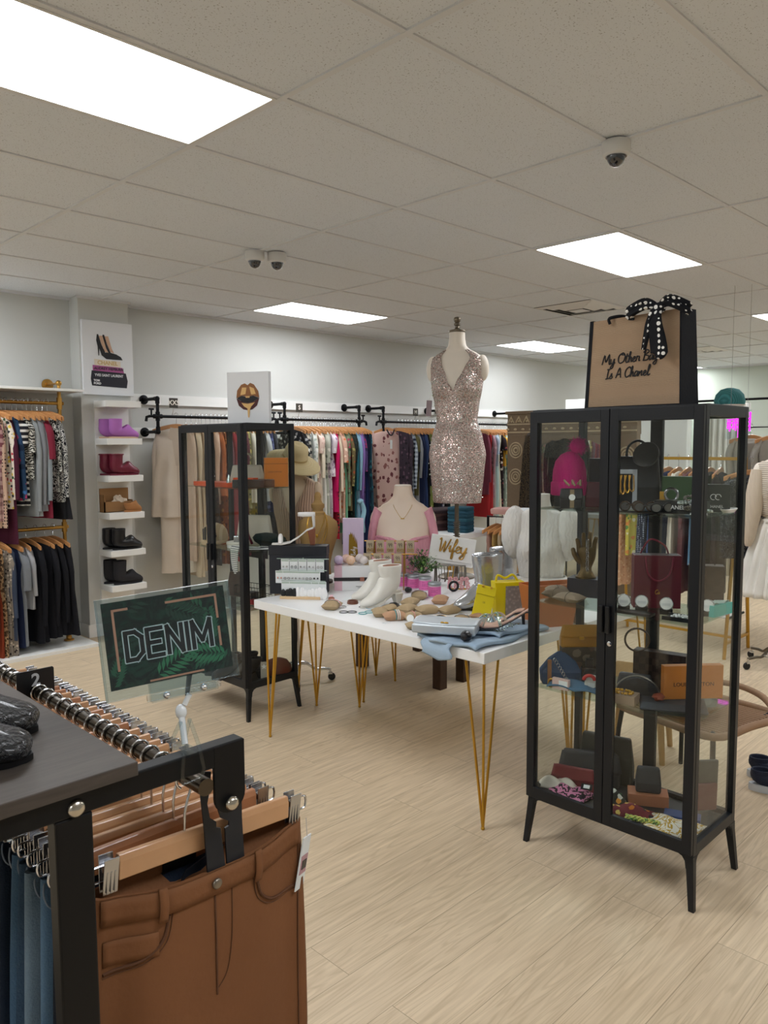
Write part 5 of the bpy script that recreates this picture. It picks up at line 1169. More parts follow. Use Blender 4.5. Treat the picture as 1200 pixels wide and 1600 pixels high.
# ---- burlap jewellery pillows with bracelets, scattered at the table front
BU = FAB('weave', '#a8916f', '#ccb591', scale=2.2); BU2 = FAB('weave', '#b98f6f', '#d3ab89', scale=2.2)
def pillow(px_, py_, rz, s, brace, label, mat=BU):
    q = at_z(px_, py_, TZ); t = thing('jewellery_pillow', label, 'jewellery cushion', (q.x, q.y, TZ), rz, group='burlap jewellery cushions on the table')
    m = MB(); a, b, h = .050*s, .035*s, .038*s; n = 12
    for sgn in (0, 1):
        pass
    def top(u, v): 
        x, y = (u*2-1), (v*2-1); e = max(0, (1-abs(x)**2.2)*(1-abs(y)**2.2))**.62; pin = 1-.12*(1-abs(x)**2)*(abs(y)) ; return (a*x*(1-.12*(1-y*y)*0), b*y*(1+.1*x*x), h*.5+h*.5*e)
    def bot(u, v):
        x, y = (u*2-1), (v*2-1); e = max(0, (1-abs(x)**2.5)*(1-abs(y)**2.5))**.5; return (a*x, b*y*(1+.1*x*x), h*.5-h*.5*min(1, e*1.4))
    m.grid(top, n, n); m.grid(bot, n, n); m.build('cushion', mat, t, smooth=60)
    for k, (dx, bm) in enumerate(brace):
        o = MB().tube([(dx*s, (b+.003)*math.cos(a_), h*.5+(h*.5+.003)*math.sin(a_)) for a_ in [2*PI*i/22 for i in range(22)]], .0022, 6, closed=True).build('bracelet', bm, t, smooth=60)
        if bm in (BEADW,):
            pass
    return t
BEADW = M('bead_white', '#e8e6df', .3); TEAL = M('bead_teal', '#2f8f93', .3); PKB = M('bead_pink', '#d99a8f', .4); BKB = M('bead_black', '#1c1c20', .3)
rr = random.Random(12)
PIL = [(519, 951, .5, 1.15, [(.0, SILV), (.01, PKB)], 'left cushion nearest the boots, with a pink faced watch', BU), (594, 962, .9, 1.1, [], 'plain cushion with a red stitch at the left of the pile', BU),
 (612, 955, -.1, 1.0, [(.01, BKB), (.018, BKB), (.026, BKB)], 'cushion with a wide black beaded bracelet', BU), (617, 968, -.6, 1.15, [(0, TEAL), (.008, BEADW), (.016, BEADW)], 'cushion with teal and white beads near the table edge', BU2),
 (641, 945, .3, 1.05, [], 'cushion behind the pile by the boot heel', BU), (655, 935, .7, 1.15, [(-.01, SILV)], 'cushion with a silver cuff, farthest back', BU), (636, 956, .2, 1.1, [], 'plain tan cushion in the middle of the pile', BU),
 (668, 958, -.4, 1.15, [], 'large plain cushion right of the pile centre', BU), (688, 942, .6, 1.15, [], 'rosy tan cushion behind the front candle', BU2), (702, 958, -.2, 1.05, [], 'tan cushion right of the rosy one', BU), (722, 952, -.5, 1.05, [], 'plain cushion nearest the silver boot toe', BU),
 (645, 968, -.5, 1.0, [(.0, PKB)], 'cushion with a thin pink bracelet', BU), (649, 982, -.6, .9, [], 'small cushion at the very table edge below white discs', BU), (688, 975, .5, 1.0, [(.0, BKB), (.006, GOLD)], 'cushion with a black and gold watch strap', BU),
 (722, 972, .6, 1.0, [(-.01, SILV)], 'cushion just behind the silver clutch', BU), (748, 966, .2, .9, [], 'cushion tucked under the yellow card', BU2)]
for x, y, rz, s, b, l, m_ in PIL: pillow(x, y, rz, s, b, 'burlap %s' % l, m_)
t = None
for k, (x, y) in enumerate([(641, 972), (654, 974)]):
    q = at_z(x, y, TZ); o = MB().lathe([(.001, 0), (.017, 0), (.018, .002), (.017, .004), (.001, .004)], seg=24).build('disc_earring', M('pearl_white', '#eef0ef', .25), smooth=40)
    put(o, ['left', 'right'][k]+' flat round white disc earring at the table edge', 'earring', (q.x, q.y, TZ+.018), rot=(1.25, 0, face(q)), group='white disc earrings')
q = at_z(518, 948, TZ)
t = thing('wrist_watch', 'pale pink wrist watch wrapped over the leftmost cushion', 'watch', (q.x, q.y, TZ+.036), face(q))
MB().lathe([(.001, 0), (.017, 0), (.017, .007), (.015, .008), (.001, .008)], T(0, .012, .0) @ RX(.5), 24).build('watch_case', M('rose_gold', '#c98a78'), t, smooth=40); MB().bx(-.009, .009, -.012, .05, -.004, -.001, X=RX(.4)).build('watch_strap', M('pale_pink', '#d9b3bd'), t)
# loose small jewellery
def hoop(px_, py_, r, mat, label, n=1, thick=.002, name='hoop_earring', cat='earring', grp=None):
    q = at_z(px_, py_, TZ); o = MB().tube([(r*math.cos(a), r*math.sin(a)*.9, thick+.001) for a in [2*PI*k/20 for k in range(20)]], thick, 6, closed=True).build(name, mat, smooth=60)
    put(o, label, cat, (q.x, q.y, TZ), random.uniform(0, 3), grp)
hoop(537, 957, .024, BKB, 'left glossy black hoop on the table front'); hoop(550, 957, .024, BKB, 'right glossy black hoop on the table front')
hoop(567, 959, .024, TEAL, 'left turquoise hoop earring'); hoop(577, 957, .024, TEAL, 'right turquoise hoop earring'); hoop(581, 951, .03, M('bead_ice', '#9fb9c4', .3), 'pale icy blue hoop earring behind the turquoise ones')
hoop(566, 949, .018, SILV, 'small silver hoop earring near the ivory boot toe'); hoop(533, 949, .03, SILV, 'silver hoop next to the pink watch cushion')
q = at_z(551, 943, TZ); o = MB()
for k in range(4): o.tube([((.028-.001*k)*math.cos(a), (.028-.001*k)*math.sin(a), .003+.004*k) for a in [2*PI*i/24 for i in range(24)]], .0032, 6, closed=True)
o = o.build('bracelet_coil', M('amber_brown', '#6d3f2a', .35), smooth=60); put(o, 'coil of brown beaded bracelets with gold charms by the boot toe', 'bracelet', (q.x, q.y, TZ))
q = at_z(548, 936, TZ); t = thing('price_booklet', 'small open white leaflet beside the pink watch', 'leaflet', (q.x, q.y, TZ+.001), .4); MB().add([(-.05, -.03, 0), (0, -.03, .008), (.05, -.03, 0), (.05, .03, 0), (0, .03, .008), (-.05, .03, 0)], [(0, 1, 4, 5), (1, 2, 3, 4)]).build('pages', CW, t, thick=.001)
for k, (x, y, rz) in enumerate([(662, 981, .4), (741, 975, 1.2), (604, 973, .1)]):
    q = at_z(x, y, TZ); o = MB().bx(-.02, .02, -.012, .012, 0, .001).build('price_label', CW); put(o, ['white paper label near the small edge cushion', 'white paper label by the silver clutch', 'white paper label at the pile left'][k], 'label', (q.x, q.y, TZ+.001), rz)
# ---- snakeskin wallet, silver clutch, denim, sandals at the right end
q = at_z(752, 975, TZ); t = thing('wallet', 'grey snakeskin wallet with yellow edge by the clear strapped sandals', 'wallet', (q.x, q.y, TZ), .9)
MB().bx(-.05, .05, -.03, .03, .002, .018).build('wallet_body', FAB('snake', '#8f9398', '#d8d8d6', rough=.4, scale=1.5), t, bevel=.003); MB().bx(-.053, .053, -.032, .032, 0, .004).build('edge', YL, t)
q = at_z(700, 1001, TZ)
# folded jeans under the clutch and hanging slightly over the front edge
J = FAB('denim', '#7f9ab5', '#b3c4d2')
t = thing('folded_jeans', 'light blue embellished jeans laid at the table corner, under the silver clutch', 'jeans', (2.62, 2.05, TZ), 0)
def jf(u, v):
    x = -.16+.50*u; y = -.13+.30*v
    z = .022+.006*math.sin(9*u+3*v)+.008*math.sin(14*v)
    if x < -.145: z -= .0
    return (x, y, z)
m = MB(); m.grid(lambda u, v: (-.17+.52*u+.02*math.sin(8*v), -.12+.34*v+.012*math.sin(11*u), .012+.004*math.sin(9*u+3*v)+.004*math.sin(14*v)), 30, 24); m.build('denim_layer', J, t, smooth=60, thick=.014)
m = MB(); m.grid(lambda u, v: (.02+.32*u+.015*math.sin(7*v), -.10+.2*v+.01*math.sin(8*u), .028+.004*math.sin(11*u+5*v)), 22, 16); m.build('folded_leg', J, t, smooth=60, thick=.012)
m = MB(); m.grid(lambda u, v: (-.17-.018*math.sin(min(1, v*1.5)*PI/2)+.0*u, .0+.16*u+.01*math.sin(6*v), .012-.075*v*(1-.5*abs(u-.4))), 14, 8); m.build('hanging_corner', J, t, smooth=60, thick=.01)
gm = MB(); rr = random.Random(9)
for k in range(120):
    x = rr.uniform(.06, .26); y = rr.uniform(-.06, .06)+.1*(x-.15); gm.ball((x, y, .038), .003, 6, 4)
gm.build('crystal_trim', M('rhinestone', '#d5e6da', .08, .9), t)['kind'] = 'stuff'
SC = M('silver_leather_soft', '#c4ccd2', .38, .35, bump=(18, .3))
t = thing('clutch_bag', 'pale silver leather envelope clutch lying on the light jeans', 'bag', (2.55, 2.17, TZ+.034), math.radians(-62))
MB().bx(-.14, .14, -.075, .085, 0, .04).build('bag_body', SC, t, bevel=.008, segs=3)
m = MB(); m.grid(lambda u, v: (-.142+.284*u, .088-.135*v-.022*(1-(2*u-1)**2)*v, .042+.004*math.sin(PI*v)), 20, 8); m.build('flap', SC, t, smooth=60, thick=.004)
m = MB(); m.ball((.01, -.052, .048), (.011, .006, .004)).ball((-.008, -.05, .048), (.008, .006, .004)); m.build('clasp', GOLD, t, smooth=60)
o = MB().ball((0, 0, 0), (.032, .024, .022), 14, 10, noise=.08).build('sunglass_pouch', M('black_satin', '#15151a', .3), smooth=50); put(o, 'small bunched black velvet pouch against the silver clutch', 'pouch', (2.50, 2.02, TZ+.046), .4)
def mule(lab, q, rz, z=TZ):
    t = thing('clear_strap_sandal', lab, 'shoe', (q[0], q[1], z), rz, group='nude and clear strap sandals'); t.scale = (1.2,)*3
    NU = M('nude_insole', '#c8a493', .45); BE = M('sandal_edge', '#2a2528', .4)
    sp = [(-.13, .006), (-.08, .004), (-.03, .012), (.02, .04), (.07, .075), (.10, .082)]
    curve_sole(t, sp, [.022, .036, .034, .026, .026, .022], .008, NU, 'insole'); curve_sole(t, [(x, z_-.004) for x, z_ in sp], [.024, .038, .036, .028, .028, .024], .005, BE, 'outsole')
    MB().tube([(.095, 0, .08), (.10, 0, .001)], [.008, .004], 8).build('heel', BE, t)
    m = MB()
    for s in (-1, 1): m.tube(catmull([(-.085, s*.037, .012), (-.07, s*.03, .045), (-.045, -s*.0, .058), (-.03, -s*.03, .045), (-.02, -s*.036, .018)], 5), .006, 6, flat=.4)
    m.build('crystal_strap', M('rhinestone', '#d5e6da'), t, smooth=50)
    return t
mule('clear strapped nude sandal standing behind the jeans', (2.83, 2.10), math.radians(-65))
mule('clear strapped nude sandal leaning over the jeans, nearer the cabinet', (2.72, 1.96), math.radians(-70), TZ+.045)
# ================================================================== burlap tote on the right cabinet
def handbag(label, mat, w, h, d, loc, rz, name='handbag', handle=None, flap=None, cat='bag', hw=None, taper=.9, rot=None, group=None, metal=None, hr=.005):
    t = thing(name, label, cat, loc, rz, group, rot)
    a, b = w/2, d/2
    m = MB(); m.loft([[(-a, -b, 0), (a, -b, 0), (a, b, 0), (-a, b, 0)], [(-a*1.01, -b*1.05, h*.4), (a*1.01, -b*1.05, h*.4), (a*1.01, b*1.05, h*.4), (-a*1.01, b*1.05, h*.4)], [(-a*taper, -b*.55, h), (a*taper, -b*.55, h), (a*taper, b*.55, h), (-a*taper, b*.55, h)]])
    m.build('bag_body', mat, t, bevel=min(d*.2, .01), segs=3)
    if flap is not None:
        f = MB(); f.grid(lambda u, v: (a*(2*u-1)*(taper+.04+(1.02-taper)*v), -b*.6-b*.5*v-.003+(.55*b+.003)*0, h+.003-h*.58*v*(1-.12*abs(2*u-1)**4)), 12, 6)
        f.build('flap', flap, t, smooth=60, thick=.004)
    if metal is not None: MB().box((0, -b*1.1-.006, h*.45), (.02, .006, .014)).build('clasp', metal, t, bevel=.002)
    if handle is not None:
        hh = hw or h*.7
        MB().tube(catmull([(-a*.5, 0, h*.96), (-a*.42, 0, h+hh*.6), (0, 0, h+hh), (a*.42, 0, h+hh*.6), (a*.5, 0, h*.96)], 6), hr, 8).build('handle', handle, t, smooth=60)
    return t
CT = 1.751
t = thing('tote_bag', 'large burlap tote with black sides reading My Other Bag Is A Chanel', 'bag', (2.62, 1.36, CT), -.03)
JU = FAB('weave', '#9a8067', '#b89f83', scale=1.2); BK = FAB('plain', '#14161c')
W_, H_, D_ = .37, .325, .13
def facepoly(x, sx): return [(x, -W_/2+0, 0), (x, W_/2, 0), (x+sx*.02, W_/2*.95, H_), (x+sx*.02, -W_/2*.93, H_)]
m = MB(); m.add([(0, W_/2, 0), (0, -W_/2, 0), (0.012, -W_/2*.93, H_+.005), (0.012, W_/2*.94, H_-.003)], [(0, 1, 2, 3)]); m.build('front_panel', JU, t, thick=.004)
m = MB(); m.add([(D_, W_/2, 0), (D_, -W_/2, 0), (D_-.012, -W_/2*.93, H_+.005), (D_-.012, W_/2*.94, H_-.003)], [(0, 1, 2, 3)]); m.build('back_panel', BK, t, thick=.004)
m = MB(); m.loft([[(-.002, -W_/2-.004, 0), (D_+.002, -W_/2-.004, 0), (D_-.01, -W_/2*.93-.004, H_+.012), (.010, -W_/2*.93-.004, H_+.007)], [(-.002, -W_/2+.002, 0), (D_+.002, -W_/2+.002, 0), (D_-.01, -W_/2*.93+.002, H_+.012), (.010, -W_/2*.93+.002, H_+.007)]]).build('side_gusset', BK, t)
m = MB(); m.loft([[(-.004, W_/2-.010, 0), (D_+.002, W_/2-.010, 0), (D_-.01, W_/2*.94-.010, H_+.003), (.008, W_/2*.94-.010, H_+.0)], [(-.004, W_/2+.004, 0), (D_+.002, W_/2+.004, 0), (D_-.01, W_/2*.94+.004, H_+.003), (.008, W_/2*.94+.004, H_+.0)]]).build('side_gusset', BK, t)
MB().bx(-.004, D_, -W_/2, W_/2, 0, .006).build('base_piping', BK, t)
MB().bx(.014, D_-.014, -W_/2*.9, W_/2*.9, .27, .30).build('tissue_filling', BK, t)
TX_ = Matrix(((0, 0, -1, -.0035), (-1, 0, 0, 0), (0, 1, 0, 0), (0, 0, 0, 1)))
lean = Matrix.Rotation(math.atan2(.012, H_), 4, 'Y')
INK = M('black_ink', '#121216', .6)
pen_text('My Other Bag', .0178, lean @ TX_ @ T(-.012, .174, 0) @ RZ(.02), INK, t, .0023, slant=.15)
pen_text('Is A Chanel', .0178, lean @ TX_ @ T(-.018, .121, 0) @ RZ(.02), INK, t, .0023, slant=.15)
MB().tube(catmull([(.0, .09, H_-.02), (-.004, .09, H_+.0), (.03, .06, H_+.008), (.05, .04, H_-.0)], 5), .006, 6).build('handle', BK, t, smooth=50)
# polka dot scarf tied to the handle
PD = FAB('dots', '#14151a', '#f0efea', scale=1.9); 
t2 = thing('scarf', 'black and white polka dot scarf tied in a bow on the burlap tote', 'scarf', (2.605, 1.255, CT+H_+.012), -.03)
def ribbon(P_, wd, name='tail', up=(1, 0, 0), mat=PD):
    pts = catmull(P_, 6); n = len(pts); m = MB(); rings = []
    for i, p in enumerate(pts):
        tg = (pts[min(i+1, n-1)]-pts[max(i-1, 0)]).normalized(); sd = tg.cross(Vector(up)); 
        if sd.length < 1e-4: sd = Vector((0, 1, 0))
        sd.normalize(); u = i/(n-1)*(len(wd)-1); k = int(min(u, len(wd)-1.001)); w_ = wd[k]+(wd[k+1]-wd[k])*(u-k)
        rings.append([tuple(p+sd*w_+Vector((-.004, 0, 0))*0), tuple(p+sd*w_*.4+Vector((-.006, 0, 0))), tuple(p-sd*w_*.4+Vector((.002, 0, 0))), tuple(p-sd*w_)])
    m.loft(rings, closed=False); return m.build(name, mat, t2, smooth=60, thick=.0025)
MB().ball((0, 0, 0), (.022, .024, .020), 12, 8, noise=.06).build('knot', PD, t2, smooth=60)
ribbon([(-.012, .0, -.005), (-.03, -.003, -.05), (-.028, -.012, -.11), (-.03, -.02, -.158), (-.03, -.012, -.175)], [.016, .024, .030, .032, .004])
ribbon([(-.012, .012, -.005), (-.026, .024, -.05), (-.026, .032, -.10), (-.026, .040, -.142)], [.012, .011, .012, .009])
for s, L_ in ((1, .115), (-1, .105)):
    for zz, ww in ((.012, .011), (-.008, .010)):
        ribbon([(0, 0, 0), (-.012, s*L_*.4, .016+zz), (0, s*L_, zz-.006+(.0 if s > 0 else -.01)), (.012, s*L_*.85, -.012+zz)], [.010, ww, ww*1.2, .009], 'bow_loop', up=(1, 0, .2))

# ================================================================== inside the right cabinet
Z1, Z2, Z3, Z4 = 1.371, 1.001, .656, .2125
BLL = M('black_leather', '#1d1d20', .3, bump=(20, .5)); BRG = M('burgundy_card', '#5e1527', .45); CHL = M('charcoal_leather', '#35363a', .5)
# pink bobble hat
PK = FAB('knit', '#d31a7d'); q = (2.685, 1.648, Z1+.046)
bxs('storage_box', 'small black box under the pink bobble hat', 'box', BLACKP, (.10, .07, .045), (2.69, 1.66, Z1), face((2.68, 1.65)))
t = thing('bobble_hat', 'hot pink knitted hat with a fluffy pompom, top shelf of the right cabinet', 'hat', q, face(q))
MB().lathe([(.062, 0), (.066, .03), (.066, .07), (.064, .10), (.055, .135), (.035, .16), (.012, .172), (.001, .173)], Matrix.Diagonal((1, .75, 1, 1)), 32).build('crown', PK, t, smooth=60)
MB().lathe([(.068, 0), (.072, .004), (.072, .05), (.068, .054)], Matrix.Diagonal((1, .75, 1, 1)), 32).build('cuff', PK, t, smooth=60)
pm = MB(); rr = random.Random(7)
for k in range(420):
    a = rr.uniform(0, 2*PI); z = rr.uniform(-1, 1); r_ = math.sqrt(1-z*z); d = Vector((r_*math.cos(a), r_*math.sin(a), z)); e = d.orthogonal().normalized()*.0022
    c = Vector((.03, 0, .195)); L_ = rr.uniform(.034, .05); pm.add([tuple(c+e+d*.01), tuple(c-e+d*.01), tuple(c+d*L_+Vector((0, 0, -.004)))], [(0, 1, 2)])
pm.ball((.03, 0, .195), .03, 14, 10); pm.build('pompom', M('fluff_pink', '#cf2a86', .9), t)['kind'] = 'stuff'
q = at_z(872, 797, Z1); handbag('small black quilted bag with a tied scarf and watch, below the pink hat', BLL, .085, .075, .03, (2.615, 1.595, Z1), face((2.615, 1.595)), handle=None, flap=BLL)
t = thing('wrist_watch', 'gold and white watch strapped over the small black quilted bag', 'watch', (2.592, 1.578, Z1+.045), face((2.6, 1.59)))
MB().lathe([(.001, 0), (.012, 0), (.012, .004), (.001, .004)], RX(PI/2), 20).build('watch_face', M('pearl_white', '#eef0ef'), t, smooth=40); MB().bx(-.008, .008, 0, .003, -.04, .03).build('watch_strap', M('taupe_leather', '#8d7a5e', .5), t)
for k in range(3): MB().tube([(-.02+.02*k, .02, .05), (-.03+.03*k, .0, .065), (-.01+.02*k, -.01, .045)], .004, 6).build('scarf_knot', M('taupe_leather', '#8d7a5e'), t)
handbag('dark maroon leather clutch behind the small black quilted bag', M('maroon_clutch', '#4d1220', .4), .13, .10, .03, (2.735, 1.53, Z1), face((2.735, 1.53)), name='clutch_bag')
t = thing('mirror_frame', 'silver framed stand hung with gold necklaces, middle of the top shelf', 'frame', (2.70, 1.44, Z1), face((2.70, 1.44)))
m = MB()
for x in (-.055, .055): m.bx(x-.008, x+.008, -.005, .005, 0, .15)
m.bx(-.063, .063, -.005, .005, .135, .151).bx(-.063, .063, -.005, .005, 0, .012); m.build('frame', M('silver_paint', '#b9bec6', .4, .3), t, bevel=.001); MB().bx(-.05, .05, .006, .009, .01, .14).build('backing', BLACKP, t)
rr = random.Random(1)
for k in range(6):
    x = -.04+.016*k; o = MB().tube(catmull([(x, -.007, .13), (x-.006, -.012, .09), (x+.004, -.014, .04+.006*k), (x+.012, -.012, .08), (x+.01, -.007, .13)], 5), .0025, 5).build('necklace', [GOLD, BRASS][k % 2], smooth=60)
    put(o, '%s gold necklace draped on the silver framed stand' % ['first', 'second', 'third', 'fourth', 'fifth', 'sixth'][k], 'necklace', (2.70, 1.44, Z1), face((2.70, 1.44)), group='necklaces on the silver frame')
handbag('black structured leather handbag standing at the back of the top shelf', M('soft_black', '#232326', .5), .17, .20, .06, (2.83, 1.435, Z1), face((2.83, 1.435), .1), handle=BLL, hw=.06)
bxs('storage_box', 'matte black square box in the back left of the top shelf', 'box', M('soft_black', '#232326'), (.10, .06, .19), (2.85, 1.60, Z1), face((2.85, 1.6)))
o = MB().lathe([(.001, 0), (.05, 0), (.052, .004), (.05, .008), (.001, .008)], seg=28).build('round_compact', M('pewter_dark', '#4a4846', .35, .6), smooth=40); put(o, 'dark round compact standing tilted on top of the black structured handbag', 'compact', (2.80, 1.385, Z1+.205), rot=(1.2, 0, face((2.8, 1.4), -.4)))
# green box
t = thing('gift_box', 'moss green lidded box standing at the back of the top shelf', 'box', (2.84, 1.255, Z1), face((2.84, 1.255), .1)); GN = M('moss_green', '#3c5a33', .55)
MB().bx(-.075, .075, -.012, .03, 0, .125).build('box_body', GN, t, bevel=.001); MB().bx(.070, .0765, -.014, .032, 0, .127).build('lid_edge', M('moss_light', '#56764a', .55), t)
# jewellery tray and sunglasses
bxs('display_tray', 'white marble display block in front of the green box', 'tray', M('marble_white', '#dfe4e2', .25), (.13, .06, .035), (2.75, 1.255, Z1), face((2.75, 1.255)))
t = thing('brooch', 'large crystal butterfly brooch on the white marble block', 'brooch', (2.73, 1.25, Z1+.0365), face((2.73, 1.25)))
MB().tube([(.0+.022*math.cos(a), 0, .026+.022*math.sin(a)) for a in [2*PI*k/18 for k in range(18)]], .006, 6, closed=True).build('ring', SILV, t, smooth=60); MB().box((-.03, 0, .02), (.02, .006, .034)).build('bar', GOLD, t)
def sunglasses(loc, rz, label, fr=BLACKP, lens=None, s=1.):
    t = thing('sunglasses', label, 'sunglasses', loc, rz, group='sunglasses in the right cabinet'); t.scale = (s,)*3
    L = lens or M('dark_lens', '#101018', .08, coat=1)
    for k in (-1, 1):
        MB().tube([(k*.033+.027*math.cos(a), 0, .026+.022*math.sin(a)) for a in [2*PI*i/18 for i in range(18)]], .004, 6, closed=True).build('rim', fr, t, smooth=60)
        MB().lathe([(.001, 0), (.026, 0), (.026, .002), (.001, .002)], T(k*.033, 0, .026) @ RX(PI/2) @ Matrix.Diagonal((1, .85, 1, 1)), 18).build('lens', L, t, smooth=40)
        MB().tube([(k*.060, 0, .035), (k*.058, .06, .035), (k*.056, .11, .02)], .003, 6).build('temple', fr, t)
    MB().tube([(-.008, 0, .032), (.008, 0, .032)], .003, 6).build('bridge', fr, t)
    return t
DS = [(2.64, 1.36, 'smoky framed sunglasses, first of the row beside the middle post', M('tortoise', '#4c3a2e', .2)), (2.63, 1.30, 'brown rimmed sunglasses, second in the top shelf row', M('tortoise', '#4c3a2e')), (2.63, 1.235, 'black sunglasses, third in the top shelf row', BLACKP)]
for x, y, l, fr in DS: sunglasses((x, y, Z1+.0015), face((x, y), .55), l, fr, M('crystal_lens', '#8d8a86', .1, .5), .75)
bxs('display_tray', 'long dark wooden tray under the row of sunglasses', 'tray', M('dark_tray', '#3b342e', .5), (.19, .07, .0015), (2.635, 1.30, Z1), math.radians(-70), bev=0)
t = thing('gift_box', 'flat black box lettered CHANEL on the top shelf front', 'box', (2.68, 1.19, Z1), math.radians(-82)); MB().bx(-.09, .09, -.02, .03, 0, .045).build('box_body', BLACKP, t, bevel=.001)
text('CHANEL', .02, T(-.02, -.0212, .022) @ RX(PI/2), M('print_white', '#e9e9ec'), t, off=.0003)
t = thing('shopping_bag', 'small black shopping bag lettered CHANEL at the back right of the top shelf', 'bag', (2.83, 1.135, Z1), face((2.83, 1.135), .2)); MB().bx(-.05, .05, -.025, .025, 0, .10).build('bag_body', M('black_card', '#17191b', .5), t, bevel=.001)
text('CHANEL', .014, T(0, -.0262, .02) @ RX(PI/2), M('print_white', '#e9e9ec'), t); MB().tube([(-.02, -.03, .10), (-.01, -.03, .125), (.01, -.03, .125), (.02, -.03, .10)], .0015, 5).build('handle', BLACKP, t)
for k, dx in enumerate((-.008, .008)): MB().tube([(dx+.010*math.cos(a), -.0265, .055+.010*math.sin(a)) for a in [2*PI*i/16 for i in range(16)]][:14], .0012, 4).build('ring_mark', M('print_white', '#e9e9ec'), t)
rr = random.Random(22)
for k in range(6):
    o = MB(); R_ = .024; n_ = 14; 
    for i in range(n_): o.ball((R_*math.cos(2*PI*i/n_), R_*math.sin(2*PI*i/n_), .006), .0052, 7, 5)
    o = o.build('bead_bracelet', [SILV, M('crystal_bead', '#b9c6c4', .12, .6), M('pewter', '#77726a')][k % 3], smooth=60)
    put(o, '%s bead bracelet in the pile at the front right of the top shelf' % ['silver', 'crystal', 'pewter', 'bright silver', 'clear crystal', 'dark pewter'][k], 'bracelet', (2.615+.045*(k % 2), 1.10+.022*(k//2), Z1+.0005+.010*k), rot=(.15*(k % 3), .1*(k % 2), k), group='bead bracelets on the top shelf')
t = thing('dish', 'white boat shaped dish on the top shelf, seen through the side pane', 'dish', (2.84, 1.085, Z1), 0); MB().lathe([(.001, 0), (.03, 0), (.045, .012), (.043, .014), (.028, .004), (.001, .003)], Matrix.Diagonal((1.3, .5, 1, 1)), 24).build('bowl', M('gloss_white', '#e8e8e8'), t, smooth=40)
# ---- second shelf
bxs('jewellery_box', 'navy box with silver lid holding up the brass hand', 'box', M('navy_card', '#161c2e', .5), (.125, .09, .075), (2.79, 1.63, Z2), face((2.79, 1.63), -.3))
def hand(loc, rz, mat, s=1.):
    t = thing('hand_ornament', 'antique brass upright hand ornament draped with a silver chain', 'ornament', loc, rz); t.scale = (s,)*3
    m = MB()
    m.loft([ring(z, a, b, 18, sq=1.) for z, a, b in [(0, .040, .03), (.006, .042, .032), (.012, .034, .026), (.02, .030, .022), (.03, .023, .017), (.045, .022, .015)]])
    m.loft([ring(z, a, b, 18, sq=.9, cx=c) for z, a, b, c in [(.04, .021, .014, 0), (.055, .025, .015, .002), (.075, .032, .0155, .003), (.10, .037, .015, .002), (.118, .037, .013, 0), (.124, .034, .010, 0)]])
    for x, zb_, L_, tx in ((-.028, .112, .046, -.010), (-.010, .12, .062, -.003), (.010, .12, .066, .003), (.029, .114, .052, .008)):
        P_ = [(x, 0, zb_-.012), (x+tx*.3, -.001, zb_+L_*.42), (x+tx*.7, -.004, zb_+L_*.76), (x+tx, -.009, zb_+L_)]
        m.tube(catmull(P_, 4), [.0092]*4+[.0086]*4+[.0078]*3+[.0066, .004], 10)
    m.tube(catmull([(-.022, -.002, .062), (-.040, -.006, .083), (-.050, -.008, .104), (-.054, -.009, .122)], 4), [.0115]*4+[.0102]*4+[.009]*3+[.0075, .004], 10)
    m.build('hand', mat, t, smooth=60); return t
HB = M('antique_brass', '#6f5a38', .38, .8, vary=.25, vscale=30)
hand((2.775, 1.62, Z2+.0755), face((2.775, 1.62), .15), HB, 1.02)
o = MB()
for k in range(15): o.tube([(.004*math.cos(a)+(.0 if k % 2 else .002), .0015*math.sin(a)-.020-.0003*k, .155-.0085*k+.006*math.sin(a)) for a in [2*PI*i/8 for i in range(8)]], .0011, 4, closed=True)
o = o.build('chain_necklace', SILV, smooth=50); put(o, 'silver link chain hanging down the brass hand ornament', 'necklace', (2.775, 1.62, Z2+.0755), face((2.775, 1.62), .15))
TP = FAB('plain', '#8d7d6b')
for k, (x, y, rz, w_, l) in enumerate([(2.66, 1.685, -.4, .10, 'taupe pillow pouch, front left on the second shelf'), (2.62, 1.60, -.5, .11, 'taupe pillow pouch tied across, middle of the second shelf'), (2.72, 1.72, .2, .09, 'taupe pillow pouch at the back left of the second shelf')]):
    t = thing('pouch', l, 'pouch', (x, y, Z2), face((x, y), rz), group='taupe pillow pouches'); m = MB()
    for sg in (1, -1):
        m.grid(lambda u, v: ((2*u-1)*w_*.5, (2*v-1)*.035*(1+.15*(2*u-1)**2), .02+sg*.02*max(0, (1-abs(2*u-1)**2.2)*(1-abs(2*v-1)**2.2))**.5), 12, 10)
    m.build('cushion', TP, t, smooth=60); MB().tube([(.0, .037*math.cos(a), .02+.021*math.sin(a)) for a in [2*PI*i/18 for i in range(18)]], .0012, 5, closed=True).build('cord', M('brown_cord', '#4a3b2d', .6), t)
t = thing('candle', 'small cream pillar candle between the pouches and the middle post', 'candle', (2.72, 1.475, Z2), 0); MB().lathe([(.02, 0), (.02, .06), (.001, .062)], seg=20).build('candle_body', M('cream_wax', '#ddd8cc', .5), t, smooth=40)
t = thing('shopping_bag', 'burgundy paper shopping bag with rope handles on the second shelf', 'bag', (2.78, 1.325, Z2), face((2.78, 1.325), .18))
MB().bx(-.085, .085, -.035, .035, 0, .20).build('bag_body', BRG, t, bevel=.001); MB().bx(-.08, .08, -.03, .03, .195, .2005).build('mouth_shade', M('burgundy_shade', '#2d0a14', .6), t)  # dark plate on the solid bag, shade of the inside put into its colour
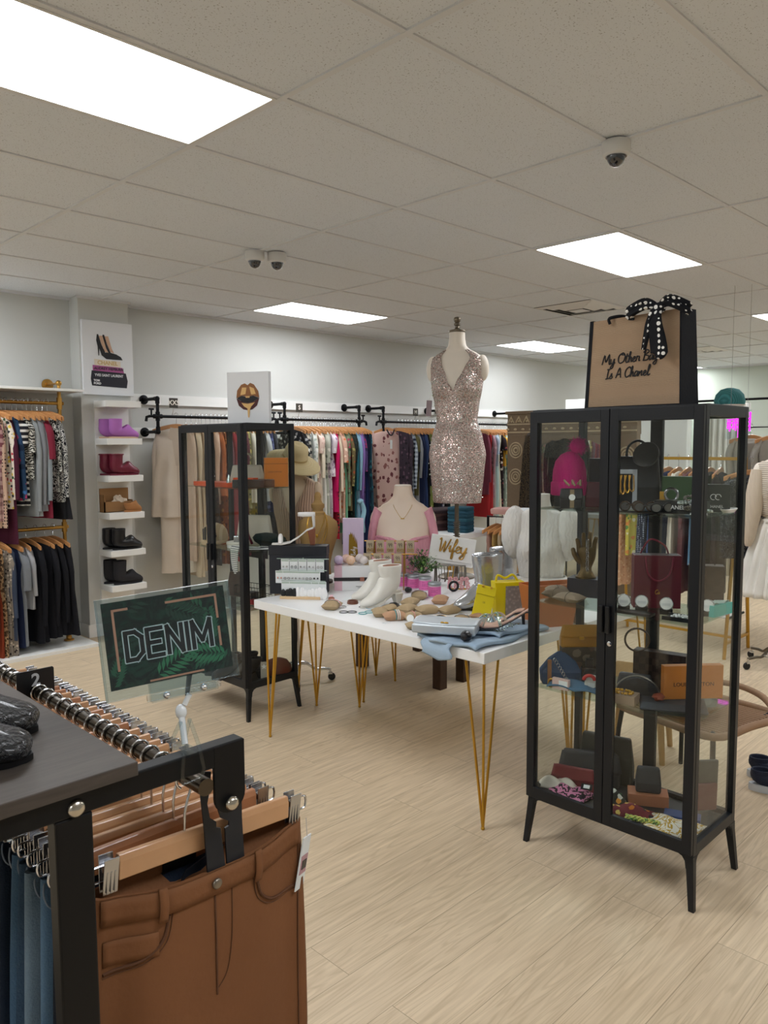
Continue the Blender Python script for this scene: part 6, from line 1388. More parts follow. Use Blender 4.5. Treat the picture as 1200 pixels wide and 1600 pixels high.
MB().tube(catmull([(-.045, -.038, .195), (-.035, -.042, .13), (0, -.044, .105), (.04, -.042, .13), (.055, -.038, .195)], 6), .0035, 8).tube(catmull([(-.055, .03, .195), (-.03, -.03, .26), (.02, -.04, .24), (.05, .03, .195)], 6), .0035, 8).build('rope_handle', M('burgundy_rope', '#7c2239', .6), t, smooth=60)
pen_text('Ca', .008, T(.0, -.0365, .06) @ RX(PI/2), GOLD, t, .0008)
t = thing('shopping_bag', 'dark brown checked shopping bag right of the burgundy one', 'bag', (2.84, 1.16, Z2), face((2.84, 1.16), .1)); MB().bx(-.06, .06, -.03, .03, 0, .17).build('bag_body', FAB('check', '#2c211d', '#382a24', scale=1.3, rough=.5), t, bevel=.001); MB().tube([(-.03, 0, .17), (-.02, 0, .19), (.02, 0, .19), (.03, 0, .17)], .002, 5).build('handle', BLACKP, t)
for k, (x, y, l) in enumerate([(2.63, 1.375, 'leftmost'), (2.66, 1.32, 'second'), (2.68, 1.235, 'third'), (2.75, 1.115, 'fourth')]):
    t = thing('watch_stand', 'round white faced watch on a black holder, %s on the second shelf' % l, 'watch', (x, y, Z2), face((x, y)), group='white faced watches on the second shelf')
    MB().bx(-.022, .022, -.015, .03, 0, .022).build('holder', BLACKP, t, bevel=.002)
    MB().lathe([(.001, 0), (.023, 0), (.0245, .002), (.023, .005), (.001, .005)], T(0, -.008, .040) @ RX(PI/2-.15), 28).build('watch_case', M('silver_metal', '#b8b9bd'), t, smooth=40)
    MB().lathe([(.001, 0), (.0205, 0), (.001, .0008)], T(0, -.0135, .0405) @ RX(PI/2-.15), 24).build('dial', M('pearl_white', '#eef0ef'), t)
    MB().box((0, -.0155, .038), (.028, .001, .010)).build('price_label', CW, t)
bxs('display_tray', 'flat black tray at the front of the second shelf', 'tray', BLACKP, (.19, .05, .010), (2.60, 1.345, Z2), math.radians(-85))
t = thing('display_tray', 'open black tray of pearl jewellery at the right end of the second shelf', 'tray', (2.625, 1.15, Z2), math.radians(-85)); MB().bx(-.06, .06, -.035, .035, 0, .006).bx(-.06, .06, -.035, -.03, 0, .014).bx(-.06, .06, .03, .035, 0, .014).build('tray_body', BLACKP, t)
o = MB(); rr = random.Random(3)
for k in range(40): o.ball((rr.uniform(-.035, .035), rr.uniform(-.02, .02), .0065+rr.uniform(.003, .008)), .005, 7, 5)
o = o.build('pearl_strand', M('pearl_white', '#eef0ef'), smooth=60); put(o, 'coiled white pearl strand in the open black tray', 'necklace', (2.625, 1.15, Z2), math.radians(-85))
t = thing('gift_box', 'turquoise box with wavy paper lining, right end of the second shelf', 'box', (2.80, 1.0985, Z2), math.radians(-8)); MB().bx(-.062, .062, -.022, .022, 0, .042).build('box_body', M('turquoise_card', '#55b6ad', .5), t, bevel=.001)
MB().grid(lambda u, v: (-.055+.11*u, -.015+.03*v, .044+.006*math.sin(9*u+3*v)), 14, 4).build('tissue', M('tissue_pale', '#b9d0c9', .7), t, smooth=60, thick=.001)
# ---- third shelf
handbag('mustard yellow leather flap bag hanging in front of the dark floral pouch', M('mustard_leather', '#a8761e', .4), .16, .09, .035, (2.73, 1.615, Z3+.145), face((2.73, 1.615), .25), flap=M('mustard_leather', '#a8761e'), metal=GOLD)
bxs('storage_box', 'dark blossom patterned box under the mustard yellow bag', 'box', FAB('floral', '#3a332c', '#6d6455', '#54413a', rough=.5), (.165, .05, .1445), (2.74, 1.615, Z3), face((2.74, 1.615), .25))
t = thing('perfume_bottle', 'black square perfume bottle with a thick cap on the third shelf', 'bottle', (2.685, 1.545, Z3), face((2.685, 1.545), .1)); MB().bx(-.032, .032, -.015, .015, 0, .085).build('bottle_body', M('black_glass', '#101218', .15, coat=1), t, bevel=.004); MB().bx(-.014, .014, -.012, .012, .085, .118).build('cap', BLACKP, t, bevel=.002)
t = thing('round_mirror', 'round white and silver compact leaning on the black perfume bottle', 'compact', (2.64, 1.50, Z3), face((2.64, 1.50))); MB().lathe([(.001, 0), (.032, 0), (.034, .003), (.032, .006), (.001, .006)], T(0, 0, .036) @ RX(PI/2-.2), 28).build('case', M('marble_grey', '#c9cbc8', .3, vary=.3, vscale=40), t, smooth=40); MB().box((-.008, -.01, .032), (.024, .002, .018)).build('price_label', CW, t)
DN2 = FAB('denim', '#1f3a5c', '#3a5878')
t = thing('handbag', 'slouchy navy and slate scarf print bag with chain strap, third shelf left', 'bag', (2.665, 1.665, Z3), face((2.665, 1.665), .2))
MB().loft([[(-.075, -.03, .0), (.075, -.03, 0), (.075, .03, 0), (-.075, .03, 0)], [(-.08, -.035, .05), (.08, -.035, .05), (.08, .035, .05), (-.08, .035, .05)], [(-.045, -.02, .10), (.06, -.02, .09), (.06, .02, .09), (-.045, .02, .10)], [(-.01, -.006, .13), (.015, -.006, .13), (.015, .006, .13), (-.01, .006, .13)]]).build('bag_body', DN2, t, bevel=.006, segs=3)
m = MB()
for k in range(9): m.tube([(-.03+.007*k+.006*math.cos(a), -.040, .105-.0115*k+.007*math.sin(a)) for a in [2*PI*i/10 for i in range(10)]], .0015, 4, closed=True)
m.build('chain_strap', SILV, t, smooth=50); MB().box((-.05, -.038, .06), (.016, .008, .09)).build('leather_strap', M('tan_leather2', '#8a5f3c', .5), t, bevel=.002)
MB().tube([(-.045+.011*math.cos(a), -.044, .012+.017*math.sin(a)) for a in [2*PI*i/16 for i in range(16)]], .003, 6, closed=True).build('ring_buckle', GOLD, t, smooth=50)
m = MB(); m.grid(lambda u, v: (-.13+.26*u, -.04+.10*v, .004+.012*abs(math.sin(7*u+4*v))+.02*math.sin(PI*u)*math.sin(PI*v)), 26, 12); o = m.build('scarf', FAB('denim', '#35556f', '#4f728c'), smooth=60, thick=.004); put(o, 'crumpled slate blue scarf lying along the third shelf left', 'scarf', (2.63, 1.545, Z3), math.radians(-83))
t = thing('small_box', 'small pale pink box with a white label on the third shelf front', 'box', (2.592, 1.615, Z3), math.radians(-84)); MB().bx(-.035, .035, -.006, .01, 0, .042).build('box_body', M('pale_pink2', '#cdb0aa', .5), t); MB().box((.012, -.0065, .023), (.036, .001, .026)).build('label', CW, t)
o = MB().tube([(.020*math.cos(a), 0, .022+.018*math.sin(a)) for a in [PI*k/12 for k in range(13)]], .007, 8).build('hair_band', M('red_resin', '#b32a2c', .3), smooth=60); put(o, 'red glossy arched hair band on the slate blue scarf', 'hair band', (2.625, 1.51, Z3+.03), face((2.62, 1.51)))
bxs('storage_box', 'large dark brown checked box at the back of the third shelf', 'box', FAB('check', '#2a1f1b', '#3a2b25', scale=1.3, rough=.5), (.20, .05, .155), (2.85, 1.33, Z3), math.radians(-80))
t = handbag('round black leather bag with a ring handle before the checked box', M('charcoal_leather', '#35363a'), .13, .075, .04, (2.76, 1.39, Z3), math.radians(-72), handle=None)
t = thing('handbag', 'arched charcoal monogram bag on the third shelf beside the middle post', 'bag', (2.71, 1.35, Z3), math.radians(-70)); 
m = MB(); m.prism([(.085*math.cos(a), .085*math.sin(a)) for a in [PI*k/16 for k in range(17)]], .03, RX(PI/2)); m.build('bag_body', FAB('floral', '#2d2d2f', '#35353a', rough=.45), t, bevel=.004); MB().tube([(.087*math.cos(a), -.015, .087*math.sin(a)) for a in [PI*k/16 for k in range(17)]], .0035, 6).build('piping', M('pewter', '#77726a'), t, smooth=50)
o = MB().tube([(.045*math.cos(a), 0, .045+.045*math.sin(a)) for a in [2*PI*k/24 for k in range(24)]], .004, 8, closed=True).build('ring_handle', M('dark_resin', '#3a2a20', .25), smooth=60); put(o, 'dark round hoop handle rising above the arched charcoal bag', 'hoop', (2.79, 1.40, Z3+.19-.035), math.radians(-60))
bxs('jewellery_box', 'beige flat box under the gold bead bracelet on the third shelf', 'box', M('beige_card', '#a8907a', .6), (.10, .07, .035), (2.625, 1.365, Z3), math.radians(-80))
o = MB(); rr = random.Random(33)
for k in range(26): a = 2*PI*k/26; o.ball((.036*math.cos(a)+rr.uniform(-.004, .004), .020*math.sin(a), .006), .0058, 7, 5)
o = o.build('bead_bracelet', GOLD, smooth=60); put(o, 'gold and pearl bead bracelet on the beige flat box', 'bracelet', (2.615, 1.365, Z3+.036), math.radians(-80))
OR = M('orange_card', '#c47a34', .55)
t = thing('gift_box', 'large orange box lettered LOUIS VUITTON on the third shelf right', 'box', (2.79, 1.182, Z3+.021), rot=(0, 0, math.radians(-41.6)))
MB().bx(-.112, .112, -.02, .010, 0, .125).build('box_body', OR, t, bevel=.001)
text('LOUIS VUITTON', .021, T(0.0, -.0212, .055) @ RX(PI/2), M('print_brown', '#4a2a12', .6), t)
handbag('flat charcoal pouch bag lying under the orange box', M('slate_bag', '#2b3038', .6), .23, .02, .16, (2.71, 1.215, Z3), math.radians(-62), taper=.97)
o = MB().ball((0, 0, .01), (.03, .02, .012), 10, 6, noise=.25).build('tassel', M('rust_fringe', '#8a3a22', .8), smooth=50); put(o, 'rust and red beaded tassel beside the orange box', 'tassel', (2.68, 1.255, Z3+.021), .3)
# ---- bottom of the cabinet
handbag('wide charcoal handbag at the back left of the cabinet floor', CHL, .24, .135, .07, (2.80, 1.60, Z4), math.radians(-62), flap=CHL)
handbag('black slouch bag behind the wide charcoal handbag, cabinet floor', M('olive_black', '#2c2d27', .55), .22, .20, .05, (2.862, 1.56, Z4), math.radians(-75))
handbag('brick red flat wallet clutch standing on the cabinet floor left', M('brick_leather', '#7a2a30', .45), .17, .095, .025, (2.70, 1.615, Z4), math.radians(-72), flap=M('brick_leather', '#7a2a30'), name='clutch_bag')
def cloth(label, mat, w_, d_, loc, rz, h=.03, name='folded_scarf', seed=0, n=26):
    m = MB(); m.grid(lambda u, v: ((u-.5)*w_*(1-.1*math.sin(5*v+seed)), (v-.5)*d_*(1-.12*math.sin(4*u+seed)), .004+h*(math.sin(PI*u)*math.sin(PI*v))**.5*(1+.25*math.sin(11*u+6*v+seed))), n, n)
    o = m.build(name, mat, smooth=60, thick=.004); return put(o, label, 'scarf', loc, rz)
cloth('folded scarf with pink and black zebra stripes, cabinet floor left', FAB('zebra', '#c77fa0', '#201a22', scale=2.5), .17, .10, (2.64, 1.60, Z4), math.radians(-80), seed=1)
cloth('cream scarf folded behind the pink zebra striped one', FAB('plain', '#ddd6c8'), .15, .06, (2.655, 1.66, Z4+.004), math.radians(-70), .04, seed=2)
t = thing('price_tag', 'black card with white label on the pink zebra scarf', 'tag', (2.655, 1.53, Z4+.05), rot=(.5, 0, math.radians(-70))); MB().bx(-.022, .022, -.014, .014, 0, .002).build('card', BLACKP, t); MB().bx(-.012, .012, -.008, .008, .002, .003).build('label', CW, t)
t = thing('storage_box', 'terracotta orange box lying on the cabinet floor under the grey bag', 'box', (2.80, 1.345, Z4), math.radians(-60)); MB().bx(-.075, .075, -.04, .04, 0, .045).build('box_body', M('terracotta_card', '#a86a4a', .6), t, bevel=.002)
handbag('small grey boxy bag standing on the terracotta box', CHL, .095, .10, .05, (2.80, 1.345, Z4+.0455), math.radians(-60), taper=.88)
cloth('red and orange patterned scarf crumpled at the front of the cabinet floor', F('#6e2430', '#c9762c', '#e3c56a', '#1c1c22', scale=1.6), .20, .09, (2.655, 1.345, Z4), math.radians(-70), seed=4)
cloth('black white and green printed scarf beside the middle door post', F('#23241f', '#b9b9ae', '#3d7a4a', '#c98a35', scale=1.8), .12, .11, (2.68, 1.435, Z4+.002), math.radians(-50), .05, seed=5)
cloth('white silk scarf with golden leaf scrolls, front right of the cabinet floor', FAB('swirl', '#e6e0d2', '#bd9733', scale=1.6), .20, .15, (2.66, 1.185, Z4), math.radians(-78), .028, seed=6)
m = MB()
for k in range(3): m.tube(catmull([(-.06+.012*i, .008*math.sin(i*1.6+k*2.1), .012+.007*math.cos(i*1.6+k*2.1)) for i in range(11)], 4), .0045, 6)
o = m.build('braided_cord', FAB('swirl', '#d9d36b', '#2f7a4a', scale=4), smooth=60); put(o, 'green and yellow braided cord in front of the golden leaf scarf', 'cord', (2.605, 1.27, Z4+.012), math.radians(-75))
bxs('booklet', 'royal blue booklet lying behind the golden leaf scarf', 'book', M('royal_blue', '#27427a', .5), (.13, .06, .012), (2.775, 1.195, Z4), math.radians(-70))
# pouches on a clear stand at right
t = thing('acrylic_stand', 'clear bent acrylic stand holding the maroon and grey pouches', 'display stand', (2.82, 1.13, Z4), math.radians(-20)); 
MB().tube([(-.06, 0, .006), (.06, 0, .006), (.06, .03, .10)], .0025, 6).tube([(-.06, -.02, .006), (-.06, .03, .15)], .0025, 6).bx(-.065, .065, -.035, .035, 0, .003).build('stand_body', ACRYL, t)
for lab, mat, w_, h_, dx, dz in (('maroon', M('maroon_wallet', '#5c2a2b', .5), .10, .10, -.02, .045), ('dark grey', M('grey_wallet', '#43453f', .5), .13, .115, .03, .095)):
    o = MB().bx(-w_/2, w_/2, -.008, .008, 0, h_).build('wallet', mat, bevel=.007, segs=3); put(o, '%s flat wallet propped on the clear stand, cabinet floor right' % lab, 'wallet', (2.80+dx+.02, 1.12-(.0 if lab == 'maroon' else -.03), Z4+dz), rot=(-.1, .12, math.radians(-25)))
    MB().tube(catmull([(-w_/2, 0, h_*.7), (-w_/2-.02, -.005, h_*.5), (-w_/2-.015, -.005, h_*.2), (-w_/2, 0, .02)], 5), .0018, 5).build('wrist_strap', BLACKP, o, smooth=50)

# ================================================================== inside the left cabinet
LY = lambda y: y
CV = FAB('plain', '#b5ad9f')
handbag('sage cream leather bag with arched handle, top shelf of the left cabinet', M('cream_leather', '#b3ab9b', .5), .20, .13, .07, (2.78, 3.98, Z1), face((2.78, 3.98), -.35), handle=M('cream_leather', '#b3ab9b'), hw=.07, hr=.006)
t = thing('box_lid', 'flat bright orange box lid along the top shelf of the left cabinet', 'box', (2.665, 4.13, Z1), math.radians(-90)); OO = M('vivid_orange', '#d3501f', .5)
MB().bx(-.19, .19, -.06, .06, 0, .026).build('lid_body', OO, t, bevel=.001)
bxs('gift_box', 'vivid orange box behind the cream bag, left cabinet', 'box', OO, (.15, .05, .055), (2.71, 3.90, Z1), math.radians(-70))
t = thing('gift_box', 'tall amber orange box standing at the right back of the left cabinet', 'box', (2.845, 3.775, Z1), math.radians(-30)); MB().bx(-.07, .07, -.03, .03, 0, .175).build('box_body', M('amber_card', '#c4701f', .5), t, bevel=.001); text('LOUIS VUITTON', .011, T(-.01, -.0312, .09) @ RX(PI/2), M('print_brown', '#4a2a12'), t); MB().bx(-.0705, .0705, -.0305, .0305, .138, .14).build('lid_line', M('print_brown', '#4a2a12'), t)
for k, (x, y, mt, l, w_) in enumerate([(2.62, 3.81, M('dark_lizard', '#2b2724', .4), 'dark scaly wallet', .11), (2.66, 3.745, M('brown_mono', '#3d2a20', .45), 'brown wallet', .12), (2.75, 3.745, M('tan_brown', '#5a3b28', .45), 'chestnut card case', .10)]):
    bxs('wallet', '%s on the top shelf of the left cabinet' % l, 'wallet', mt, (w_, .02, .05), (x, y, Z1), math.radians(-35-8*k), bev=.006)
t = thing('glass_bird', 'small clear and white glass ornament on the orange lid', 'ornament', (2.64, 4.16, Z1+.0265), 0); MB().ball((0, 0, .015), (.018, .014, .015)).ball((.012, 0, .034), (.009, .008, .009)).build('body', M('pearl_white', '#eef0ef'), t, smooth=60)
o = MB().lathe([(.001, 0), (.016, 0), (.008, .03), (.001, .05)], seg=12).build('crystal_cone', M('crystal_bead', '#b9c6c4'), smooth=40); put(o, 'faceted crystal cone at the right end of the orange lid', 'ornament', (2.64, 3.975, Z1+.0265))
# second shelf
t = thing('baseball_cap', 'beige cap with black and white stripes and a monogram, left cabinet', 'hat', (2.70, 4.24, Z2), face((2.70, 4.24), -.3))
CP_ = FAB('vstripe', '#b89f7c', '#1d1b1a', scale=1.3)
MB().lathe([(.085, .02), (.086, .05), (.078, .085), (.055, .115), (.02, .128), (.001, .13)], seg=28).build('crown', FAB('vstripe', '#b89f7c', '#c9b493', '#1d1b1a', scale=.9), t, smooth=60)
MB().grid(lambda u, v: ((.085+.0*v)*math.cos(PI+PI*u)*(1-.1*v), (.08+.06*v)*math.sin(PI+PI*u), .022-.018*v), 18, 4).build('brim', FAB('plain', '#b89f7c'), t, smooth=60, thick=.004)
for dx in (-.012, -.004, .004): pass
MB().bx(-.05, -.044, -.088, -.07, .03, .10).bx(-.036, -.03, -.092, -.07, .03, .11).build('stripes', BLACKP, t)
text('TB', .045, T(.015, -.0885, .06) @ RX(PI/2), BLACKP, t, off=.001)
handbag('cream canvas tote with a dark red strap on the left cabinet second shelf', FAB('plain', '#c4bcae'), .21, .19, .07, (2.80, 3.94, Z2), face((2.80, 3.94), -.3), handle=None)
t = thing('red_strap', 'dark red webbing strap across the cream canvas tote', 'strap', (2.76, 3.90, Z2), face((2.76, 3.90), -.3)); MB().tube([(-.085, .0, .185), (-.035, -.018, .14), (-.025, -.03, .08), (.0, -.03, .02)], .012, 6, flat=.2).build('webbing', M('wine_webbing', '#6d1a2c', .7), t, smooth=40)
t = thing('round_tin', 'white round tin on the second shelf of the left cabinet', 'tin', (2.67, 3.945, Z2), 0); MB().lathe([(.06, 0), (.062, .003), (.062, .03), (.06, .034), (.001, .036)], seg=32).build('tin_body', M('gloss_white', '#e8e8e8'), t, smooth=40); MB().lathe([(.063, .02), (.0645, .022), (.0645, .034), (.062, .037), (.001, .037)], seg=32).build('lid', M('cream_enamel', '#d9d5c9', .3), t, smooth=40)
t = thing('pendant_box', 'tiny silver lettered box on the white round tin', 'box', (2.67, 3.945, Z2+.0375), .8); MB().bx(-.035, .035, -.015, .015, 0, .035).build('box_body', SILV, t, bevel=.002)
t = thing('beret', 'black velvet beret slumped on the second shelf right, left cabinet', 'hat', (2.80, 3.80, Z2), 0, rot=(.12, .1, .2)); MB().lathe([(.06, .0), (.062, .012), (.10, .03), (.115, .05), (.10, .072), (.05, .085), (.001, .088)], Matrix.Diagonal((1, .85, 1, 1)), 32).build('felt', FAB('plain', '#12201f', rough=.95), t, smooth=60)
cloth('black and white ribbed scarf folded under the black beret', FAB('stripe', '#c9c9c6', '#2b2b2e', scale=4), .20, .10, (2.70, 3.78, Z2), math.radians(-35), .012, seed=8)
t = thing('scarf', 'striped grey and white fringed scarf draped over the second shelf edge', 'scarf', (2.595, 3.85, Z2+.003), math.radians(-90))
for k in range(5):
    MB().tube(catmull([(-.035+.017*k, .04, .012), (-.033+.017*k, -.004, .014), (-.030+.014*k, -.010, -.05), (-.018+.009*k, -.008, -.12-.012*(k % 3))], 6), .0085, 6, flat=.6).build('strand', FAB('stripe', '#d5d5d2', '#56565a', scale=3), t, smooth=60)
# third shelf and floor
t = thing('wire_basket', 'black wire basket of small boxes on the third shelf of the left cabinet', 'basket', (2.72, 3.86, Z3), math.radians(-80))
for z in (.003, .06, .115):
    MB().tube([(-.10, -.06, z), (.10, -.06, z), (.10, .06, z), (-.10, .06, z), (-.10, -.06, z)], .002, 5).build('wire_ring', BLKP, t)
m = MB()
for k in range(9):
    for y in (-.06, .06): m.tube([(-.10+.025*k, y, .003), (-.10+.025*k, y, .115)], .0013, 4)
m.build('wires', BLKP, t)
bxs('small_box', 'little red box inside the black wire basket', 'box', M('red_card', '#a5202a', .5), (.04, .03, .03), (2.70, 3.83, Z3+.006), .3)
bxs('gift_box', 'dark grey box in the black wire basket', 'box', CHL, (.07, .05, .06), (2.74, 3.90, Z3+.006), .2)
handbag('dark brown leather bag on the third shelf, left cabinet', M('brown_mono', '#3d2a20'), .15, .16, .06, (2.80, 4.13, Z3), math.radians(-80), handle=M('brown_mono', '#3d2a20'))
t = thing('hat', 'rust brown rounded felt hat on the floor of the left cabinet', 'hat', (2.845, 3.79, Z4), 0); MB().lathe([(.085, 0), (.088, .015), (.082, .05), (.06, .08), (.03, .092), (.001, .095)], seg=32).build('crown', M('rust_felt', '#5e2f20', .7), t, smooth=60)
for k, (x, y, rz) in enumerate([(2.63, 3.83, 2.4), (2.72, 3.775, 2.6), (2.66, 3.95, 2.5), (2.78, 3.90, 2.7)]):
    boot('black_shoe', 'black buckled shoe with crystal trim, %s on the left cabinet floor' % ['front left', 'front right', 'back left', 'back right'][k], .13, .2, .07, BLL, BSL, .05, (x, y, Z4+.001), rz, None, .12, 'black crystal shoes in the left cabinet', cat='shoe')
t = thing('star_card', 'small card with a star standing among the black shoes', 'card', (2.70, 3.735, Z4+.001), face((2.7, 3.73))); MB().bx(-.02, .02, 0, .002, 0, .11).build('card', M('silver_card', '#a7a39c', .5), t); MB().prism([( (.018 if k % 2 == 0 else .008)*math.sin(k*PI/5), .08+(.018 if k % 2 == 0 else .008)*math.cos(k*PI/5)) for k in range(10)], .001, FL @ T(0, 0, 0)).build('star', CW, t)
# ================================================================== carved mirror, curtains and racks at the far right
CW_ = FAB('woodgrain', '#8f7c64', '#a8967c', rough=.8)
MX = 7.3
CWL = FAB('woodgrain', '#a8967a', '#c4b393', rough=.8)
CW_ = FAB('woodgrain', '#6f5e4b', '#877560', rough=.85)  # frame toned darker than the carving, recess shade put into its colour
t = thing('carved_mirror', 'large carved weathered wood framed arch mirror leaning beyond the white dress', 'mirror', (MX, 4.5, 0), 0)
y0_, y1_, zt_ = -.80, .78, 1.99
m = MB(); m.bx(-.03, .05, y0_, y1_, 1.72, zt_); m.bx(-.03, .05, y1_-.24, y1_, 0, 1.72).bx(-.03, .05, y0_, y0_+.2, 0, 1.72).bx(-.05, .06, y0_-.02, y1_+.02, zt_-.035, zt_)
# scalloped arch under the lintel
arch = [(y0_+.2, 1.72)]; 
for k in range(25):
    u = k/24; yy = y0_+.2+(y1_-.24-y0_-.2)*u; arch.append((yy, 1.72-.03-.16*(abs(2*u-1)**2)-.022*abs(math.sin(u*PI*7))))
arch.append((y1_-.24, 1.72))
YZX = Matrix(((0, 0, 1, 0), (1, 0, 0, 0), (0, 1, 0, 0), (0, 0, 0, 1)))
m.prism(arch, .05, T(-.02, 0, 0) @ YZX); m.build('frame', CW_, t, bevel=.006)
m = MB()   # chevron band, beads and spirals
for k in range(15):
    yy = y0_+.08+.103*k
    m.prism([(yy-.045, 1.86), (yy, 1.935), (yy+.045, 1.86), (yy+.032, 1.86), (yy, 1.91), (yy-.032, 1.86)], .014, T(-.044, 0, 0) @ YZX)
    m.ball((-.034, yy, 1.875), (.01, .014, .014), 8, 6); m.ball((-.034, yy+.05, 1.785), (.012, .022, .014), 8, 6)
m.bx(-.042, -.03, y0_, y1_, 1.835, 1.85).bx(-.042, -.03, y0_, y1_, 1.745, 1.76)
for yy, zz in ((y1_-.12, 1.55), (y1_-.12, 1.25), (y0_+.1, 1.5)):
    for r_ in (.085, .055, .028): m.tube([(-.034, yy+r_*math.cos(a), zz+r_*math.sin(a)) for a in [2*PI*i/24 for i in range(24)]], .009, 6, closed=True)
m.build('carving', CWL, t, smooth=50)
MB().bx(.0, .012, y0_+.2, y1_-.24, .05, 1.71).build('mirror_glass', M('mirror', '#cfd4d2', .03, 1.), t)
# dark speckled gown hung beside the mirror
garment('sequin_gown', 'long black and bronze speckled gown hanging in front of the carved mirror', FAB('leopard', '#17130f', '#5a4a34', '#17130f', scale=1.6), L=1.25, W=.24, hem=.26, thick=.08, sleeve=.62, loc=(6.95, 4.72, 1.86), rz=.6, seed=2, cat='dress')
hanger((6.95, 4.72, 1.86), .6, 'wooden hanger holding the black and bronze speckled gown', None)
t = thing('garment_stand', 'thin black stand carrying the speckled gown', 'clothes rack', (6.95, 4.72, 0), .6+PI/2)
MB().tube([(0, 0, .02), (.0, 0, 1.858)], .010, 10).lathe([(.16, 0), (.16, .012), (.02, .02), (.02, .06)], seg=24).build('pole', BLKP, t, smooth=40)
# display table of folded jeans, beyond the sequinned dress
white_table('distant white table of folded clothes behind the sequinned dress', 5.55, 6.25, 4.62, 5.32)
rr = random.Random(41)
def folded(label, mat, x, y, z, w_, d_, h, rz=0., grp=None):
    m = MB(); R = []
    n = 26
    for zz, s in ((0, .97), (h*.3, 1.), (h*.75, 1.), (h, .95)):
        R.append([(w_/2*s*math.copysign(abs(math.cos(a))**.35, math.cos(a))*(1+.03*math.sin(5*a+zz*90)), d_/2*s*math.copysign(abs(math.sin(a))**.35, math.sin(a)), zz) for a in [2*PI*i/n for i in range(n)]])
    o = m.loft(R).build('folded_jeans', mat, smooth=50); return put(o, label, 'folded clothes', (x, y, z), rz, grp)
z = TZ
for k, c in enumerate(['#4a3234', '#3f2a2b', '#57403e', '#3a2627', '#4c3533', '#35282b']):
    folded('maroon brown folded jeans, %s from the bottom of the distant stack' % ['first', 'second', 'third', 'fourth', 'fifth', 'sixth'][k], P(c), 5.88, 5.09, z+.0005, .42, .30, .034, -.2+.05*rr.random(), 'maroon folded jeans stack'); z += .035
z = TZ
for k, c in enumerate(['#1f4250', '#24495a', '#1b3a4a', '#28505f', '#1d3f4d', '#23485a', '#1f4250']):
    folded('dark teal folded jeans, %s from the bottom of the stack by the pole' % ['first', 'second', 'third', 'fourth', 'fifth', 'sixth', 'seventh'][k], P(c), 5.83, 4.78, z+.0005, .22, .22, .034, .3, 'teal folded jeans stack'); z += .035
# gold rack of short hanging things beneath / beside
def floor_rack(label, x, ya, yb, h, mat=GOLD, grp=None, axis='y'):
    t = thing('clothes_rack', label, 'clothes rack', (x, (ya+yb)/2, 0), 0 if axis == 'y' else -PI/2, grp)
    L_ = (yb-ya)/2; s = .014
    m = MB(); 
    for e in (-1, 1):
        for q in (-1, 1): m.tube([(q*.24, e*L_, .0), (q*.05, e*L_, h)], .014, 4)
        m.box((0, e*L_, .12), (.43, .02, .02)).box((0, e*L_, h), (.12, .024, .024))
    m.build('end_frame', mat, t); MB().box((0, 0, h), (.024, 2*L_, .024)).build('rail', mat, t); MB().box((0, 0, .12), (.02, 2*L_, .02)).build('stretcher', mat, t)
    return t
floor_rack('gold clothes rack with trapezoid legs behind the right glass cabinet', 6.05, 2.22, 3.25, 1.50)
G = [('apricot print dress', F('#cf9e7c', '#b97e5e', '#e2bc9a', scale=1.6), .95, 0, .2), ('yellow tropical blouse', F('#cbbd55', '#e3e0c0', '#5f8a4a', '#d98c4a'), .7, .3), ('navy starry dress', FAB('dots', '#182036', '#a9b3c4', scale=2.5), .7, 0), ('cobalt blue dress', P('#27457c'), .72, .3), ('ink blue dress', P('#1b2a4c'), .75, 0),
 ('cream linen dress', P('#cfc8ba'), .85, .3), ('mauve brown dress', P('#6b4549'), .95, .4), ('mid denim dress', FAB('denim', '#4f7398', '#7c9ebd'), .72, .3), ('black ribbed dress', FAB('stripe', '#1a191c', '#37333a', scale=3), .95, 0), ('plum black dress', P('#2a1f26'), .95, .4)]
rail_fill(G, 2.3, 3.2, 6.05, 1.52, 'the gold rack', 'clothes on the gold rack', 'hangers on the gold rack', jitter=.08) if False else None
prev = None
for i, g in enumerate(G[::-1]):
    d, mat, L, sl, hm = (list(g)+[.2])[:5]; y = 2.34+.84*(i+.5)/len(G)
    a = .12+random.uniform(-.08, .08)
    garment('dress', ('%s on the gold rack behind the right glass cabinet' % d) if prev is None else '%s on the gold rack left of the %s' % (d, prev), mat, L=L, sleeve=sl, hem=hm, thick=.026, loc=(6.05, y, 1.50+.0135), rz=a, group='clothes on the gold rack', seed=i+60, cat=d.split()[-1])
    hanger((6.05, y, 1.50+.0135), a, 'wooden coat hanger on the gold rack', 'hangers on the gold rack'); prev = d
# black glitter jacket on a front end hook
garment('jacket', 'black glitter jacket on a wooden hanger at the right end of the gold rack', FAB('sequin', '#1b1c20', '#2a2b30', '#6b6c72', '#141519'), L=.62, W=.21, hem=.22, thick=.06, sleeve=.5, loc=(6.0, 2.14, 1.50), rz=-.6, seed=9, cat='jacket')
hanger((6.0, 2.14, 1.50), -.6, 'wooden hanger with the black glitter jacket', None)
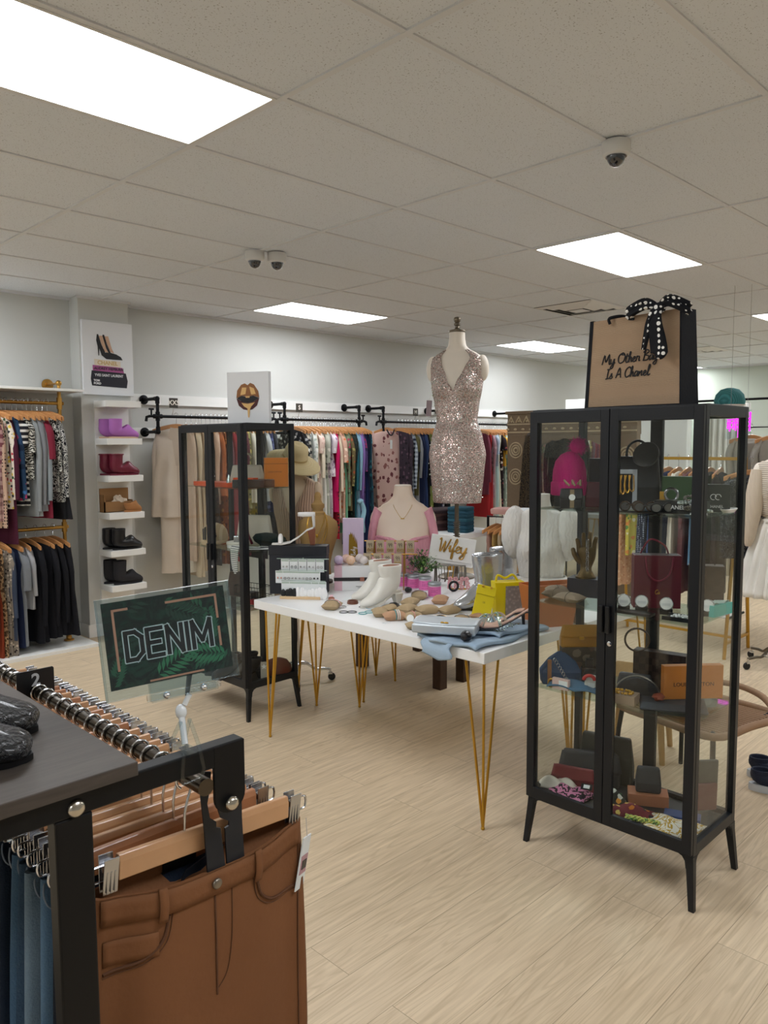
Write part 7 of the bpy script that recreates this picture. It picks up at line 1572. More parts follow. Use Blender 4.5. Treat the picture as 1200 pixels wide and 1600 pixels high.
# second gold rack of hanging brown clothes seen left of the white dress form
t = thing('clothes_rack', 'black framed low rack of brown and cream clothes left of the white dress', 'clothes rack', (5.95, 4.22, 0), 0)
m = MB(); m.tube([(0, -.32, 0), (0, -.32, .93), (0, .32, .93), (0, .32, 0)], .014, 10); m.tube([(-.2, -.32, .02), (.2, -.32, .02)], .012, 8).tube([(-.2, .32, .02), (.2, .32, .02)], .012, 8); m.build('frame', BLKP, t, smooth=40)
LBR = [('rust brown', '#6b4534'), ('cream', '#cdbfa8'), ('camel', '#a5855c'), ('champagne', '#b9a37c'), ('cocoa', '#5a3d30'), ('oat', '#bba98c'), ('tan gold', '#a98d52'), ('dusty rose', '#a8837a')]
for k, (nm, c) in enumerate(LBR):
    y = 4.22-.26+.52*(k+.5)/8
    garment('trousers', '%s satin trousers on the low black rack left of the white dress' % nm, FAB('satin', c), L=.72, W=.16, hem=.15, thick=.028, loc=(5.95, y, .9445), rz=.1, group='clothes on the low black rack', seed=k+80, cat='trousers')
    hanger((5.95, y, .9445), .1, 'wooden coat hanger on the low black rack', 'hangers on the low black rack')
for k, (nm, c, x, y) in enumerate([('white', '#d9dde0', 5.98, 4.08), ('dusty pink', '#b58d86', 5.92, 4.30)]):
    folded('%s knitwear folded on top of the low black rack' % nm, P(c), x, y, .972, .26, .26, .05, .3)
# fitting room: white curtains on a pipe, white partition
tag(MB().bx(9.0, 9.12, 3.95, 5.6, 0, 2.2).build('fitting_room_partition', WHITE, bevel=.003), 'plain white fitting room partition seen beyond the carved mirror', 'partition')
tag(MB().tube([(9.3, 2.2, 2.12), (9.3, 3.95, 2.12), (9.06, 3.95, 2.12)], .014, 10).tube([(9.3, 2.2, 2.12), (9.3, 2.2, 2.852)], .014, 10).build('curtain_rod', BLKP, smooth=40), 'black curtain rod of the fitting room, right of the white partition', 'curtain rod')
for k, (ya, yb, c, l) in enumerate([(3.35, 3.85, '#d6d4cc', 'left'), (2.45, 2.95, '#c9c6bb', 'right')]):
    m = MB(); m.grid(lambda u, v: (.035*math.sin(u*PI*14)*(.5+.5*(1-v)), ya+(yb-ya)*u-(ya+yb)/2, .05+2.03*v), 84, 6); o = m.build('curtain', P(c), smooth=60, thick=.004); put(o, '%s off-white pleated fitting room curtain' % l, 'curtain', (9.3, (ya+yb)/2, 0), 0)
# racks on the far right wall
for k, (y, z) in enumerate([(3.7, 1.98), (2.9, 1.98)]):
    t = thing('wall_bracket', '%s black pipe bracket on the far right wall beyond the curtains' % ['left', 'right'][k], 'bracket', (12.9, y, z), 0, 'black brackets on the far wall')
    MB().lathe([(.06, 0), (.06, .012), (.03, .02)], RY(-PI/2), 20).build('flange', BLKP, t, smooth=40); MB().tube([(0, 0, 0), (-.45, 0, 0), (-.45, 0, -.12)], .02, 10).build('pipe', BLKP, t, smooth=40)
tag(MB().bx(12.3, 12.88, 1.2, 4.2, .85, 1.1).build('wall_cabinet', WHITE), 'low white cabinet against the far right wall', 'cabinet')
# silver satin blouse and black halter on hangers near the neon sign, behind the right cabinet
t = thing('clothes_rack', 'black floor rack with silver and black tops, right of the gold rack', 'clothes rack', (7.3, 2.35, 0), 0)
m = MB(); m.tube([(0, -.75, 0), (0, -.75, 1.76), (0, .35, 1.76), (0, .35, 0)], .014, 10).tube([(-.2, -.75, .02), (.2, -.75, .02)], .012, 8).tube([(-.2, .35, .02), (.2, .35, .02)], .012, 8); m.build('frame', BLKP, t, smooth=40)
for k, (y, l, mt, L_, sl) in enumerate([(2.62, 'silver satin long blouse', FAB('satin', '#a9a498'), .72, .3), (2.40, 'pewter satin blouse', FAB('satin', '#9a958a'), .70, .3), (2.12, 'white collared blouse', P('#dcdad2'), .5, 0), (1.83, 'black halter top', P('#17171b'), .35, 0), (1.68, 'black lace camisole', F('#17171b', '#34343c', '#222228'), .35, 0)]):
    garment('blouse', '%s on the black floor rack by the magenta neon sign' % l, mt, L=L_, W=.2, hem=.2, thick=.035, sleeve=sl, loc=(7.3, y, 1.7745), rz=-.5, seed=k+90, tank=(k > 2), cat='blouse')
    hanger((7.3, y, 1.7745), -.5, 'wooden coat hanger on the black floor rack', 'hangers on the black floor rack')
tag(MB().bx(7.1, 7.5, 1.65, 2.65, .95, .98).build('rack_shelf', WHITE), 'white shelf board fixed across the black floor rack', 'shelf')
# magenta neon sign
NEON = bpy.data.materials.new('neon_magenta'); NEON.use_nodes = True; _nt = NEON.node_tree; _nt.nodes.clear(); _o = _nt.nodes.new('ShaderNodeOutputMaterial'); _e = _nt.nodes.new('ShaderNodeEmission')
_e.inputs[0].default_value = (1, .02, .85, 1); _e.inputs[1].default_value = 2.6; _nt.links.new(_e.outputs[0], _o.inputs[0])
nx, ny = 6.3, 1.98
q = at_x(1152, 664, 6.3)
t = thing('neon_sign', 'small glowing magenta neon sign hanging behind the right cabinet side pane', 'neon sign', q, face(q)+0.)
m = MB()
for k, (x, a, b_) in enumerate([(-.07, -.03, .03), (-.055, -.05, .045), (-.03, -.035, .05), (-.012, -.045, .06), (.008, -.10, .05), (.03, -.06, .085), (.05, -.04, .11), (.07, -.03, .10), (.088, -.05, .10)]): m.tube([(x, 0, a), (x+.004, 0, b_)], .0065, 6)
for z in (-.02, .015, .04): m.tube([(-.075, 0, z), (.09, 0, z+.01)], .006, 6)
m.build('tubes', NEON, t); MB().bx(-.085, .10, .012, .018, -.11, .12).build('backing', ACRYL, t); MB().tube([(-.05, .015, .12), (-.05, .015, CEIL-q.z-.008)], .0012, 4).tube([(.07, .015, .12), (.07, .015, CEIL-q.z-.008)], .0012, 4).build('wires', M('wire_grey', '#8a8a8a', .5), t)
# teal helmet-shaped cap on top of the far rack
o = MB().lathe([(.13, 0), (.135, .03), (.12, .09), (.08, .135), (.03, .15), (.001, .152)], seg=28).build('beanie', FAB('rib', '#3f7f80'), smooth=60); q = at_x(1140, 627, 7.3); put(o, 'teal round knitted cap on a stand beyond the right cabinet top', 'hat', (q.x, q.y, q.z-.03))
t = thing('hat_stand', 'slim stand under the teal knitted cap', 'stand', (q.x, q.y, 0)); MB().tube([(0, 0, .01), (0, 0, q.z-.03)], .01, 8).lathe([(.12, 0), (.12, .012), (.02, .02)], seg=20).build('pole', WHITE, t)
MB().lathe([(.05, 0), (.13, .006), (.14, .016), (.05, .02)], T(0, 0, q.z-.048), 20).build('top_plate', WHITE, t)
# ---- rattan chair beside the right cabinet
c = Vector((3.42, 1.42, 0))
t = thing('rattan_chair', 'low rattan chair with black legs, its slatted seat right of the glass cabinet', 'chair', c, math.radians(-12))
RT = FAB('woodgrain', '#8a6b52', '#a98668', rough=.6); Wd, Dp, sz = .23, .24, .41
m = MB(); fr = MB()
P4 = [(-Wd, -Dp, sz), (Wd, -Dp, sz), (Wd, Dp, sz), (-Wd, Dp, sz)]
fr.tube(catmull([(-Wd, -Dp, sz), (0, -Dp*1.06, sz), (Wd, -Dp, sz), (Wd*1.08, 0, sz), (Wd, Dp, sz), (0, Dp*1.04, sz), (-Wd, Dp, sz), (-Wd*1.08, 0, sz)], 5, True), .017, 8, closed=True); fr.build('seat_frame', RT, t, smooth=60)
for k in range(19): x = -Wd+.012+(2*Wd-.024)*k/18; m.tube([(x, -Dp, sz+.004), (x, 0, sz-.008), (x, Dp, sz+.004)], .006, 6)
m.build('seat_slats', RT, t, smooth=60)
for sx, sy in ((-1, -1), (1, -1), (-1, 1), (1, 1)): MB().tube(catmull([(sx*Wd*.8, sy*Dp*.85, sz-.01), (sx*Wd*.98, sy*Dp*.98, sz-.03), (sx*Wd*1.12, sy*Dp*1.08, .008)], 4), .011, 8).build('leg', BLKP, t, smooth=60)
MB().tube(catmull([(Wd*.9, -Dp*1.1, sz+.0), (Wd*1.25, -Dp*.6, sz+.045), (Wd*1.35, 0, sz+.06), (Wd*1.25, Dp*.6, sz+.045), (Wd*.9, Dp*1.1, sz+.0)], 6), .015, 8).build('back_rail', RT, t, smooth=60)
o = MB().loft([ring(.0, .16, .13, 30, sq=.7), ring(.02, .175, .145, 30, sq=.7), ring(.05, .17, .14, 30, sq=.7), ring(.065, .13, .10, 30, sq=.7)]).build('seat_cushion', FAB('plain', '#3a4048'), smooth=60); put(o, 'charcoal cushion on the rattan chair seat', 'cushion', (c.x-.03, c.y+.06, sz+.016), .2)
# small beech stool behind
t = thing('wooden_stool', 'small pale wooden stool leg showing behind the cabinet lower glass', 'stool', (3.75, 1.86, 0), .3); BE_ = FAB('woodgrain', '#b08d5c', '#c7a672')
MB().bx(-.15, .15, -.15, .15, .40, .43).build('seat', BE_, t, bevel=.004)
for sx, sy in ((-1, -1), (1, -1), (-1, 1), (1, 1)): MB().tube([(sx*.11, sy*.11, .40), (sx*.14, sy*.14, 0)], [.022, .014], 8).build('leg', BE_, t, smooth=40)
# ---- navy trainers on the floor at the right edge
def trainer(label, loc, rz):
    t = thing('running_shoe', label, 'shoe', loc, rz, 'navy running shoes')
    R = boot_rings(.105, .29, .10, 0, .075, .0, 20, 1., .10, 1.25); R = [[(x, y, max(z, .02)) for x, y, z in r] for r in R]
    c_ = Vector((sum(p[0] for p in R[0])/20, 0, .105)); inn = [[tuple(Vector(p).lerp(c_, .2)) for p in R[0]], [tuple(Vector(p).lerp(c_, .25)+Vector((0, 0, -.05))) for p in R[0]]]
    MB().loft(inn[::-1]+R).build('upper', M('navy_mesh', '#1a2238', .7, bump=(200, .4)), t, smooth=70, sub=1)
    O = [(.145+.15*math.cos(a), (.043 if math.cos(a) < 0 else .05)*math.sin(a)) for a in [2*PI*k/28 for k in range(28)]]
    MB().loft([[(x, y, 0) for x, y in O], [(x*1.0-.002, y*1.08, .016) for x, y in O], [(x, y*1.0, .034) for x, y in O]]).build('midsole', M('midsole_white', '#c9cdd2', .5), t, smooth=30)
    m = MB()
    for k in range(5): m.tube([(.12+.022*k, -.028+.002*k, .094-.010*k), (.125+.022*k, 0, .103-.010*k), (.12+.022*k, .028-.002*k, .094-.010*k)], .003, 6)
    m.tube(catmull([(.12, 0, .105), (.10, -.04, .08), (.13, -.062, .03), (.16, -.06, .02)], 5), .0018, 5).build('laces', M('lace_grey', '#5c6672', .6), t, smooth=50)
    m = MB()
    for k in range(3): m.box((.15+.03*k, -.05, .05), (.006, .004, .03))
    m.build('side_stripes', M('teal_stripe', '#3f7f80', .5), t)
q = at_z(1183, 1206, 0); trainer('navy running shoe at the right photo edge, nearer one with trailing lace', (3.685, 1.27, 0), math.radians(-62)); trainer('navy running shoe at the right photo edge, cut off by the frame', (3.83, 1.33, 0), math.radians(-62))
# ================================================================== denim rack in the foreground
YB = .915; ZT = 1.198; BT = .031; BD = .026
BKF = M('rack_black', '#0b0c0e', .45, spec=.3)
rx = at_z(150, 1131, 1.145).x; rz_ = 1.143
xr = at_z(385, 1154, ZT).x
t = thing('garment_rack', 'black metal garment rack with dark wood top in the foreground', 'clothes rack', (rx, YB, 0))
def L(x, y, z): return (x-rx, y-YB, z)
fr = MB()
def fb(x0, x1, y0, y1, z0, z1): fr.bx(x0-rx, x1-rx, y0-YB, y1-YB, z0, z1)
yb = YB; fb(-.35, xr, yb, yb+BD, ZT-BT, ZT); fb(.350, .397, yb, yb+BD, 0, ZT-BT); fb(-.35, .36, YB, YB+BD, .10, .13)
fr.build('end_frame', BKF, t, bevel=.0025)
fr = MB(); yb = 2.25; fb(-.35, xr, yb, yb+BD, ZT-BT, ZT); fb(.350, .397, yb, yb+BD, 0, ZT-BT); fb(-.35, .36, yb, yb+BD, .10, .13)
fr.build('end_frame', BKF, t, bevel=.0025)
# rounded lug plate at the end of the bar
lug = MB(); hw_ = .0255; zc = ZT-.078; pts = [(-hw_, ZT-.001), (-hw_, zc)]+[(hw_*math.cos(a), zc+hw_*math.sin(a)) for a in [PI+PI*k/12 for k in range(1, 12)]]+[(hw_, zc), (hw_, ZT-.001)]
lug.prism(pts, .006, T(xr-rx-hw_, -.0005, 0) @ RX(PI/2) @ T(0, 0, -.006)); lug.build('lug_plate', BKF, t, bevel=.001)
def bolt(x, z, y, r=.0115):
    MB().lathe([(r, 0), (r*.98, .002), (r*.75, .005), (r*.4, .007), (.0005, .0078)], T(x-rx, y-YB, z) @ RX(PI/2), 28).build('bolt', M('nickel', '#c9c3b8', .2, 1.), t, smooth=60)
bp = at_y(119, 1263, YB); bolt(bp.x, bp.z, YB-.0005); bp = at_y(363, 1255, YB-.007); bolt(bp.x, bp.z, YB-.0065, .0105)
MB().tube([L(rx, YB+.002, rz_), L(rx, 2.26, rz_)], .0125, 20).build('hanging_rail', M('gunmetal_rail', '#5a534b', .22, 1.), t, smooth=50)
WT_ = FAB('woodgrain', '#3b3531', '#5a524b', rough=.42)
ptop = MB(); xe = at_z(211, 1188, 1.216).x; ptop.bx(-.55-rx, xe-rx, -.012, 1.36, ZT+.0005, 1.217); ptop.build('wood_top', WT_, t, bevel=.0015)
MB().bx(-.5-rx, .30-rx, .05, 1.3, .12, .135).build('lower_shelf', WT_, t)
# slotted hanging bracket plates under the bar end
def plate(pxs, name='bracket_plate', Y=YB+.034, th=.003):
    ps = [at_y(x, y, Y) for x, y in pxs]; m = MB(); n = len(ps)
    m.add([(p.x-rx, Y-YB, p.z) for p in ps]+[(p.x-rx, Y-YB+th, p.z) for p in ps], [tuple(range(n)), tuple(range(2*n-1, n-1, -1))]+[(i, (i+1) % n, n+(i+1) % n, n+i) for i in range(n)]); return m.build(name, M('bracket_blue_black', '#161a22', .5), t)
plate([(310, 1206), (330, 1206), (327, 1240), (324, 1256), (328, 1278), (338, 1284), (338, 1293), (345, 1294), (352, 1352), (325, 1369), (320, 1300)])
plate([(377, 1180), (378, 1275), (382, 1340), (355, 1353), (352, 1294), (358, 1290), (358, 1283), (345, 1278), (340, 1262), (345, 1190)], Y=YB+.036)
plate([(322, 1338), (325, 1350), (290, 1372), (284, 1381), (285, 1372), (292, 1360)], Y=YB+.060)

# ---- clip hangers with trousers along the rail
HWD = [M('clip_hanger_wood', '#c7986e', .3, coat=.4, vary=.12, vscale=25), M('clip_hanger_wood2', '#b27a55', .3, coat=.4, vary=.12, vscale=25)]
def clip_hanger(y, label, first=None, mat=None):
    """hook on the rail at z=0; wood bar with wire loops and metal clips"""
    if first is not None: 
        return None
    t = thing('trouser_hanger', label, 'hanger', (rx, y, rz_), 0, 'wooden clip hangers on the foreground rail')
    w = MB(); zt, zb, a = -.078, -.113, .145
    prof = [(-.007, zb), (.007, zb), (.0075, zb+.026), (.004, zt), (-.004, zt), (-.0075, zb+.026)]
    w.loft([[(x, yy, z) for yy, z in prof] for x in (-a, a)]); w.build('wood_bar', mat, t, bevel=.0015)
    R = .0152
    hk = [(0, 0, zt), (0, 0, -.052), (.004, 0, -.034)]+[(R*math.sin(a_), 0, -R*math.cos(a_)) for a_ in [.9+k*(PI*1.55)/12 for k in range(13)]]
    MB().tube(hk, .0021, 7).build('hook', CHROME, t, smooth=60)
    for s in (-1, 1):
        MB().tube(catmull([(s*a*.97, 0, zt-.010), (s*(a+.034), 0, zt-.010), (s*(a+.040), 0, zt-.016), (s*(a+.040), 0, zb+.010), (s*(a+.034), 0, zb+.004), (s*a*.97, 0, zb+.004)], 3), .0018, 6).build('wire_loop', CHROME, t, smooth=60)
        c = MB(); cx = s*(a+.012)
        for q in (-1, 1):
            c.loft([[(cx-.0105, q*.010-.001, zb+.036), (cx+.0105, q*.010-.001, zb+.036), (cx+.0105, q*.010+.001, zb+.036), (cx-.0105, q*.010+.001, zb+.036)], [(cx-.0105, q*.0075-.001, zb+.012), (cx+.0105, q*.0075-.001, zb+.012), (cx+.0105, q*.0075+.001, zb+.012), (cx-.0105, q*.0075+.001, zb+.012)], [(cx-.0105, q*.005-.001, zb-.014), (cx+.0105, q*.005-.001, zb-.014), (cx+.0105, q*.005+.001, zb-.014), (cx-.0105, q*.005+.001, zb-.014)]])
            for k in (-1, 0, 1): c.box((cx+k*.0055, q*.0085, zb+.003), (.002, .0022, .03))
        c.tube([(cx-.008, 0, zb+.02), (cx+.008, 0, zb+.02)], .006, 8); c.build('clip', SILV, t, bevel=.0005)
    return t
def trousers(y, label, mat, L_=.55, hwid=.155, th=.022, seed=0, grp=None, name='jeans'):
    """waist at top, fly to the camera side (-y); origin at the waistband top"""
    rnd = random.Random(seed); ph = rnd.uniform(0, 6); z0 = rz_-.128
    m = MB(); n = 36; R = []
    for k in range(11):
        u = k/10; z = -L_*u; a = hwid*(1+.10*math.sin(min(1, u*1.6)*PI/2)); fold = .20+.32*min(1, u*2)
        r = []
        for j in range(n):
            tt = 2*PI*j/n; c, s = math.cos(tt), math.sin(tt)
            x = a*math.copysign(abs(c)**.75, c); yy = th*math.copysign(abs(s)**.7, s)*(1+fold*math.sin(4*tt+ph+u*2)+.5*fold*math.sin(7*tt+2*ph))
            zz = z-(.018*(1-abs(c)**2)*(1-u*2) if (s < 0 and u < .5) else 0)
            r.append((x+.01*math.sin(ph+3*u)*u, yy, zz))
        R.append(r)
    inner = [[(p[0]*.97, p[1]*.8, p[2]-.0) for p in R[0]], [(p[0]*.95, p[1]*.6, p[2]-.04) for p in R[0]]]
    m.loft(inner[::-1]+R, cap=(True, False)); o = m.build(name, mat, None, smooth=65); put(o, label, 'trousers' if name != 'jeans' else 'jeans', (rx, y, z0), 0, grp); return o, R
# front brown pair, in detail
BR_ = FAB('plain', '#7c5234', rough=.8); BRs = M('brown_stitch', '#5d3b25', .85)
y1 = YB+.062
H1 = clip_hanger(y1, 'front wooden clip hanger holding the caramel brown trousers', mat=HWD[0])
H1.rotation_euler = (0, .05, 0); H1.location.y -= .004; H1.location.z -= .004
for c_ in H1.children:
    if not c_.name.startswith('hook'): c_.location.x = .042
o, R = trousers(y1, 'caramel brown five-pocket trousers clipped on the front hanger', BR_, L_=.85, hwid=.178, th=.026, seed=4, name='brown_trousers'); o.location.x += .03; o.rotation_euler = (0, .03, 0)
def front(x, z, off=.0):   # point on the front face of the trousers at x,z
    a = .178*(1+.10*math.sin(min(1, -z/.85*1.6)*PI/2)); c = max(-1, min(1, x/a)); c = math.copysign(abs(c)**(1/.75), c); u = min(1, max(0, -z/.85)); fold = .20+.32*min(1, u*2)
    tt = -math.acos(c); s = math.sin(tt); ph = random.Random(4).uniform(0, 6)
    yy = .026*math.copysign(abs(s)**.7, s)*(1+fold*math.sin(4*tt+ph+u*2)+.5*fold*math.sin(7*tt+2*ph))
    return Vector((x, yy-off, z-.018*(1-c*c)*(1-2*u) if u < .5 else z))
def on_front(pts, r, name, mat, off=.0008, seg=6, n=5, flat=1.): 
    P_ = catmull([(x, 0, z) for x, z in pts], n); return MB().tube([front(p.x, p.z, off) for p in P_], r, seg, flat=flat).build(name, mat, o, smooth=60)
m = MB()   # waistband
m.grid(lambda u, v: tuple(front(-.168+.336*u, -.001-.036*v, .0025)), 40, 3); m.build('waistband', BR_, o, smooth=70, thick=.003)
for x in (-.085, .075):
    m = MB(); m.grid(lambda u, v: tuple(front(x-.006+.012*u, .004-.050*v, .005+.004*math.sin(PI*v))), 2, 8); m.build('belt_loop', BR_, o, smooth=60, thick=.003)
on_front([(-.165, -.037), (0, -.037), (.165, -.037)], .0012, 'waist_seam', BRs)
MB().lathe([(.008, 0), (.008, .002), (.006, .004), (.001, .0045)], Matrix.Translation(front(.0, -.018, .006)) @ RX(PI/2), 20).build('button', M('antique_nickel', '#8b8378', .35, .9), o, smooth=50)
on_front([(.0, -.04), (.002, -.10), (.004, -.20)], .0016, 'fly_edge', BRs); on_front([(.03, -.04), (.03, -.12), (.022, -.17), (.006, -.19)], .0008, 'fly_stitch', BRs)
for s in (-1, 1):
    on_front([(s*.075, -.040), (s*.085, -.075), (s*.115, -.098), (s*.165, -.105)], .0022, 'pocket_edge', BRs, off=.0015); on_front([(s*.069, -.040), (s*.079, -.079), (s*.112, -.104), (s*.165, -.111)], .0007, 'pocket_stitch', BRs)
m = MB(); m.grid(lambda u, v: tuple(front(-.165+.075*u, -.060-.035*v, .0015)), 8, 4); m.build('coin_pocket', BR_, o, smooth=60, thick=.002)
on_front([(.168, -.04), (.170, -.2), (.175, -.45)], .0012, 'side_seam', BRs)
MB().box((-.03, .019, -.012), (.055, .002, .018)).build('inner_label', BLACKP, o)
tg = thing('price_tag', 'white and pink swing tag hanging from the brown trousers right side', 'tag', (rx+.218, y1-.012, rz_-.17), rot=(.1, .22, .5))
MB().bx(-.017, .017, -.001, .001, -.085, 0).build('card', CW, tg); MB().bx(-.013, .013, -.002, -.001, -.06, -.03).build('printed_panel', M('tag_pink', '#b88f96', .6), tg); MB().bx(-.009, .009, -.003, -.002, -.052, -.038).build('barcode', BLACKP, tg)
MB().tube([(0, 0, 0), (-.008, .004, .03)], .0008, 4).build('string', M('string', '#cfc6bd'), tg)
# the rest of the row
rr = random.Random(77); yh = y1; DC = [('#1d2b42', '#33486b'), ('#26394f', '#4b6580'), ('#3f5f80', '#7393b0'), ('#15202f', '#263448'), ('#33516f', '#5f7f9e'), ('#566f86', '#8fa6b8'), ('#0f141d', '#1c2634')]
proto = clip_hanger(yh+.033, 'wooden clip hanger directly behind the front one', mat=HWD[1]); proto['label'] = 'reddish wooden clip hanger, directly behind the front hanger'
NM = ['dark indigo', 'washed indigo', 'mid blue', 'black blue', 'steel blue', 'pale faded', 'near black']
for k in range(1, 28):
    yh = y1+.033*k+(.0 if k < 8 else .006*(k-8))+rr.uniform(-.004, .004)
    if yh > 2.2: break
    if k > 1:
        if rr.random() < .5: h = dup(proto)
        else:
            h = dup(H1)
            for c_ in h.children: c_.location.x = 0
        h.location = (rx, yh, rz_); h['label'] = 'wooden clip hanger on the foreground rail behind the first two hangers'; h['group'] = 'wooden clip hangers on the foreground rail'
        h.rotation_euler = (0, 0, rr.uniform(-.05, .05))
    q = k*3 % 7
    j, _ = trousers(yh, '%s jeans, %s behind the brown trousers on the foreground rack' % (NM[q], ['first', 'second', 'third', 'fourth', 'fifth', 'sixth', 'seventh', 'eighth', 'ninth', 'tenth'][k-1] if k <= 10 else 'deep in the row'), FAB('denim', *DC[q]), L_=.8, hwid=.165+rr.uniform(-.012, .018), th=.014, seed=k, grp='jeans deep in the foreground row' if k > 10 else None)
    for s in (-1, 1):
        MB().tube(catmull([(s*.168, -.004, -.004), (s*.172, -.010, -.02), (s*.165, -.014, -.04), (s*.14, -.016, -.05)], 4), .0013, 5).build('waist_seam', M('denim_stitch', '#8f9db0', .7), j, smooth=50)
# number divider
yd = 1.62; dd = at_z(63, 1070, rz_+.01)
t = thing('rail_divider', 'black plastic rail divider printed with the number 2', 'sign', (rx, dd.y, rz_), 0)
pl_ = [(-.036, -.02), (.034, -.02), (.036, -.016), (.036, .040), (.033, .043), (-.033, .043), (-.036, .040)]
MB().prism(pl_, .002, RX(PI/2)).build('divider_plate', BLACKP, t, bevel=.0008)
text('2', .034, T(.0, -.0026, .022) @ RX(PI/2), M('divider_grey', '#b9bcc2', .5), t, off=.0008)
# ---- DENIM sign in a clear holder clamped to the bar
DL, DR = 1.03, 1.12
E0 = Vector((0, 0, EYE))
TL, TR, BR2, BL = E0+ray(145, 938)*DL, E0+ray(352, 908)*DR, E0+ray(378, 1052)*DR, E0+ray(167, 1100)*DL
xa = ((TR-TL)+(BR2-BL)).normalized(); up_ = ((TL-BL)+(TR-BR2)).normalized(); nz = xa.cross(up_).normalized(); up_ = nz.cross(xa).normalized()
ctr = (TL+TR+BR2+BL)/4; SW = ((TR-TL).length+(BR2-BL).length)/2; SH = ((TL-BL).length+(TR-BR2).length)/2
MS = Matrix(((xa.x, up_.x, nz.x, ctr.x), (xa.y, up_.y, nz.y, ctr.y), (xa.z, up_.z, nz.z, ctr.z), (0, 0, 0, 1)))
t = bpy.data.objects.new('rack_sign', None); COL.objects.link(t); tag(t, 'jungle leaf sign reading DENIM in a clear holder clamped to the foreground rack', 'sign'); t.matrix_world = MS
a, b = SW/2, SH/2
ia, ib = a-.008, b-.006
MB().bx(-ia, ia, -ib+.008, ib, -.0012, .0).build('printed_card', FAB('leaves', '#0a1418', '#0c211f', '#143a30', scale=1.6, rough=.5), t)
CH = MB().bx(-a, a, -b, b, .0008, .0028).bx(-a, a, -b, b, -.0042, -.0022).bx(-a, -a+.003, -b, b, -.0022, .0008).bx(a-.003, a, -b, b, -.0022, .0008); CH.build('clear_sleeve', ACRYL, t, bevel=.0005)
RG = M('rose_gold_ink', '#c98f74', .5); m = MB(); w_ = .0016
fx, fy = ia-.012, ib-.010
for (x0, x1, y0, y1) in ((-fx, -fx+.022, fy-w_*2, fy), (-fx, -fx+w_*2, -fy+.022, fy), (.0, fx, fy-w_*2, fy), (fx-w_*2, fx, fy-.035, fy), (fx-w_*2, fx, -.022, .006), (-fx+.04, fx-.03, -fy, -fy+w_*1.6)): m.bx(x0, x1, y0, y1, 0, .0003)
m.build('corner_lines', RG, t)
def stroke_word(strs, h, wds, gap, r, mat, z, name):
    """block capitals drawn as mitred strokes: D E N I M"""
    m = MB(); G_ = {'D': [[(0, 0), (0, 1), (.55, 1), (.92, .78), (.92, .22), (.55, 0), (0, 0)]], 'E': [[(.85, 1), (0, 1), (0, 0), (.85, 0)], [(0, .5), (.7, .5)]], 'N': [[(0, 0), (0, 1), (.85, 0), (.85, 1)]], 'I': [[(0, 0), (0, 1)]], 'M': [[(0, 0), (0, 1), (.55, .25), (1.1, 1), (1.1, 0)]]}
    x = -sum(wds.values())*h/2-gap*2
    for c in 'DENIM':
        for st in G_[c]:
            for i in range(len(st)-1):
                p, q = Vector((st[i][0]*h*.62+x, (st[i][1]-.5)*h, 0)), Vector((st[i+1][0]*h*.62+x, (st[i+1][1]-.5)*h, 0)); d = (q-p).normalized()*r*.8; n_ = Vector((-d.y, d.x, 0)).normalized()*r
                p, q = p-d, q+d; m.add([p+n_+Vector((0, 0, z)), p-n_+Vector((0, 0, z)), q-n_+Vector((0, 0, z)), q+n_+Vector((0, 0, z))], [(0, 1, 2, 3)])
        x += wds[c]*h+gap
    return m.build(name, mat, t)
WD_ = {'D': .57, 'E': .53, 'N': .53, 'I': .0, 'M': .68}
stroke_word('DENIM', .037, WD_, .0078, .0043, M('sign_outline', '#cfe0e0', .5), .00035, 'letter_outline')
stroke_word('DENIM', .037, WD_, .0078, .0029, M('sign_ink', '#12141c', .5), .0005, 'letter_fill')
m = MB(); rr = random.Random(10)   # printed palm leaves
LM = [M('print_leaf', '#1f5c42', .5), M('print_leaf2', '#2f7a55', .5), M('print_leaf3', '#143a2e', .5)]
lm = [MB(), MB(), MB()]
for cx, cy, ang, ln, q in ((-.055, .05, .6, .06, 2), (.05, .035, 2.6, .05, 0), (-.02, -.045, .5, .055, 1), (-.08, -.05, 1.2, .035, 0), (.075, -.035, 2.9, .05, 1), (.0, .045, -.4, .05, 2), (.06, -.01, 1.6, .04, 0), (-.075, .0, .2, .03, 2), (.03, -.05, .2, .05, 0)):
    for k in range(9):
        u = k/8; bx_ = Vector((cx+math.cos(ang)*ln*u, cy+math.sin(ang)*ln*u, .00012+.00001*q)); 
        for s in (-1, 1):
            d = ang+s*.9; l_ = ln*.42*(1-.6*abs(u-.4)); tip = bx_+Vector((math.cos(d), math.sin(d), 0))*l_; nn = Vector((-math.sin(d), math.cos(d), 0))*.0026; md = bx_.lerp(tip, .5)
            pts = [bx_, md+nn, tip, md-nn]
            if all(abs(p.x) < ia-.002 and -ib+.010 < p.y < ib-.002 for p in pts): lm[q].add([tuple(p) for p in pts], [(0, 1, 2, 3)])
for mm, mt in zip(lm, LM):
    if mm.v: mm.build('printed_leaves', mt, t)
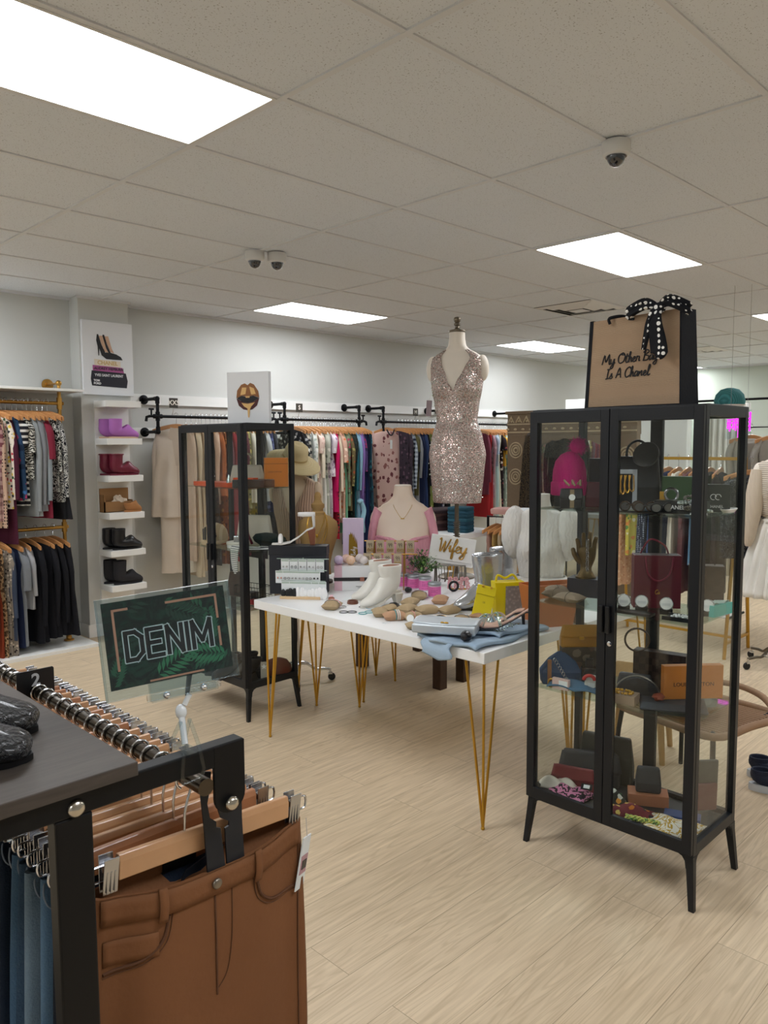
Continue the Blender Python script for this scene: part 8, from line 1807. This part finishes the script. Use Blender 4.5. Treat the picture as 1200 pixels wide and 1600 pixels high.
# clip strip under the card, ball joint and clamp on the bar
inv = MS.inverted()
MB().bx(-.035, .058, -b-.012, -b+.014, .003, .006).bx(-.035, .058, -b-.012, -b+.014, -.007, -.004).tube([(-.04, -b-.006, 0), (.063, -b-.006, 0)], .0045, 10).build('grip_strip', ACRYL, t, smooth=40)
MB().ball((-.014, -b-.006, .004), .005).ball((.038, -b-.006, .004), .005).build('grip_rivets', CHROME, t, smooth=60)
jb = inv @ at_y(283, 1112, YB+.03)
zt_ = inv @ (Vector((at_y(290, 1150, YB+.01).x, YB+.012, ZT+.012)))
MB().tube([(.018, -b-.012, 0), tuple(jb.lerp(Vector((.018, -b-.012, 0)), .4))], .004, 8).ball(tuple(jb), (.008, .011, .008), 14, 10).tube([tuple(jb), tuple(zt_)], .0045, 8).build('ball_joint', M('frosted_acrylic', '#dfe3e6', .25, coat=.5), t, smooth=60)
cx_ = at_y(298, 1190, YB).x
m = MB(); X = inv
for dx in (-.014, .014):
    m.tube([(cx_+dx*.5, YB+.012, ZT+.045), (cx_+dx*.8, YB-.003, ZT+.012), (cx_+dx*1.2, YB-.006, ZT-.022), (cx_+dx, YB-.003, ZT-.036)], .0028, 8, X=X)
    m.tube([(cx_+dx*.5, YB+.012, ZT+.045), (cx_+dx*.8, YB+BD+.006, ZT+.012), (cx_+dx, YB+BD+.004, ZT-.02)], .0028, 8, X=X)
m.tube([(cx_-.014, YB-.003, ZT-.036), (cx_+.014, YB-.003, ZT-.036)], .0028, 8, X=X); m.bx(cx_-.008, cx_+.008, YB-.004, YB+BD+.006, ZT+.002, ZT+.008, X=X)
m.build('clamp', ACRYL, t, smooth=50)
# ---- black woven loafers on the wood top
WV = M('woven_black', '#14161b', .25, bump=(160, .9), coat=.3)
for k, (px_, py_, l) in enumerate([(58, 1142, 'farther'), (50, 1186, 'nearer')]):
    q = at_z(px_, py_, 1.2175); rzk = math.radians(-38+6*k); dx = Vector((math.cos(rzk), math.sin(rzk), 0))*.262
    t = boot('loafer', 'shiny black woven leather loafer on the wood top, %s one' % l, .055, .26, .088, WV, BLACKP, 0, (q.x-dx.x, q.y-dx.y, 1.2178), rzk, None, -.02, 'black woven loafers', ankle=1., cat='shoe', fat=.8, topd=.12, sole=.008)
    m = MB()
    for i in range(9):
        for j in range(5): m.ball((.17+.009*i, -.028+.014*j+.004*(i % 2), .058-.0034*i-.00025*(j-2)**2*9), (.0058, .0066, .0035), 7, 5)
    m.build('woven_vamp', WV, t, smooth=60)
